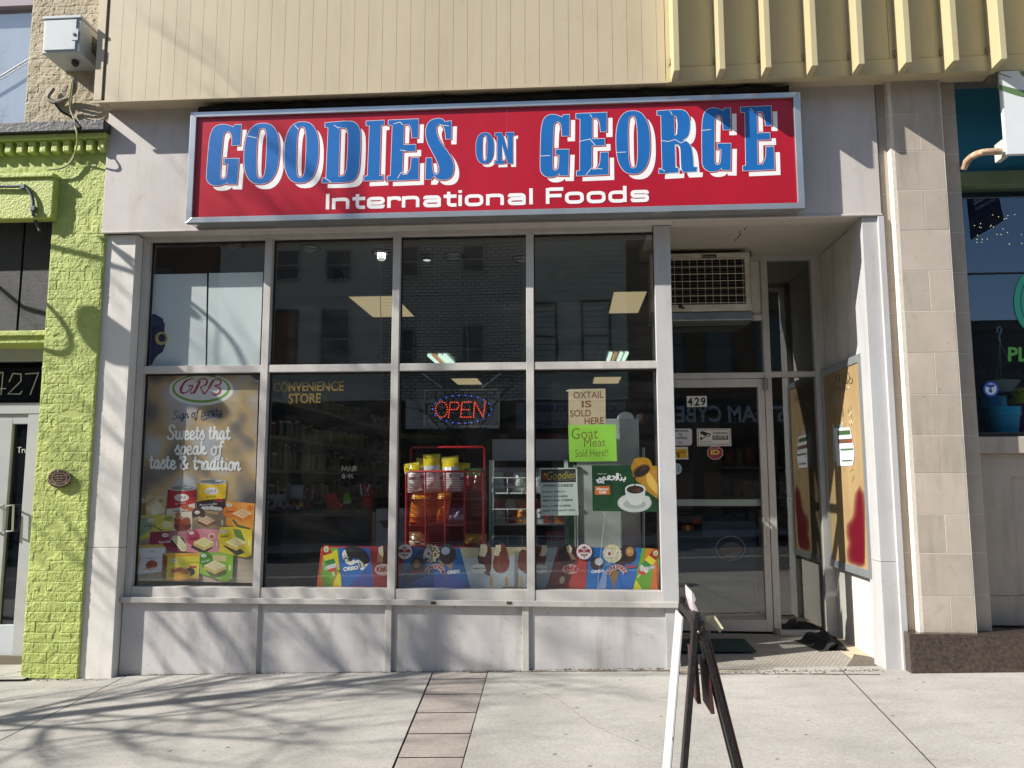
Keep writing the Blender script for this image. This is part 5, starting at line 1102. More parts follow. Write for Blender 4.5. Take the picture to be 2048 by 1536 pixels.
a.poly([(140, 270), (300, 262), (525, 272), (520, 522), (130, 520)], '#c9ba8e'); a.rect(185, 275, 268, 515, '#9a8350'); logo(225, 325, 42, 28); a.poly([(265, 430), (430, 320), (520, 470), (350, 520)], '#e2d9b4'); a.ell(390, 460, 55, 50, '#efe7c8'); a.ell(460, 330, 34, 22, '#b08850'); a.stroke([(270, 375), (380, 290)], 14, '#b78a4a')
for k in range(9): a.ell(360 + (k * 37) % 150, 380 + (k * 53) % 120, 6, 5, '#6d6a3a', 8)
a.poly([(548, 185), (912, 185), (895, 475), (530, 475)], '#b3202c'); a.ell(730, 168, 183, 36, '#b7bbbd', 30); a.ell(730, 166, 150, 24, '#7d8183', 30); a.ell(800, 160, 50, 12, '#c9cccd', 20); a.poly([(548, 185), (575, 190), (555, 470), (530, 470)], '#8a1a26')
a.poly([(535, 432), (640, 428), (760, 395), (895, 360), (890, 720), (618, 720), (530, 512)], '#d8cfc0'); logo(724, 290, 92, 48); a.text('Sign of purity', [(640, 360), (785, 345), (788, 365), (642, 382)], '#ead8d4', .01, .3)
a.text('Gulab Jamun', (610, 445, 820, 480), '#3a2a2a', .02); a.ell(770, 412, 54, 32, '#b5583a'); a.ell(850, 440, 44, 30, '#c06a44'); a.ell(735, 650, 110, 80, '#6a3430'); a.ell(690, 582, 66, 58, '#a44a2c'); a.ell(790, 590, 48, 50, '#aa5232'); a.ell(720, 668, 62, 40, '#7d3626'); a.ell(680, 505, 40, 32, '#b87a54'); a.stroke(spline([(660, 560), (700, 545), (740, 570)]), 7, '#e6c8b0')
a.poly([(932, 100), (1302, 105), (1282, 330), (1050, 318), (918, 340)], '#efc414'); a.ell(1116, 86, 186, 38, '#b7bbbd', 30); a.ell(1116, 84, 152, 25, '#74787a', 30); a.ell(1195, 76, 46, 12, '#d2d4d5', 20); a.poly([(932, 100), (955, 104), (940, 330), (918, 335)], '#c79c14'); a.poly([(918, 340), (1050, 318), (1282, 300), (1270, 462), (918, 452)], '#33242a'); logo(1110, 205, 88, 46); a.text('Sign of purity', [(1035, 270), (1165, 262), (1167, 282), (1037, 292)], '#4a3a20', .01, .3)
a.text('Rasgulla', [(950, 372), (1180, 352), (1182, 388), (952, 405)], '#d9c9d0', .02, .2)
for x, y in ((1050, 425), (1110, 420), (1165, 432), (1210, 438), (1005, 430)): a.ell(x, y, 36, 28, '#e6e4e2')
a.ell(1200, 325, 60, 22, '#a02438')
a.poly([(150, 522), (618, 512), (614, 720), (560, 716), (160, 845), (120, 838)], '#d4cc5a'); a.poly([(150, 522), (180, 530), (165, 845), (120, 838)], '#d9b928'); a.poly([(190, 545), (360, 545), (350, 690), (180, 800)], '#93a98a'); logo(325, 578, 40, 24); a.text('Pineapple', [(240, 640), (400, 625), (400, 660), (240, 678)], '#2f3a20', .01, .3); a.stroke([(370, 660), (480, 712)], 12, '#23301d'); a.ell(540, 640, 70, 50, '#e8e2a8'); a.ell(560, 560, 60, 30, '#9aa04a')
a.poly([(895, 432), (1285, 462), (1282, 690), (1205, 720), (860, 700), (860, 480)], '#8d7c66'); a.ell(940, 500, 85, 85, '#3f302a'); logo(925, 478, 34, 22); a.text('Coffee', [(885, 540), (985, 525), (985, 560), (885, 575)], '#e0cfa8', .02, .3); cubes(a, 1045, 540, 38, '#d6b99a', '#6d4030', '#8d5a44'); a.poly([(1020, 460), (1200, 470), (1190, 510), (1060, 490)], '#c9a878'); a.ell(1245, 610, 16, 40, '#c8bda8')
a.poly([(1292, 335), (1660, 365), (1645, 705), (1290, 640)], '#efa043'); a.ell(1350, 470, 100, 85, '#e8822a'); logo(1335, 385, 36, 22); a.text('Orange', [(1292, 452), (1392, 445), (1392, 490), (1292, 500)], '#5a2a10', .02, .3); cubes(a, 1500, 450, 42, '#f2d3a0', '#d97a26', '#f09030'); a.stroke([(1380, 570), (1440, 650), (1600, 690)], 26, '#4a6a34'); a.ell(1600, 420, 40, 34, '#e07a20')
a.poly([(325, 728), (790, 712), (782, 985), (600, 985), (310, 892)], '#932446'); a.poly([(560, 730), (790, 712), (782, 960), (690, 975), (570, 850)], '#a5747c'); logo(515, 770, 44, 26); a.text('Rose Cake', [(430, 845), (600, 830), (602, 862), (432, 878)], '#f0e2e6', .03, .25); a.poly([(570, 845), (690, 975), (785, 930), (740, 800)], '#3f2a2c')
for k in range(5): a.ell(655 + k * 24, 815 + k * 30, 55, 42, '#e6e2bc'); a.ell(655 + k * 24, 815 + k * 30, 42, 31, '#d6d0a2')
a.poly([(795, 700), (1000, 685), (1220, 705), (1205, 1000), (1120, 1010), (780, 985)], '#d48a98'); a.ell(870, 800, 90, 100, '#b23a58'); logo(852, 740, 34, 22); a.text('Besan', [(815, 800), (925, 780), (928, 820), (818, 840)], '#4a1420', .02, .3); a.poly([(835, 925), (1000, 1010), (1130, 930), (900, 860)], '#3a2626'); cubes(a, 1010, 815, 44, '#ece0a8', '#c9ac62', '#d8be78'); a.ell(1110, 788, 46, 38, '#e8dcd8'); a.ell(1110, 788, 34, 27, '#b5683a'); a.ell(1175, 890, 16, 42, '#e8c0c6')
a.poly([(1210, 668), (1400, 660), (1628, 705), (1615, 1030), (1535, 1058), (1205, 985)], '#e6cf3a'); a.ell(1280, 790, 90, 100, '#d8c024'); a.poly([(1380, 690), (1480, 700), (1540, 860), (1420, 800)], '#6a8a3c'); logo(1262, 720, 38, 24); a.text('Pineapple', [(1222, 775), (1332, 758), (1334, 795), (1224, 812)], '#3a3010', .01, .3); a.poly([(1255, 905), (1430, 1035), (1535, 990), (1400, 880)], '#3a3a26'); cubes(a, 1420, 815, 44, '#f4ecb4', '#d9b848', '#e6ca5a'); a.poly([(1550, 800), (1628, 780), (1615, 1030), (1535, 1058)], '#e8d444'); a.ell(1585, 870, 14, 42, '#efe4b0')
a.poly([(110, 895), (480, 888), (520, 925), (508, 1232), (150, 1275), (90, 1240)], '#e2e3ea'); a.poly([(110, 895), (165, 935), (200, 1080), (150, 1270), (90, 1240)], '#cfa53f'); a.poly([(110, 895), (480, 888), (520, 925), (165, 940)], '#d9b75a'); logo(343, 978, 42, 24); a.text('Ghee Mysore Pak', (275, 1060, 400, 1082), '#3a3f55', .01); a.ell(345, 1140, 70, 48, '#a8482c'); a.ell(305, 1165, 44, 36, '#963a22'); a.ell(375, 1130, 34, 30, '#b8583a'); a.stroke([(225, 1195), (340, 1215), (425, 1165)], 16, '#d6b48c')
a.poly([(485, 1000), (960, 998), (945, 1335), (525, 1358), (465, 1305)], '#ddd04a'); a.poly([(485, 1000), (545, 1040), (525, 1358), (465, 1305)], '#8d5a2a'); a.poly([(530, 1330), (945, 1310), (945, 1338), (525, 1360)], '#c98a34'); a.poly([(485, 1000), (960, 998), (955, 1040), (545, 1045)], '#e0a83a'); logo(630, 1098, 42, 24); a.ell(830, 1240, 66, 52, '#2d2c24'); a.poly([(580, 1195), (720, 1170), (835, 1240), (835, 1300), (690, 1330), (565, 1300)], '#d99a2c'); a.poly([(600, 1215), (720, 1180), (740, 1235), (600, 1255)], '#8a4a1e'); a.poly([(740, 1190), (830, 1250), (780, 1275), (715, 1250)], '#a85f26'); a.poly([(680, 1280), (820, 1270), (825, 1310), (690, 1325)], '#e8b23c'); a.rect(820, 1165, 915, 1192, '#b23a34'); a.text('Ghee mysore pak', (810, 1108, 940, 1128), '#5d4a20')
a.poly([(962, 985), (1200, 990), (1388, 1018), (1370, 1330), (1295, 1368), (958, 1260)], '#8cb83c'); a.ell(1035, 1075, 82, 95, '#4f8a3a'); a.poly([(1120, 1020), (1300, 1035), (1290, 1110), (1130, 1095)], '#d8c896'); logo(1008, 1032, 34, 22); a.text('Soan Papdi', [(975, 1100), (1085, 1070), (1088, 1105), (978, 1135)], '#e4efd0', .02, .3); a.poly([(985, 1160), (1120, 1330), (1330, 1260), (1180, 1110)], '#5f6f34'); cubes(a, 1150, 1110, 46, '#f2eac0', '#d6ba6a', '#e2c97c'); a.poly([(1310, 1050), (1388, 1030), (1370, 1330), (1295, 1368)], '#83b92c'); a.ell(1340, 1190, 14, 40, '#d8e6b0')
a.at((0, 0), 1); a.build('print', pt)
f = MB(); v = [P(px, py, YP - .002 - d) for px, py, d in [(500, 750, 0), (517, 764, 0), (518, 762, .012), (508, 759, .014), (503, 753, .01)]]; f.add(v, [(0, 1, 2, 3, 4)], mat('#e6e6e6', .5)); f.build('curled_corner', pt)

for lab, q in (('narrow pale blue white film sheet on the left half of the top left window', [(295, 549), (414, 547), (411, 733), (287, 734)]), ('wider pale blue white film sheet on the right half of the top left window', [(418, 546.5), (526, 544), (519, 731), (413, 733)])):
    t = thing('window_film', lab, 'window film', P(q[3][0], q[3][1], .08)); a = Art(onY(.08 if 'narrow' in lab else .086)); sheet(a, q, mat('#eaf3f5', .35, var=.05, scale=2)); a.build('film', t)
t = thing('sticker_scrap', 'torn navy blue sticker scrap with a cream letter O on the left film sheet', 'sticker', P(310, 680, .078)); a = Art(onY(.078)); a.at((250, 460), 5.119)
sheet(a, [(250, 858), (310, 862), (350, 885), (388, 905), (395, 950), (410, 960), (400, 1050), (412, 1180), (385, 1250), (345, 1275), (310, 1310), (275, 1375), (228, 1382), (236, 1200), (245, 1000)], '#14285a')
a.ell(372, 1110, 64, 68, '#cdbb6c'); a.ell(378, 1105, 38, 42, '#14285a'); a.poly([(395, 1020), (440, 1020), (440, 1190), (395, 1190)], mat('#bccace', .35)) if False else None
a.stroke([(396, 945), (402, 1050)], 8, '#8d2a48'); a.build('scrap', t)
# convenience store lettering
t = thing('window_lettering', 'gold stick on letters reading CONVENIENCE STORE inside the second window', 'lettering', P(615, 785, .07)); a = Art(onY(.066)); GO = mat('#a8862c', .35, .4, var=.2, scale=30)
a.text('CONVENI', [(547, 765), (632, 763), (632, 782), (547, 784)], GO, .02); a.text('ENCE', [(634, 763), (688, 762), (687, 782), (634, 782)], GO, .02); a.text('STORE', [(577, 787), (642, 786), (641, 806), (577, 808)], GO, .02); a.build('letters', t)
t = thing('hand_lettering', 'faint white marker writing MASK with a price on the second window', 'lettering', P(690, 940, .07)); a = Art(onY(.066)); WK = mat('#8d8d8d', .6)
for l in ([(683, 942), (685, 932), (689, 940), (693, 932), (694, 942)], [(696, 943), (699, 932), (702, 942)], [(708, 932), (704, 936), (707, 941), (703, 943)], [(709, 931), (709, 942)], [(714, 932), (710, 937), (714, 942)], [(688, 948), (684, 953), (688, 957), (690, 950)], [(694, 953), (694, 955)], [(700, 948), (697, 951), (700, 956)], [(705, 948), (702, 952), (706, 956)]): a.stroke(l, 1.1, WK)
a.build('letters', t)
# goods posters in the fourth window
KR = mat('#c9b796', .7, var=.08, scale=12)
t = thing('paper_sign', 'brown kraft paper sign handwritten OXTAIL IS SOLD HERE in the fourth window', 'paper sign', P(1172, 845, YP)); a = Art(onY(YP)); a.at((1040, 740), 4.39)
sheet(a, [(425, 168), (750, 163), (752, 482), (427, 484)], KR); BR_ = mat('#7d4a1c', .6)
def hand(a, txt, q, c, w_, inner=None):
    a.text(txt, q, c, .02); 
    if inner: a.text(txt, q, inner, -.012)
for txt, q in (('OXTAIL', [(468, 192), (733, 184), (735, 246), (468, 252)]), ('IS', [(540, 270), (628, 268), (630, 328), (542, 332)]), ('SOLD', [(440, 352), (622, 346), (624, 408), (440, 412)]), ('HERE', [(566, 420), (734, 412), (738, 474), (566, 478)])): hand(a, txt, q, BR_, 5)
a.poly([(405, 176), (540, 172), (540, 186), (405, 188)], mat('#d8d8b0', .3)); a.build('sheet', t)
t = thing('paper_sign', 'bright green paper sign handwritten Goat Meat Sold Here in the fourth window', 'paper sign', P(1185, 920, YP)); a = Art(onY(YP - .003)); a.at((1040, 740), 4.39)
sheet(a, [(423, 484), (840, 477), (852, 800), (433, 806)], mat('#9ee04a', .6, var=.04, scale=8)); OR_ = mat('#7d7a30', .6); TN = mat('#c8a868', .6)
for txt, q, i_ in (('Goat', [(452, 510), (682, 506), (686, 602), (452, 610)], None), ('Meat', [(562, 600), (750, 596), (754, 670), (562, 678)], TN), ('Sold Here!!', [(484, 700), (772, 692), (776, 756), (486, 766)], None)):
    a.text(txt, q, OR_)
a.build('sheet', t)
t = thing('paper_sign', 'white cheese price sheet with dark header on the fourth window', 'paper sign', P(1118, 1030, YP)); a = Art(onY(YP - .002)); a.at((1040, 740), 4.39)
sheet(a, [(173, 862), (497, 857), (515, 1275), (187, 1280)], mat('#c6d2cc', .5)); a.poly([(182, 874), (488, 868), (492, 984), (184, 988)], '#24272a'); GD = mat('#9a8a3c', .4)
a.text('Goodies', [(235, 890), (486, 884), (486, 950), (235, 968)], GD, .015, .25); a.ell(215, 935, 22, 30, '#8d2a24'); a.ell(222, 915, 14, 12, '#c8862c'); a.text('INTERNATIONAL FOODS', [(300, 964), (484, 958), (484, 968), (300, 975)], '#8f8f8a')
DK = mat('#22282a', .6)
for i, (txt, q) in enumerate((('FRESH CHEESE', [(206, 1006), (470, 1000), (470, 1024), (206, 1028)]), ('QUESO FRESCO', [(192, 1064), (398, 1060), (398, 1076), (192, 1080)]), ('OAXACA CHEESE', [(194, 1104), (420, 1100), (420, 1116), (194, 1120)]), ('MEXICANA CHEESE', [(200, 1138), (464, 1132), (464, 1150), (200, 1155)]), ('HALLOUMI CHEESE', [(190, 1188), (446, 1182), (446, 1198), (190, 1204)]), ('GREEK ETA GOAT FETA', [(190, 1228), (488, 1222), (488, 1238), (190, 1244)]))): a.text(txt, q, DK, .025)
a.build('sheet', t)
t = thing('poster', 'green coffee poster with a golden pot pouring into a white cup', 'poster', P(1250, 1022, YP)); a = Art(onY(YP - .001)); a.at((1040, 740), 4.39); DG = mat('#0f4a26', .45, var=.2, scale=3)
sheet(a, [(630, 836), (1215, 838), (1228, 1246), (638, 1238)], DG)
for l in ([(668, 965), (690, 968), (700, 950), (712, 960), (705, 985), (675, 980)], [(720, 965), (735, 940), (750, 955), (735, 968), (725, 985), (712, 988)], [(755, 960), (775, 960), (790, 935), (778, 930), (770, 945), (795, 962), (815, 962)], [(815, 962), (838, 940), (805, 932)], [(838, 962), (850, 960), (850, 905)], [(862, 962), (862, 905)], [(872, 965), (890, 965), (892, 940)], [(900, 962), (922, 962), (924, 938)]): a.stroke(spline(l, 4), 13, LW)
for x, y in ((735, 985 + 8), (690, 990), (882, 922), (912, 978)): a.ell(x, y, 6, 6, LW, 10)
a.text('SINCE 1921', (682, 907, 760, 917), LW); a.poly([(657, 1022), (788, 1016), (792, 1092), (658, 1096)], '#d9702c'); a.text('Hamwi', (674, 1032, 776, 1056), LW, .03, .1); a.text('Cafe', (694, 1060, 758, 1084), LW, .03, .1)
GP = mat('#d19a2c', .35, .2, var=.4, scale=6); a.poly(spline([(1005, 780), (1060, 768), (1120, 775), (1150, 805), (1165, 845), (1210, 850), (1222, 1000), (1226, 1130), (1180, 1110), (1110, 1060), (1060, 1000), (1020, 970), (990, 900), (975, 850), (1005, 780)], 3)[:-1], GP)
a.poly(spline([(1120, 880), (1180, 960), (1222, 1040), (1224, 1100), (1150, 1040), (1110, 960), (1120, 880)], 3)[:-1], '#e8bd58'); a.ell(1065, 885, 88, 52, '#8a5a1e', 30, rot=-.5); a.ell(1068, 888, 74, 42, '#241411', 30, rot=-.5); a.ell(1085, 868, 30, 14, '#4a2a20', 16, rot=-.5); a.poly([(1165, 890), (1215, 880), (1218, 900), (1170, 910)], '#c98a62')
a.ell(1006, 1166, 150, 84, '#c9cfcc', 36); a.ell(1006, 1160, 138, 72, '#dfe3e0', 36); a.ell(1006, 1180, 100, 44, '#b5bdb8', 30); a.poly(spline([(922, 1040), (930, 1100), (955, 1160), (985, 1184), (1040, 1184), (1075, 1160), (1095, 1100), (1102, 1040)], 4), '#e6e9e7'); a.ell(1112, 1130, 30, 24, '#dfe3e0', 24, .6); a.ell(1012, 1045, 90, 44, '#eef0ee', 30); a.ell(1012, 1050, 76, 36, '#3a2019', 30); a.ell(1030, 1056, 34, 16, '#5d3526', 20); a.stroke(spline([(1020, 930), (1008, 960), (1010, 1050)]), 9, '#241210')
a.build('print', t)
t = thing('sticker', 'blue round sticker on the side glass of the door recess', 'sticker', P(1312, 845, .3)); a = Art(lambda px, py, o: PX(px, py, .815 - o)); a.ell(1314, 846, 6.5, 26, '#1f62b8', 24); a.build('disc', t)
# door stickers
def stick(name, lab, cat, p, fn, y=YD + .017):
    t = thing(name, lab, cat, P(p[0], p[1], y)); a = Art(onY(y)); a.at((1320, 740), 5.12); fn(a); a.build('face', t)
def f429(a):
    sheet(a, [(272, 268), (478, 265), (481, 376), (276, 379)], '#d6d3cc'); a.stroke([(340, 268), (343, 378)], 2, '#8a8780'); a.stroke([(409, 267), (412, 377)], 2, '#8a8780')
    for ch, x in (('4', 282), ('2', 352), ('9', 416)): a.text(ch, (x, 280, x + 52, 366), '#17171a', .03)
stick('number_plate', 'white house number plate 429 on the shop door glass', 'number plate', (1394, 803), f429)
def fsmk(a):
    sheet(a, [(60, 602), (312, 600), (327, 615), (329, 752), (310, 772), (64, 774)], '#cfd0d6'); a.text('NO SMOKING', (92, 612, 290, 634), '#17171a', .03); a.text('NO VAPING', (100, 684, 278, 708), '#17171a', .03)
    for y in (660, 744): a.ell(208, y, 20, 18, '#a83a3c', 20, .8); a.stroke([(195, y - 10), (222, y + 11)], 4, '#a83a3c'); a.stroke([(196, y), (220, y)], 4, '#3a3a3c')
stick('notice_sticker', 'white no smoking and no vaping notice on the shop door glass', 'sticker', (1360, 875), fsmk)
def fwarn(a):
    sheet(a, [(376, 600), (724, 600), (731, 778), (380, 780)], '#d6d2c6'); a.poly([(388, 610), (714, 610), (720, 768), (392, 770)], '#2a2a28'); a.poly([(393, 615), (709, 615), (714, 763), (397, 765)], '#d6d2c6')
    a.text('WARNING', (536, 632, 698, 660), '#1d1d1d', .02); a.rect(538, 672, 697, 716, '#1d1d1d'); a.text('24 HOUR', (548, 678, 686, 698), '#e0dcd0', .02); a.text('INTERNET MONITOR', (546, 702, 690, 712), '#e0dcd0'); a.text('Attention Please', (408, 728, 530, 738), '#1d1d1d'); a.text('You have entered the monitoring area', (408, 745, 694, 756), '#1d1d1d')
    a.poly([(412, 628), (440, 626), (520, 655), (512, 668), (500, 684), (480, 682), (412, 652)], '#1d1d1d'); a.ell(490, 668, 11, 11, '#d6d2c6', 14); a.stroke([(465, 680), (440, 700), (420, 705)], 8, '#1d1d1d'); a.poly([(410, 688), (432, 690), (430, 716), (410, 716)], '#1d1d1d')
stick('warning_sticker', 'cream camera warning notice on the shop door glass', 'sticker', (1428, 875), fwarn)
def fint(a): sheet(a, [(60, 790), (284, 786), (291, 914), (64, 916)], '#d8d6cc'); a.poly([(66, 812), (274, 808), (276, 900), (66, 902)], '#d9a816'); a.text('Interac', [(120, 838), (266, 824), (266, 846), (120, 862)], '#222', .02, .2); a.poly([(175, 850), (198, 860), (200, 895), (184, 900)], '#222')
stick('payment_sticker', 'yellow and white payment card sticker on the shop door glass', 'sticker', (1362, 905), fint)
def fid(a):
    o = lambda r_: [(565 + r_ * math.cos(math.pi / 8 + k * math.pi / 4), 847 + r_ * .86 * math.sin(math.pi / 8 + k * math.pi / 4)) for k in range(8)]
    sheet(a, o(86), '#c9a8a4'); a.poly(o(78), '#8f2f38'); a.text('ID', (518, 816, 610, 868), '#d8bd58', .05); a.text('WE MUST CHECK', (520, 796, 612, 806), '#d8c8c0')
stick('age_sticker', 'red octagonal ID check sticker on the shop door glass', 'sticker', (1430, 905), fid)
def fcirc(a): a.ell(170, 1013, 54, 58, '#b5ccd2', 28); a.ell(170, 1013, 46, 50, '#8fb3bd', 28, .9); a.stroke(spline([(165, 985), (195, 990), (190, 1010), (175, 1015), (200, 1025), (185, 1040), (165, 1040)]), 6, '#2a4a58')
stick('round_sticker', 'pale blue round sticker half behind the post on the shop door glass', 'sticker', (1355, 938), fcirc)

# ================================================================== INSIDE THE SHOP
# ceiling lamps
ZC = 3.75
def panel(lab, px, z=ZC, tubes=False):
    pts = [PZ(a_, b_, z) for a_, b_ in px]; t = thing('ceiling_light', lab, 'ceiling light', sum(pts, Vector()) / 4)
    y0 = (pts[0].y + pts[1].y) / 2; y1 = (pts[2].y + pts[3].y) / 2; x0 = (pts[0].x + pts[3].x) / 2; x1 = (pts[1].x + pts[2].x) / 2
    f = MB(); f.box(x0 - .02, x1 + .02, min(y0, y1) - .02, max(y0, y1) + .02, z - .004, z + .004, mat('#8d897a', .5)); f.build('frame', t)
    f = MB()
    if not tubes: f.box(x0, x1, min(y0, y1), max(y0, y1), z - .008, z - .005, emit('#f2dcaa', .30)); f.build('diffuser', t)
    else:
        f.box(x0, x1, min(y0, y1), max(y0, y1), z - .008, z - .005, mat('#3f4a44', .25, .6)); f.build('reflector', t); f = MB(); w_ = x1 - x0
        for k, c in zip((.30, .45, .62, .78), ('#d6f5e2', '#e8b070', '#d6f5e2', '#d6f5e2')): f.tube([(x0 + w_ * k, min(y0, y1) + .1, z - .03), (x0 + w_ * k, max(y0, y1) - .1, z - .03)], .032, emit(c, .75 if c != '#e8b070' else .35), 8)
        f.build('tube', t)
panel('cream ceiling light panel seen across the second and third top windows', [(697, 592), (787, 592), (831, 632), (746, 633)])
panel('cream ceiling light panel at the right of the fourth top window', [(1228, 583), (1284, 583), (1284, 625), (1218, 625)])
panel('ceiling fixture with bare tubes low in the third top window', [(838, 705), (902, 705), (922, 726), (860, 727)], tubes=True)
panel('ceiling fixture with bare tubes low in the fourth top window', [(1202, 701), (1268, 701), (1260, 722), (1196, 723)], tubes=True)
panel('small cream ceiling panel above the OPEN sign deep in the shop', [(902, 757), (953, 756), (965, 768), (917, 769)])
panel('small cream ceiling panel above the oxtail sign deep in the shop', [(1189, 754), (1242, 753), (1237, 766), (1185, 767)])
CH = mat('#8d9092', .15, .9)
def ring(px, py, lab, bulb=None):
    z = 3.752; p = PZ(px, py, z); t = thing('recessed_light', lab, 'ceiling light', p); f = MB()
    f.tube([(p.x + .085 * math.cos(k * math.pi / 12), p.y + .085 * math.sin(k * math.pi / 12), z - .008) for k in range(24)], .02, CH, 8, True); f.build('trim_ring', t)
    f = MB(); f.lathe([(.07, 0), (.045, .006)], (p.x, p.y, z - .014), mat(bulb or '#9a9486', .4), 16); f.build('lens', t)
    return t, p
ring(466, 489, 'recessed ceiling light ring above the window film'); ring(620, 496, 'recessed ceiling light ring near the left of the second top window', '#a89c84')
t, p = ring(763, 504, 'recessed ceiling light with a lit corn bulb beside the second mullion'); f = MB(); f.lathe([(.055, .0), (.055, -.05)], (p.x, p.y, 3.86), CH, 14)
f.lathe([(.032, 0), (.032, -.10)], (p.x, p.y, p.z + .02), emit('#d8d8d0', .5), 12); f.build('bulb', t); f = MB()
for k in range(8):
    for j in range(6): f.lathe([(.002, -.004), (.006, 0), (.002, .004)], (p.x + .034 * math.cos(k * .785), p.y + .034 * math.sin(k * .785), p.z - .06 + j * .014), emit('#fff2f0', 6), 5)
f.build('led', t)
ring(908, 511, 'recessed ceiling light ring in the third top window'); ring(1045, 517, 'recessed ceiling light ring behind the third mullion', '#b08a74')
def spot(px0, py0, px1, py1, lab, c='#141618', y=1.2):
    p = P(px0, py0, y); q = P(px1, py1, y); t = thing('spot_light', lab, 'spot light', p); mt = mat(c, .4, .3); f = MB(); f.lathe([(.0, 0), (.09, -.002), (.085, -.012), (.01, -.02)], p, mt, 18); f.build('ceiling_plate', t)
    f = MB(); m_ = p + (q - p) * .45; f.tube([p, m_], .007, mt, 6); f.tube([p + Vector((.0, .02, 0)), p + Vector((.012, .02, -.18)), q + Vector((.0, .02, -.09)), q + Vector((.04, 0, -.10))], .009, mat('#77797a', .3, .6), 6); f.build('stem', t)
    f = MB(); ax = Vector((.35, -.2, -.9)).normalized(); rf = ax.orthogonal().normalized(); q2 = ax.cross(rf); v = []; prof = [(.02, -.02), (.05, 0), (.062, .05), (.06, .10), (.048, .135), (.02, .14)]
    for r_, h in prof:
        for k in range(14): v.append(m_ + ax * h + rf * (r_ * math.cos(k * .4488)) + q2 * (r_ * math.sin(k * .4488)))
    f.add(v, [(i * 14 + k, i * 14 + (k + 1) % 14, (i + 1) * 14 + (k + 1) % 14, (i + 1) * 14 + k) for i in range(5) for k in range(14)] + [tuple(range(70, 84))], mt, True); f.build('spot_head', t)
spot(665, 518, 684, 575, 'black spot light hanging in the second top window'); spot(1101, 508, 1106, 562, 'grey spot light hanging in the fourth top window', '#5d605e')
t = thing('spot_light', 'black track spot light high at the left of the third top window', 'spot light', P(854, 480, 1.0)); f = MB(); q = P(854, 500, 1.0); f.box(q.x - .016, q.x + .016, .98, 1.02, q.z + .04, q.z + .14, BLACK); f.lathe([(.04, .05), (.055, .03), (.058, -.07), (.045, -.10)], q, BLACK, 14); f.build('spot_head', t); f = MB(); f.lathe([(.036, -.102), (.03, -.104)], q, emit('#dfe4e8', .6), 12); f.build('lamp_face', t)
t = thing('spot_light', 'stubby black track light near the middle of the third top window', 'spot light', P(938, 482, 1.0)); f = MB(); q = P(938, 484, 1.0); f.box(q.x - .075, q.x + .075, .96, 1.04, q.z - .004, q.z + .012, BLACK); f.box(q.x - .055, q.x + .055, .95, 1.05, q.z - .05, q.z - .004, BLACK); f.build('housing', t); f = MB(); f.tube([q + Vector((-.08, 0, -.02)), P(925, 520, 1.0), P(926, 575, 1.0)], .004, BLACK, 5); f.build('cord', t)
for px, y0, y1, lab in ((759, 500, 800, 'thin bead pull chain hanging behind the second mullion'), (932, 645, 728, 'thin white cord hanging in the third top window')):
    t = thing('pull_cord', lab, 'cord', P(px, y1, .9)); f = MB(); f.tube([P(px, y0, .9), P(px + 3, (y0 + y1) / 2, .9), P(px + 5, y1, .9)], .003, mat('#77756e', .5), 5); f.build('strand', t)

# OPEN sign
t = thing('open_sign', 'lit LED sign reading OPEN in red dots inside a blue dotted oval', 'open sign', P(922, 855, .22)); YO = .22
def oq(px, py, y=YO): return P(px, py, y)
f = MB(); q0, q1 = oq(848, 779), oq(999, 854); f.box(q0.x, q1.x, YO + .003, YO + .02, q1.z, q0.z, mat('#23231f', .25)); f.build('panel', t, .003)
f = MB(); G_ = mat('#4f4f4a', .4)
for bxx in ((q0.x, q1.x, q0.z - .012, q0.z), (q0.x, q1.x, q1.z, q1.z + .012), (q0.x, q0.x + .012, q1.z, q0.z), (q1.x - .012, q1.x, q1.z, q0.z)): f.box(bxx[0], bxx[1], YO - .006, YO + .022, bxx[2], bxx[3], G_)
f.build('panel_frame', t)
def dots(name, lines, n, mt, r_):
    f = MB()
    for l, k in zip(lines, n):
        seg = [math.hypot(b[0] - a_[0], b[1] - a_[1]) for a_, b in zip(l, l[1:])]; T = sum(seg)
        for i in range(k):
            s = T * i / max(1, k - 1); j = 0
            while j < len(seg) - 1 and s > seg[j]: s -= seg[j]; j += 1
            u = s / seg[j]; p = oq(l[j][0] + (l[j + 1][0] - l[j][0]) * u, l[j][1] + (l[j + 1][1] - l[j][1]) * u, YO - .002); f.lathe([(.0008, -.006), (r_, -.003), (r_, .003)], p, mt, 7, 'y')
    return f.build(name, t)
T5 = lambda *l: [(780 + x / 4.266, 740 + y / 4.266) for x, y in l]
el = [(780 + (440 + 50 * math.cos(k * .3307)) / 4.266, 740 + (337 + 68 * math.sin(k * .3307)) / 4.266) for k in range(20)]
dots('red_led', [el, T5((500, 402), (515, 275), (580, 275), (590, 305), (575, 335), (508, 338)), T5((690, 272), (615, 275), (603, 402), (690, 402)), T5((612, 338), (672, 338)), T5((712, 402), (722, 272), (795, 402), (812, 270))], [18, 17, 17, 4, 24], emit('#ff4a22', .85), .0055)
bl = [(780 + (615 + 250 * math.cos(k * 2 * math.pi / 48)) / 4.266, 740 + (335 + 120 * math.sin(k * 2 * math.pi / 48)) / 4.266) for k in range(49)]
dots('blue_led', [bl], [23], emit('#2a62ff', .8), .0062); dots('unlit_led', [bl], [70], mat('#7d7f7a', .4), .003)
f = MB()
for a_, b_ in (((845, 747), (884, 776)), ((1001, 747), (963, 776))):
    A, B = oq(*a_), oq(*b_)
    for k in range(14): c = A + (B - A) * (k + .5) / 14; d = (B - A) / 14; f.tube([c - d * .55, c + d * .55], .0045 if k % 2 else .006, mat('#8d9094', .35, .7), 5)
f.build('chain', t)

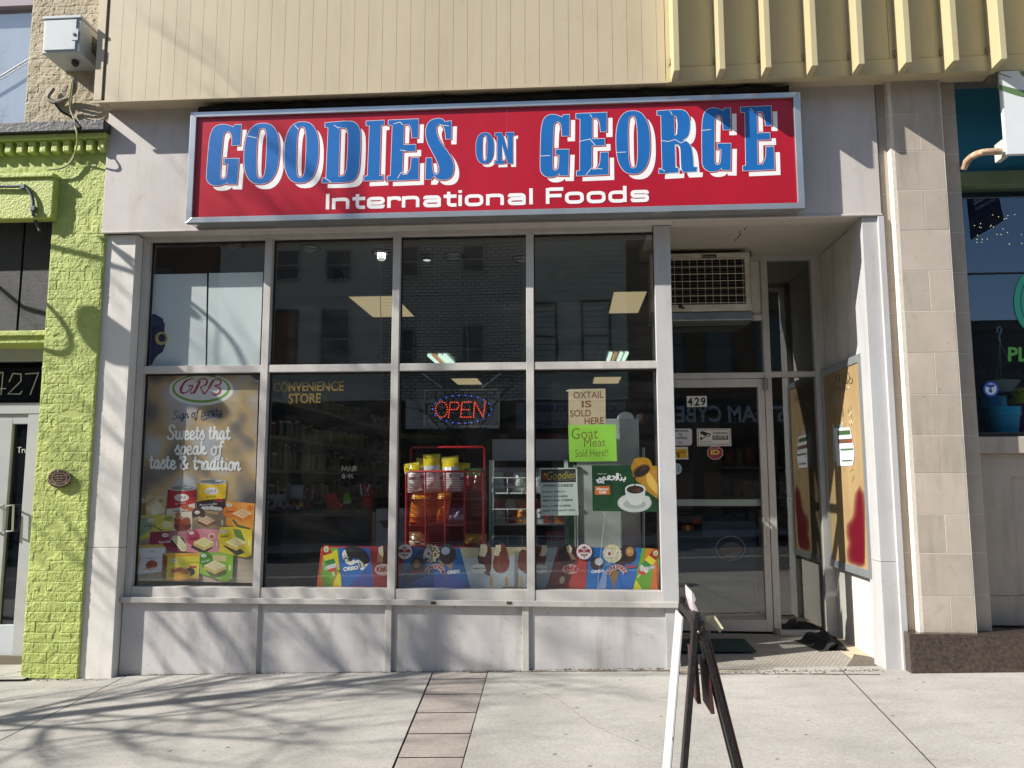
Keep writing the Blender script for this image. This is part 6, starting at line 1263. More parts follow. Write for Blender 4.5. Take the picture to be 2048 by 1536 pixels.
# ice cream freezer with its printed front, standing right behind the glass
YI = .13
frz = thing('ice_cream_freezer', 'long ice cream chest freezer with colourful printed front behind the lower windows', 'freezer', P(980, 1178, YI))
a = Art(onY(YI)); x0, x1 = P(634, 1178, YI).x, P(1320, 1178, YI).x; zt_ = P(960, 1093, YI).z
f = MB(); f.box(x0 + .05, x1 - .02, YI + .004, YI + .14, .22, zt_ - .02, mat('#9a1f2c', .5)); f.build('cabinet', frz)
sheet(a, [(642, 1096), (650, 1092), (1140, 1094), (1300, 1096), (1318, 1106), (1320, 1180), (633, 1174)], '#a82234', th=.003)
a.at((620, 1060), 5.389)
a.poly([(118, 195), (130, 185), (300, 190), (340, 608), (75, 608)], '#d8602c'); a.poly([(235, 195), (300, 195), (315, 400), (225, 608), (130, 608)], '#6aa82c'); a.poly([(200, 260), (290, 210), (318, 420), (240, 608), (338, 608), (330, 480)], '#d9cf26'); a.poly([(112, 230), (135, 230), (100, 480), (92, 480)], '#c03a2c'); a.poly([(160, 190), (235, 192), (200, 420), (110, 560)], '#7cb02e')
a.poly([(300, 192), (640, 192), (690, 608), (345, 608)], mat('#1f6cc0', .45, var=.35, scale=4)); a.poly([(590, 440), (670, 480), (690, 608), (405, 608)], '#3c4a92')
def pop(cx, cy, tx, ty, k=1, fl=1):
    d = Vector((tx - cx, ty - cy)).normalized(); s = Vector((-d.y, d.x)); L = (Vector((tx, ty)) - Vector((cx, cy))).length
    def band(u0, u1, w0, w1, c): a.poly([tuple(Vector((cx, cy)) + d * (L * u0) + s * w0), tuple(Vector((cx, cy)) + d * (L * u1) + s * w1), tuple(Vector((cx, cy)) + d * (L * u1) - s * w1), tuple(Vector((cx, cy)) + d * (L * u0) - s * w0)], c)
    a.ell(cx, cy, 44, 52, '#b02a2a', 20); band(0, .25, 46, 52, '#b02a2a'); band(.22, .48, 52, 54, '#e6d83c'); band(.46, .70, 54, 54, '#2f8a3c'); band(.68, .86, 54, 50, '#e8e6dc'); band(.84, 1.0, 50, 34, '#c8482a'); band(1.0, 1.18, 11, 11, '#d8c8a0'); a.ell(cx, cy - 2, 28, 32, '#e4dfb4', 18); a.ell(cx, cy, 14, 18, '#6a9a44', 14); a.ell(cx, cy, 6, 8, '#dfe4c0', 10)
pop(175, 210, 245, 450); a.text('LIFESAVERS', [(155, 388), (305, 375), (300, 402), (152, 438)], '#1c2a4a', .06); a.text('LIFESAVERS', [(157, 390), (303, 377), (298, 400), (154, 435)], '#f2f2f2', .03)
a.poly(spline([(345, 260), (380, 215), (480, 330), (560, 300), (635, 340), (600, 400), (560, 435), (530, 400), (510, 350), (440, 380), (370, 340), (345, 260)], 3)[:-1], '#e8e6e0'); a.poly(spline([(380, 190), (440, 165), (500, 175), (590, 225), (640, 300), (635, 350), (590, 370), (540, 330), (480, 300), (440, 340), (395, 260), (380, 190)], 3)[:-1], '#1d1a1e')
rq = random.Random(1)
for k in range(28): a.ell(rq.uniform(365, 430), rq.uniform(265, 345), rq.uniform(4, 8), rq.uniform(4, 8), '#2a282a', 7)
for k in range(24): a.ell(rq.uniform(530, 600), rq.uniform(340, 410), rq.uniform(4, 8), rq.uniform(4, 8), '#2a282a', 7)
for k in range(14): x, y = rq.uniform(420, 600), rq.uniform(195, 300); a.stroke([(x, y), (x + rq.uniform(-30, 30), y + rq.uniform(-14, 14))], 5, '#48454a')
a.text('OREO', [(358, 400), (520, 385), (520, 425), (358, 448)], '#f0f2f4', .05)
a.poly([(640, 195), (1040, 195), (1000, 612), (700, 612)], '#8f2430'); a.poly([(925, 195), (960, 195), (940, 440), (1000, 612), (940, 612)], '#7a2a2c'); a.poly([(720, 350), (730, 260), (790, 235), (800, 300), (780, 350)], '#a07a5a'); a.poly([(735, 190), (780, 170), (815, 180), (810, 270), (780, 290), (740, 250)], '#d8ccb0'); a.poly([(785, 160), (840, 160), (840, 440), (780, 440), (790, 250)], '#4a1c1c'); a.ell(785, 425, 88, 62, '#d8b8b8', 24); a.text('KitKat', [(715, 400), (880, 385), (880, 445), (715, 455)], '#a8202c', .05, .1)
a.poly([(1070, 190), (1615, 192), (1730, 625), (1275, 625), (960, 612), (1010, 330)], mat('#2a68b0', .45, var=.3, scale=4)); a.poly([(1180, 200), (1350, 195), (1310, 470), (1010, 600), (1000, 500)], '#28456a'); a.poly([(1275, 625), (1360, 480), (1480, 430), (1730, 625)], '#41539c')
def cone(tip, l, r_, c1, c2):
    a.poly([l, r_, tip], c1)
    for k in range(1, 7):
        u = k / 7; A = (l[0] + (tip[0] - l[0]) * u, l[1] + (tip[1] - l[1]) * u); B = (r_[0] + (tip[0] - r_[0]) * u, r_[1] + (tip[1] - r_[1]) * u); a.stroke([A, (r_[0] + (tip[0] - r_[0]) * max(0, u - .2), r_[1] + (tip[1] - r_[1]) * max(0, u - .2))], 4, c2); a.stroke([B, (l[0] + (tip[0] - l[0]) * max(0, u - .2), l[1] + (tip[1] - l[1]) * max(0, u - .2))], 4, c2)
def scoop(cx, cy, rx, ry, base, bits, n, seed, eye=('#c9ccd0', '#a05a44')):
    a.ell(cx, cy, rx, ry, base, 26); q = random.Random(seed)
    for k in range(n):
        th = q.uniform(0, 6.3); rr_ = math.sqrt(q.random()); a.ell(cx + rx * .95 * rr_ * math.cos(th), cy + ry * .95 * rr_ * math.sin(th), q.uniform(8, 15), q.uniform(6, 11), bits, 7, rot=q.uniform(0, 3))
    a.ell(cx - rx * .35, cy, rx * .42, ry * .46, eye[0], 20); a.ell(cx - rx * .28, cy, rx * .18, ry * .22, eye[1], 14)
cone((1480, 535), (1380, 330), (1430, 330), '#b08a5a', '#7d5a34'); cone((1520, 450), (1440, 330), (1550, 320), '#a8896a', '#6d5a44'); a.ell(1480, 260, 92, 110, '#2f2426', 26); a.ell(1460, 225, 48, 42, '#9aa6b8', 18); a.ell(1160, 370, 72, 80, '#2f2224', 24); a.ell(1150, 365, 36, 46, '#8d744a', 16); scoop(1305, 255, 96, 100, '#3a322e', '#c9bc9c', 95, 3)
a.ell(1285, 370, 40, 22, '#5d8ac0', 18)
a.text('Rolo', [(1090, 440), (1205, 422), (1207, 455), (1092, 470)], '#b23a30', .05, .3)
for i, ch in enumerate('DRUMSTICK'):
    th = math.pi * (.93 - .86 * (i + .5) / 9); X, Y_ = 1345 + 88 * math.cos(th), 468 - 78 * math.sin(th); n_ = Vector((math.cos(th), -math.sin(th))); t_2 = Vector((-n_.y, n_.x)); c_2 = Vector((X, Y_)); t_2 = -t_2 if t_2.x < 0 and abs(n_.y) > .3 else t_2
    tq = Vector((math.sin(th), math.cos(th)))
    for w_, col in ((18, '#f0ece8'), (14, '#b02a34')):
        hh = w_ + 8; a.text(ch, [tuple(c_2 - tq * w_ + n_ * hh), tuple(c_2 + tq * w_ + n_ * hh), tuple(c_2 + tq * w_ - n_ * hh), tuple(c_2 - tq * w_ - n_ * hh)], col, .06 if w_ > 15 else .03)
a.text('OREO', [(1480, 440), (1615, 425), (1615, 462), (1480, 478)], '#f0f2f4', .05)
a.poly([(1615, 190), (2080, 195), (2080, 625), (1730, 625)], mat('#b9c4cc', .45, var=.1, scale=3)); a.poly([(1615, 190), (2080, 195), (2080, 300), (1650, 300)], mat('#bfb594', .6, var=.3, scale=60))
def bar_(pts, c, vx, vy, stick_): a.poly(spline(pts, 3)[:-1], c); a.poly([(vx - 30, vy - 60), (vx + 28, vy - 62), (vx + 30, vy), (vx, vy + 66), (vx - 55, vy + 56), (vx - 35, vy)], '#d9d2b0'); a.ell(stick_[0], stick_[1], 22, 66, '#c9ab84', 20, rot=-.08); a.ell(stick_[0], stick_[1], 10, 40, '#8a6a48', 16, .6)
bar_([(1810, 260), (1850, 160), (1920, 140), (1960, 200), (1975, 300), (1985, 420), (1950, 490), (1880, 465), (1810, 330), (1810, 260)], '#5a2f2a', 1868, 215, (1960, 560))
a.ell(1818, 415, 88, 50, '#dfe0de', 28); a.text('Haagen-Dazs', (1740, 402, 1896, 430), '#3a2226', .01)
for cx in (1024, 1808 + 0 * 1,):
    pass
a.at((980, 1060), 5.689)
a.poly([(0, 195), (460, 195), (460, 660), (0, 640)], mat('#b9c4cc', .45, var=.1, scale=3)); a.poly([(0, 198), (800, 198), (790, 300), (0, 300)], mat('#bfb594', .6, var=.3, scale=60)); a.poly([(460, 195), (780, 195), (640, 660), (460, 660)], '#9aa6ae'); a.poly([(278, 240), (330, 240), (320, 655), (278, 655)], '#7d8487')
bar_([(-70, 250), (-40, 190), (0, 170), (20, 260), (15, 420), (-10, 480), (-60, 420), (-70, 250)], '#5a2f2a', -60, 240, (15, 590))
bar_([(55, 260), (90, 170), (150, 155), (190, 220), (222, 360), (200, 450), (150, 490), (70, 480), (30, 400), (55, 260)], '#7a3a30', 95, 230, (188, 590))
for k in range(26): a.ell(rq.uniform(70, 205), rq.uniform(240, 450), 6, 4, '#b9805a', 7)
bar_([(330, 260), (370, 220), (440, 240), (520, 200), (600, 180), (640, 300), (600, 450), (540, 500), (420, 500), (320, 420), (330, 260)], '#6a352c', 620, 235, (500, 590)); a.ell(570, 445, 92, 52, '#d6d7d5', 28); a.text('Haagen-Dazs', (496, 430, 660, 462), '#2a1a1c', .01)
a.ell(345, 590, 22, 66, '#c9ab84', 20)
a.poly([(775, 195), (1170, 195), (1090, 665), (640, 662)], '#7a2228'); a.poly([(1040, 250), (1100, 300), (1090, 665), (850, 665), (960, 480)], '#b83a34'); a.poly(spline([(790, 230), (860, 165), (960, 180), (980, 330), (900, 420), (820, 390), (775, 300), (790, 230)], 3)[:-1], '#2d1518'); a.poly([(865, 190), (905, 165), (935, 210), (920, 270), (880, 250)], '#c9bfa4'); a.poly([(880, 250), (940, 270), (985, 335), (930, 340)], '#8d6a50'); a.ell(915, 445, 92, 56, '#c9a0a0', 28); a.text('KitKat', [(850, 410), (1000, 395), (1005, 470), (850, 490)], '#b01f2c', .05, .1); a.ell(820, 570, 28, 46, '#c9bf9c', 18, rot=.3)
a.poly([(1130, 198), (1730, 205), (1630, 672), (1088, 668)], mat('#2277c4', .45, var=.3, scale=4)); a.poly([(1290, 460), (1330, 470), (1320, 668), (1220, 668)], '#93a8da'); a.poly([(1310, 665), (1400, 500), (1640, 480), (1628, 672)], '#2f6cc0')
a.ell(1215, 380, 76, 74, '#3a2426', 24); a.ell(1240, 360, 48, 44, '#c9ccd2', 18); a.text('OREO', [(1150, 462), (1296, 446), (1298, 478), (1152, 496)], '#f0f2f4', .05)
cone((1410, 670), (1345, 470), (1480, 430), '#a8814a', '#6a4a2a'); a.ell(1570, 280, 96, 108, '#3a2022', 26); a.ell(1590, 245, 48, 55, '#b08a5a', 18); a.ell(1585, 240, 22, 22, '#d9a860', 14); a.poly([(1500, 200), (1570, 340), (1520, 420), (1440, 480), (1430, 380)], '#33191c'); scoop(1390, 270, 108, 106, '#d8cba0', '#f0e8cc', 90, 4, ('#dfe4e4', '#b05a34')); a.ell(1345, 390, 38, 24, '#5d8ac0', 16)
for i, ch in enumerate('DRUMSTICK'):
    th = math.pi * (.95 - .90 * (i + .5) / 9); c_2 = Vector((1442 + 98 * math.cos(th), 512 - 92 * math.sin(th))); n_ = Vector((math.cos(th), -math.sin(th))); tq = Vector((math.sin(th), math.cos(th)))
    for w_, col in ((19, '#f2eee8'), (15, '#b02a34')):
        hh = w_ + 8; a.text(ch, [tuple(c_2 - tq * w_ + n_ * hh), tuple(c_2 + tq * w_ + n_ * hh), tuple(c_2 + tq * w_ - n_ * hh), tuple(c_2 - tq * w_ - n_ * hh)], col, .06 if w_ > 16 else .03)
a.text('Rolo', [(1540, 405), (1665, 388), (1668, 422), (1542, 440)], '#c23a2c', .06, .3)
a.poly([(1730, 205), (1890, 215), (1935, 270), (1912, 678), (1628, 675)], '#6aa82c'); a.poly([(1780, 210), (1860, 215), (1790, 420), (1700, 500)], '#d9862c'); a.poly([(1880, 300), (1915, 400), (1912, 678), (1820, 678)], '#d9762c'); a.poly([(1628, 675), (1660, 560), (1730, 675)], '#e4da26'); a.poly([(1895, 330), (1918, 420), (1912, 678), (1895, 600)], '#c8402c'); pop(1885, 265, 1710, 500); a.text('LIFESAVERS', [(1708, 424), (1880, 400), (1878, 436), (1712, 474)], '#1c2a4a', .06); a.text('LIFESAVERS', [(1710, 426), (1878, 402), (1876, 434), (1714, 471)], '#f2f2f2', .03)
a.at((0, 0), 1); a.build('printed_front', frz)
for cx, cy, rr_, lab in ((809.5, 1103.5, 16, 0), (1168.5, 1103.5, 16.5, 1)):
    a = Art(onY(YI - .09 if False else YI - .02)); sheet(a, [(cx + rr_ * math.cos(k * .2618), cy + rr_ * math.sin(k * .2618)) for k in range(24)], '#8a1f2a'); a.ell(cx, cy, rr_ * .93, rr_ * .93, '#e6e4e6', 28)
    L_ = [(0, -.80), (.12, -.52), (.30, -.62), (.24, -.25), (.45, -.42), (.52, -.28), (.78, -.28), (.68, -.02), (.80, .06), (.38, .36), (.44, .52), (.06, .46), (.05, .82)]
    a.poly([(cx + u * rr_, cy + v * rr_) for u, v in L_] + [(cx - u * rr_, cy + v * rr_) for u, v in reversed(L_[1:])], '#9a2432'); a.text('MADE', (cx - 5, cy - 6.5, cx + 5, cy - 3.6), '#f0f0f0', .03); a.text('IN', (cx - 2, cy - 2.4, cx + 2, cy - .2), '#f0f0f0', .03); a.text('CANADA', (cx - 11, cy + .8, cx + 11, cy + 5.4), '#f0f0f0', .05); a.build('maple_badge', frz)

# bags of snacks
def bagmesh(name, parent, loc, w_, h, d, bands, tilt=0, rz=0, seed=0):
    q = random.Random(seed); nx, nz = 7, 10; V = []; mb = MB(); c, s = math.cos(rz), math.sin(rz); ct, st = math.cos(tilt), math.sin(tilt)
    def pt(i, j, sd_):
        u = i / nx * 2 - 1; v = j / nz; pin = max(0, math.sin(math.pi * min(1, max(0, (v - .04) / .92)))) ** .55; th = d / 2 * pin * (1 - abs(u) ** 2.2) + q.uniform(-.010, .010) * pin
        x = u * w_ / 2 * (.94 + .06 * (1 - pin)); y = sd_ * th; z = v * h; x, z = x * ct - z * st, x * st + z * ct
        return (loc[0] + x * c - y * s, loc[1] + x * s + y * c, loc[2] + z)
    for sd_ in (-1, 1):
        P_ = [pt(i, j, sd_) for j in range(nz + 1) for i in range(nx + 1)]
        for j in range(nz):
            v = (j + .5) / nz; mt = [m_ for lim, m_ in bands if v <= lim][0]
            ids = []
            vs = [P_[j * (nx + 1) + i] for i in range(nx + 1)] + [P_[(j + 1) * (nx + 1) + i] for i in range(nx + 1)]
            mb.add(vs, [((i, i + 1, nx + 2 + i, nx + 1 + i) if sd_ < 0 else (i, nx + 1 + i, nx + 2 + i, i + 1)) for i in range(nx)], mt, True)
    return mb.build(name, parent)
def bag(lab, px, py, y, w_, h, bands, grp=None, tilt=0, rz=0, d=.09):
    p = P(px, py, y); t = thing('snack_bag', lab, 'snack bag', p, grp); bagmesh('pouch', t, p, w_, h, d, [(l, mat(c, .28)) for l, c in bands], tilt, rz, int(px * 7 + py))
# red wire rack
YR = .30
RKM = mat('#a81c22', .35)
rk = thing('wire_rack', 'tall red wire snack rack with a high back behind the third window', 'rack', P(893, 1100, YR))
def rp(px, py, y=YR): return P(px, py, y)
f = MB(); f.tube([rp(822, 1120, YR + .3), rp(822, 898, YR + .3), rp(826, 895, YR + .3), rp(965, 894, YR + .3), rp(969, 898, YR + .3), rp(970, 1120, YR + .3)], .011, RKM); f.build('back_frame', rk)
f = MB(); f.tube([rp(812, 1130), rp(813, 948), rp(818, 943), rp(960, 943), rp(966, 948), rp(967, 1130)], .010, RKM)
for px in (851, 890, 929): f.tube([rp(px, 1130), rp(px, 945)], .008, RKM, 6)
f.build('front_frame', rk); f = MB()
for k in range(34): f.tube([rp(812, 950 + k * 4.5), rp(967, 950 + k * 4.5)], .0022, RKM, 5)
f.build('front_wire', rk); f = MB()
for k in range(14):
    for px in (812, 967): f.tube([rp(px, 950 + k * 11), rp(px + (-2 if px < 900 else 3), 950 + k * 11, YR + .3)], .0034, RKM, 5)
f.build('side_wire', rk)
f = MB()
for k in range(3): zz = rp(890, 1000 + k * 48).z; p0, p1 = rp(813, 960), rp(967, 960); f.box(p0.x, p1.x, YR + .02, YR + .28, zz, zz + .008, mat('#4d1014', .6))
f.build('tray', rk)
YEL, WHI, ORG = '#d9c412', '#cfd0d2', '#d07a1c'
for i, px in enumerate((829, 842, 866, 881, 905, 920)): bag('yellow topped white snack bag number %d' % i if False else 'yellow topped white snack bag in the top row of the red wire rack', px, 984, YR + .11 + .06 * (i % 2), .15, .25 + .018 * (i * 2 % 5), [(.38, WHI), (.50, '#6a5a8a' if i % 2 else '#b8b8bc'), (.66, WHI), (.90, YEL), (1, '#c8b830')], 'yellow topped bags in the red rack', tilt=(.14, -.10, .05, -.07, .09, -.05)[i], rz=.25 * (i % 3 - 1))
for i, px in enumerate((940, 955)): bag('dark green snack bag at the right end of the red rack top row', px, 984, YR + .15, .11, .2, [(.7, '#6a2a2a'), (1, '#2a5a2c')], 'green bags in the red rack', rz=.1 * i)
for i, (px, py) in enumerate(((832, 1052), (848, 1048), (868, 1050), (884, 1046), (838, 1046), (872, 1044))): bag('orange snack bag behind the wires of the red rack', px, py, YR + .10 + .04 * (i % 3), .13, .26, [(.3, '#c85a14'), (.7, ORG), (1, '#d99a1c')], 'orange bags in the red rack', tilt=.08 * (i % 3 - 1), rz=.15 * (i % 3 - 1))
for i, px in enumerate((904, 916)): bag('purple snack bag right of the orange bags in the red rack', px, 1052, YR + .12, .12, .19, [(.5, '#a8a0b8'), (1, '#5d4a78')], 'purple bags in the red rack', rz=.1 * i)
bag('white and brown snack bag low at the left of the red rack', 838, 1098, YR + .12, .18, .14, [(.5, '#b8ae98'), (1, '#7d6a4a')]); bag('yellow snack bag lying low at the right of the red rack', 950, 1092, YR + .12, .2, .10, [(.5, '#c8941c'), (1, '#d9b03a')])
# white rack behind
YW = .80
wr = thing('wire_rack', 'white wire shelf rack with header board behind the red rack', 'rack', P(1062, 1100, YW)); WM = mat('#c8d2d0', .4)
f = MB(); q0, q1 = P(985, 879, YW + .3), P(1140, 921, YW + .3); f.box(q0.x, q1.x, YW + .28, YW + .3, q1.z, q0.z, mat('#a8acb5', .5, var=.05)); f.build('header_board', wr)
f = MB(); 
for px in (983, 1133): a0, a1 = P(px, 920, YW), P(px, 1130, YW); f.box(a0.x - .022, a0.x + .022, YW, YW + .03, a1.z, a0.z, WM)
f.build('upright', wr); f = MB()
for k in range(26):
    q = P(983, 985 + k * 4.4, YW); f.box(q.x - .004, q.x + .004, YW - .002, YW - .001, q.z - .004, q.z + .004, BLACK)
f.build('slot', wr)
for py in (985, 1048, 1102):
    f = MB(); q0, q1 = P(986, py, YW), P(1133, py, YW); f.box(q0.x, q1.x, YW, YW + .35, q0.z - .012, q0.z, WM)
    for dz_ in (.05, .13): f.tube([(q0.x, YW - .005, q0.z + dz_), (q1.x, YW - .005, q0.z + dz_)], .005, WM, 6)
    for k in range(6): xx = q0.x + (q1.x - q0.x) * k / 5; f.tube([(xx, YW - .005, q0.z), (xx, YW - .005, q0.z + .13)], .005, WM, 6)
    f.build('shelf', wr)
for i, px in enumerate((998, 1016, 1038, 1078, 1095, 1112)): bag('silver and maroon snack bag on the upper shelf of the white rack', px, 984, YW + .12, .13, .22, [(.75, ['#b5b8ba', '#7d6a7a', '#c2c4c4'][i % 3]), (1, '#8f9092')], 'bags on the upper white rack shelf', rz=.12 * (i % 3 - 1))
for i, px in enumerate((1000, 1020, 1044, 1062, 1080, 1100, 1118)): bag('white red or orange snack bag on the middle shelf of the white rack', px, 1047, YW + .12, .13, .22, [(.55, ['#c4c4c2', '#8d2a2c', '#c87a2a', '#b8babc'][i % 4]), (1, ['#9a2a2c', '#b8b8b6', '#b06a24', '#8f9092'][i % 4])], 'bags on the middle white rack shelf', rz=.12 * (i % 3 - 1))
for i, (px, c) in enumerate(((1004, '#7d8c90'), (1030, '#6a787c'), (1052, '#8d8a70'), (1072, '#b5902c'), (1090, '#2a2826'))): bag('dark foil snack bag lying on the bottom shelf of the white rack', px, 1099, YW + .12, .2, .12, [(1, c)], 'foil bags on the bottom white rack shelf', tilt=.12 * (i % 3 - 1), rz=.2)
bag('red and white snack bag standing at the right end of the white rack bottom shelf', 1112, 1100, YW + .08, .18, .17, [(.5, '#b8b6b4'), (1, '#b52a2c')])
# white cooler on the right
YK = .44
ck = thing('display_cooler', 'tall pale cooler with a rounded top panel behind the fourth window', 'cooler', P(1220, 1180, YK)); CW = mat('#b3bdb8', .4, var=.05, scale=3)
q0, q1 = P(1152, 838, YK), P(1284, 1180, YK)
f = MB(); f.box(q0.x, q1.x, YK, YK + .5, .22, q0.z, CW); f.build('cabinet', ck, .008)
f = MB(); c = P(1251, 838, YK); n = 20; v = [(c.x + .072 * 1.0 * math.cos(math.pi * k / n), YK + yy, c.z + .062 * math.sin(math.pi * k / n)) for yy in (0, .03) for k in range(n + 1)]
f.add(v, [tuple(range(n, -1, -1)), tuple(range(n + 1, 2 * n + 2))] + [(k, k + 1, n + 2 + k, n + 1 + k) for k in range(n)], mat('#cdd3d0', .4)); f.build('rounded_top', ck)
f = MB(); GRNK = mat('#14502a', .5)
for py in (935, 1015): q = P(1158, py, YK - .03); f.box(q.x - .02, q.x + .01, YK - .03, YK, q.z - .008, q.z + .008, GRNK)
q = P(1148, 960, YK); f.box(q.x - .05, q.x - .0, YK + .01, YK + .4, .25, q0.z - .3, GRNK); f.build('green_trim', ck)
f = MB(); q = P(1157, 1050, YK - .02); f.tube([P(1150, 930, YK - .02), P(1152, 1100, YK - .02)], .012, mat('#8d9491', .4, .5)); q = P(1288, 900, YK); f.tube([P(1287, 895, YK - .02), P(1287, 1100, YK - .02)], .012, mat('#8d9491', .4, .5)); f.build('upright', ck)
t = thing('fire_bell', 'small red alarm fitting on the wall behind the cooler', 'alarm', P(1284, 835, 1.1)); f = MB(); q = P(1284, 835, 1.1); f.box(q.x - .02, q.x + .02, 1.1, 1.14, q.z - .05, q.z + .04, mat('#8d2a24', .4)); f.lathe([(.02, 0), (.03, -.02), (.01, -.03)], (q.x - .03, 1.1, q.z), mat('#b0a8a0', .4), 10, 'y'); f.build('bell', t)
# counter with goods
YC2 = 1.15
ct = thing('shop_counter', 'dark shop counter behind the second window', 'counter', P(640, 1090, YC2)); q0, q1 = P(505, 1021, YC2), P(748, 1021, YC2)
f = MB(); f.box(q0.x, q1.x, YC2, YC2 + .7, .22, q0.z - .03, mat('#24252a', .45, var=.2, scale=3)); f.build('counter_body', ct); f = MB(); f.box(q0.x - .01, q1.x + .02, YC2 - .02, YC2 + .72, q0.z - .03, q0.z, mat('#17181b', .25)); f.build('worktop', ct, .004)
def cp(px, py, y=YC2 + .12): return P(px, py, y)
zt2 = q0.z
def ctop(px, y): p = P(px, 1020, y); return Vector((p.x, y, zt2))
def small_box(name, lab, cat, px0, px1, py, y, d, c, deco=None):
    a0, a1 = cp(px0, py, y), cp(px1, py, y); t = thing(name, lab, cat, (a0.x, y, zt2)); f = MB(); f.box(a0.x, a1.x, y, y + d, zt2, a0.z, mat(c, .5)); f.build('carton', t, .003)
    if deco: a = Art(onY(y - .001)); deco(a); a.build('print', t)
small_box('carton', 'white carton with a round black emblem at the left end of the counter', 'box', 531, 561, 989, YC2 + .1, .2, '#b8bcc0', lambda a: (a.ell(538, 1005, 9, 8, '#17181a'), a.stroke([(533, 1010), (543, 1000)], 2, '#b8bcc0')))
small_box('carton', 'low checkered display box of coloured packets on the counter', 'box', 556, 620, 1004, YC2 + .04, .1, '#2a2624', lambda a: [a.rect(557 + 7 * k, 1004 + (k % 2) * 6, 564 + 7 * k, 1014 + (k % 2) * 5, ['#b8b4a8', '#4a7a9a', '#c87a2c', '#3a6ab0', '#b8482c', '#8aa8b8', '#c8b03a', '#5a2a3a', '#a82a2c'][k]) for k in range(9)])
t = thing('plastic_bag', 'crumpled white plastic bag standing on the counter', 'bag', ctop(590, YC2 + .25)); p = P(590, 1004, YC2 + .25); bagmesh('sack', t, (p.x, p.y, p.z), .17, .17, .13, [(1, mat('#a8b0ba', .5))], seed=3)
t = thing('pen_cup', 'dark cup of pens on a small round tray on the counter', 'pen cup', ctop(620, YC2 + .3)); p = P(621, 996, YC2 + .3); f = MB(); f.lathe([(.085, 0), (.09, .015)], p - Vector((0, 0, .03)), mat('#6a5a3c', .5), 18); f.build('tray', t); f = MB(); r = random.Random(2)
for k in range(7): b0 = p + Vector((-.06 + .02 * k, 0, -.01)); f.tube([b0, b0 + Vector((r.uniform(-.015, .015), 0, r.uniform(.06, .11)))], .006, mat(['#b8b8bc', '#2a2a2c', '#c85a2c', '#8d9098'][k % 4], .4), 6)
f.build('pen', t)
t = thing('card_holder', 'bright red card holder with a ring on the counter', 'card holder', ctop(665, YC2 + .12)); RDH = mat('#c8232a', .35); f = MB(); pl = [(651, 986), (672, 987), (676, 1004), (676, 1020), (654, 1020)]; v0 = [cp(a_, b_) for a_, b_ in pl]; f.add(v0 + [p + Vector((0, .05, 0)) for p in v0], [(4, 3, 2, 1, 0), (5, 6, 7, 8, 9)] + [(i, (i + 1) % 5, 5 + (i + 1) % 5, 5 + i) for i in range(5)], RDH); f.build('holder', t); f = MB(); q = cp(676, 1013, YC2 + .05); f.tube([(q.x + .032 * math.cos(k * .4), q.y, q.z + .03 * math.sin(k * .4)) for k in range(16)], .014, mat('#e0342c', .35), 8, True); f.build('ring', t)
t = thing('price_tag', 'lime green tag lettered PUSH standing on the counter', 'tag', ctop(692, YC2 + .15)); a = Art(onY(YC2 + .15)); sheet(a, [(688, 986), (698, 984), (703, 1005), (686, 1010)], '#6fc21c', th=.02); a.text('PUSH', [(687, 1003), (702, 1000), (702, 1006), (687, 1009)], '#e4ecd8', .03); a.build('card', t)
t = thing('straw_cup', 'red cup holding wrapped candy sticks on the counter', 'cup', ctop(735, YC2 + .15)); p = ctop(735, YC2 + .15); f = MB(); f.lathe([(.055, 0), (.068, .14)], p, mat('#b3222a', .35), 20); f.build('cup', t); f = MB(); r = random.Random(5)
for k in range(9): b0 = p + Vector((r.uniform(-.05, .05), r.uniform(-.03, .03), .1)); e0 = b0 + Vector((r.uniform(-.05, .05), 0, r.uniform(.08, .16))); f.tube([b0, e0], .010, mat(['#c84a4c', '#d8c8cc', '#b02a34'][k % 3], .35), 6)
f.build('candy_stick', t)
t = thing('card_box', 'white cardboard display box standing on the floor between counter and red rack', 'box', P(772, 1090, .9)); f = MB(); q0, q1 = P(752, 1018, .9), P(812, 1120, .9); f.box(q0.x, q1.x, .9, 1.2, q1.z, q0.z, mat('#a8b0b2', .5)); f.box(q0.x - .035, q0.x - .004, .9, 1.2, q1.z, q0.z - .03, mat('#a8865a', .7)); f.build('carton', t, .004); f = MB(); a0 = P(756, 1041, .895); a1 = P(800, 1056, .895); f.add([P(757, 1041, .897), P(800, 1041, .897), P(790, 1056, .897), P(768, 1056, .897)], [(0, 1, 2, 3)], mat('#5d5a52', .7)); f.build('cut_out', t)
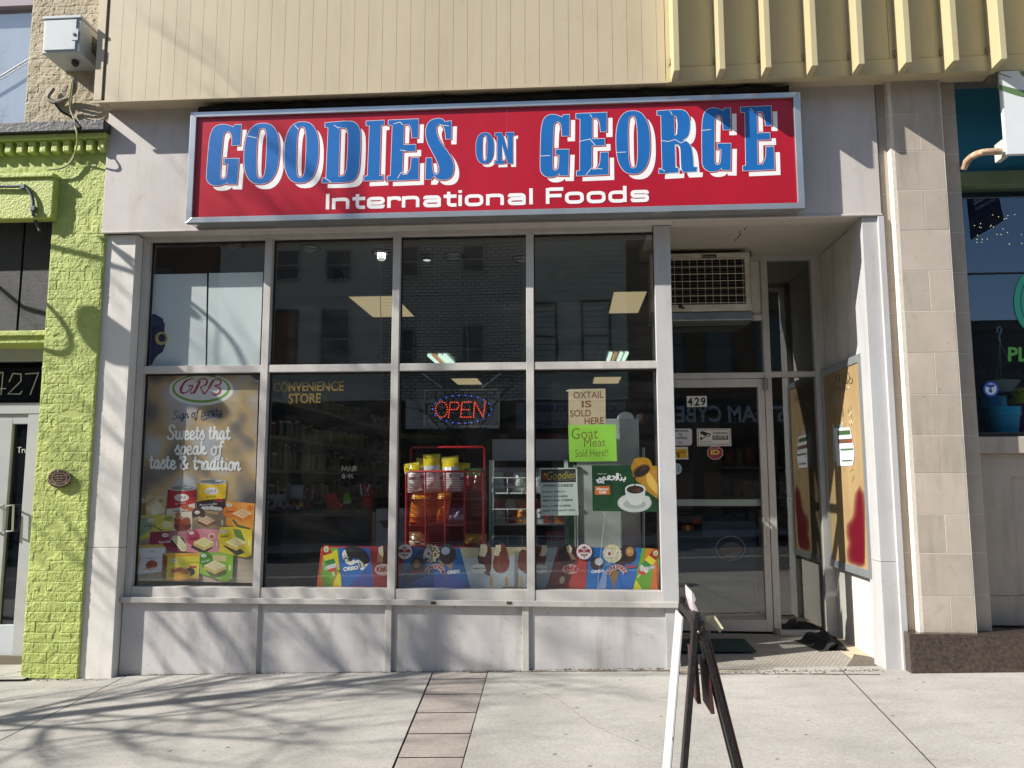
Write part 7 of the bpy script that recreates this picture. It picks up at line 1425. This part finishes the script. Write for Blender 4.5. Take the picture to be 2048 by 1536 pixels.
# shelves along the left wall and products
sh = thing('wall_shelving', 'long grey shelving along the left wall of the shop interior', 'shelving', (-3.5, 5.5, .22)); SHM = mat('#6d675c', .6); LV = [.75, 1.33, 1.72, 2.10, 2.52]
for zz in LV: f = MB(); f.box(-3.70, -3.28, 2.2, 9.4, zz - .025, zz, SHM); f.box(-3.282, -3.276, 2.2, 9.4, zz - .04, zz + .004, mat('#a39c8e', .5, var=.5, scale=14, stretch=(1, 3, 1))); f.build('shelf_board', sh)
f = MB(); f.box(-3.715, -3.70, 2.2, 9.4, .22, 3.0, mat('#2d2925', .8)); f.build('back_panel', sh)
r = random.Random(33)
def product(kind, loc, lab, grp):
    nm = {'jar': 'jar', 'bottle': 'bottle', 'box': 'carton'}[kind]; c = r.choice(['#8d8776', '#6a5a3a', '#a89878', '#4a5a4a', '#7a3a2a', '#b0a898', '#3a3a40', '#9a8a4a']); h = r.uniform(.16, .25); rad = r.uniform(.035, .05); t = thing(nm, lab, nm if kind != 'box' else 'box', loc, grp)
    if kind == 'box': f = MB(); f.box(loc[0] - .05, loc[0] + .05, loc[1] - rad, loc[1] + rad, loc[2], loc[2] + h, mat(c, .6)); f.build('pack', t)
    elif kind == 'jar': f = MB(); f.lathe([(rad, 0), (rad * 1.05, h * .3), (rad * 1.05, h * .68), (rad * .8, h * .78)], loc, mat(c, .3), 10); f.build('jar_body', t); f = MB(); f.lathe([(rad * .85, h * .78), (rad * .85, h * .9)], loc, mat(r.choice(['#c9c4b4', '#b0a890', '#d0ccc4']), .4), 10); f.build('lid', t)
    else: f = MB(); f.lathe([(rad * .8, 0), (rad * .8, h * .75), (rad * .3, h * 1.05), (rad * .3, h * 1.2)], loc, mat(c, .2), 10); f.build('glass_body', t); f = MB(); f.lathe([(rad * .36, h * 1.2), (rad * .36, h * 1.3)], loc, mat('#c8b060', .4), 8); f.build('cap', t)
names = ['lowest', 'second lowest', 'middle', 'second highest', 'highest']
for li, zz in enumerate(LV):
    y = 2.35
    while y < 8.8:
        k = r.choice([['bottle', 'jar', 'box'], ['bottle', 'box', 'jar'], ['bottle', 'bottle', 'jar'], ['jar', 'jar', 'box'], ['jar', 'jar', 'box']][li]); nm = {'jar': 'lidded jars', 'bottle': 'bottles', 'box': 'packets'}[k]
        product(k, (-3.34 + r.uniform(-.03, .02), y, zz), '%s on the %s shelf of the left wall shelving' % ({'jar': 'lidded jar', 'bottle': 'capped bottle', 'box': 'upright packet'}[k], names[li]), '%s on the %s shelf of the left wall' % (nm, names[li])); y += r.uniform(.13, .22)
# shelving seen through the door
s2 = thing('gondola_shelf', 'dark gondola shelf with packets seen through the shop door', 'shelving', (1.9, 3.2, .22)); f = MB(); f.box(1.55, 2.6, 3.55, 3.6, .22, 2.3, mat('#2d2a26', .8)); f.build('back_panel', s2)
for zz in (.6, 1.0, 1.4, 1.75): f = MB(); f.box(1.55, 2.6, 3.2, 3.55, zz - .02, zz, SHM); f.build('shelf_board', s2)
for zz, nm in ((.6, 'lowest'), (1.0, 'second'), (1.4, 'third'), (1.75, 'top')):
    x = 1.62
    while x < 2.55:
        h = r.uniform(.14, .26); wv = r.uniform(.08, .14); t = thing('packet', 'small packet on the %s shelf of the gondola behind the door' % nm, 'packet', (x, 3.3, zz), 'packets on the %s gondola shelf' % nm); bagmesh('pouch', t, (x, 3.32, zz), wv, h, .06, [(1, mat(r.choice(['#5d564c', '#6a3a2a', '#7d7668', '#3a4a5a', '#8a7a3a', '#4a3a34']), .4))], seed=int(x * 100)); x += wv + .02
f = MB()
# chest freezer just inside the door
nf2 = thing('drinks_freezer', 'low blue chest freezer with oval emblem just inside the shop door', 'freezer', (1.35, 2.2, .22)); f = MB(); f.box(1.05, 1.95, 2.2, 2.8, .22, 1.18, mat('#27496b', .5, var=.2)); f.build('cabinet', nf2, .02)
a = Art(onY(2.195)); a.at((1320, 1000), 4.042); a.ell(570, 390, 122, 100, '#b8c4cc', 30, .93); a.ell(575, 405, 92, 62, '#7d8f9a', 30); a.text('Nestle', [(490, 395), (662, 365), (664, 412), (492, 440)], '#8d1f2a', .03); a.build('emblem', nf2)
a = Art(onY(2.19)); a.at((1320, 1000), 4.042); t = thing('drinks_box', 'dark box with a small yellow and red emblem left of the blue freezer', 'box', P(1382, 1050, 2.2)); q0, q1 = P(1340, 1032, 2.2), P(1405, 1072, 2.2); f = MB(); f.box(q0.x, q1.x, 2.2, 2.5, q1.z, q0.z, mat('#3d3a3a', .5)); f.build('carton', t)
a.ell(225, 225, 22, 22, '#d9a82a', 18); a.poly([(175, 215), (205, 200), (215, 225), (200, 245), (180, 240)], '#a8281f'); a.poly([(272, 215), (245, 200), (235, 225), (250, 245), (268, 240)], '#a8281f'); a.poly([(258, 150), (330, 150), (322, 195), (262, 190)], '#8d2a24'); a.build('emblem', t)
f = MB(); f.box(1.0, 1.75, 3.0, 3.06, .22, 2.35, mat('#4d463c', .8, var=.2, scale=3)); tag(f.build('partition_panel'), 'brown partition panel standing behind the shop door', 'partition')
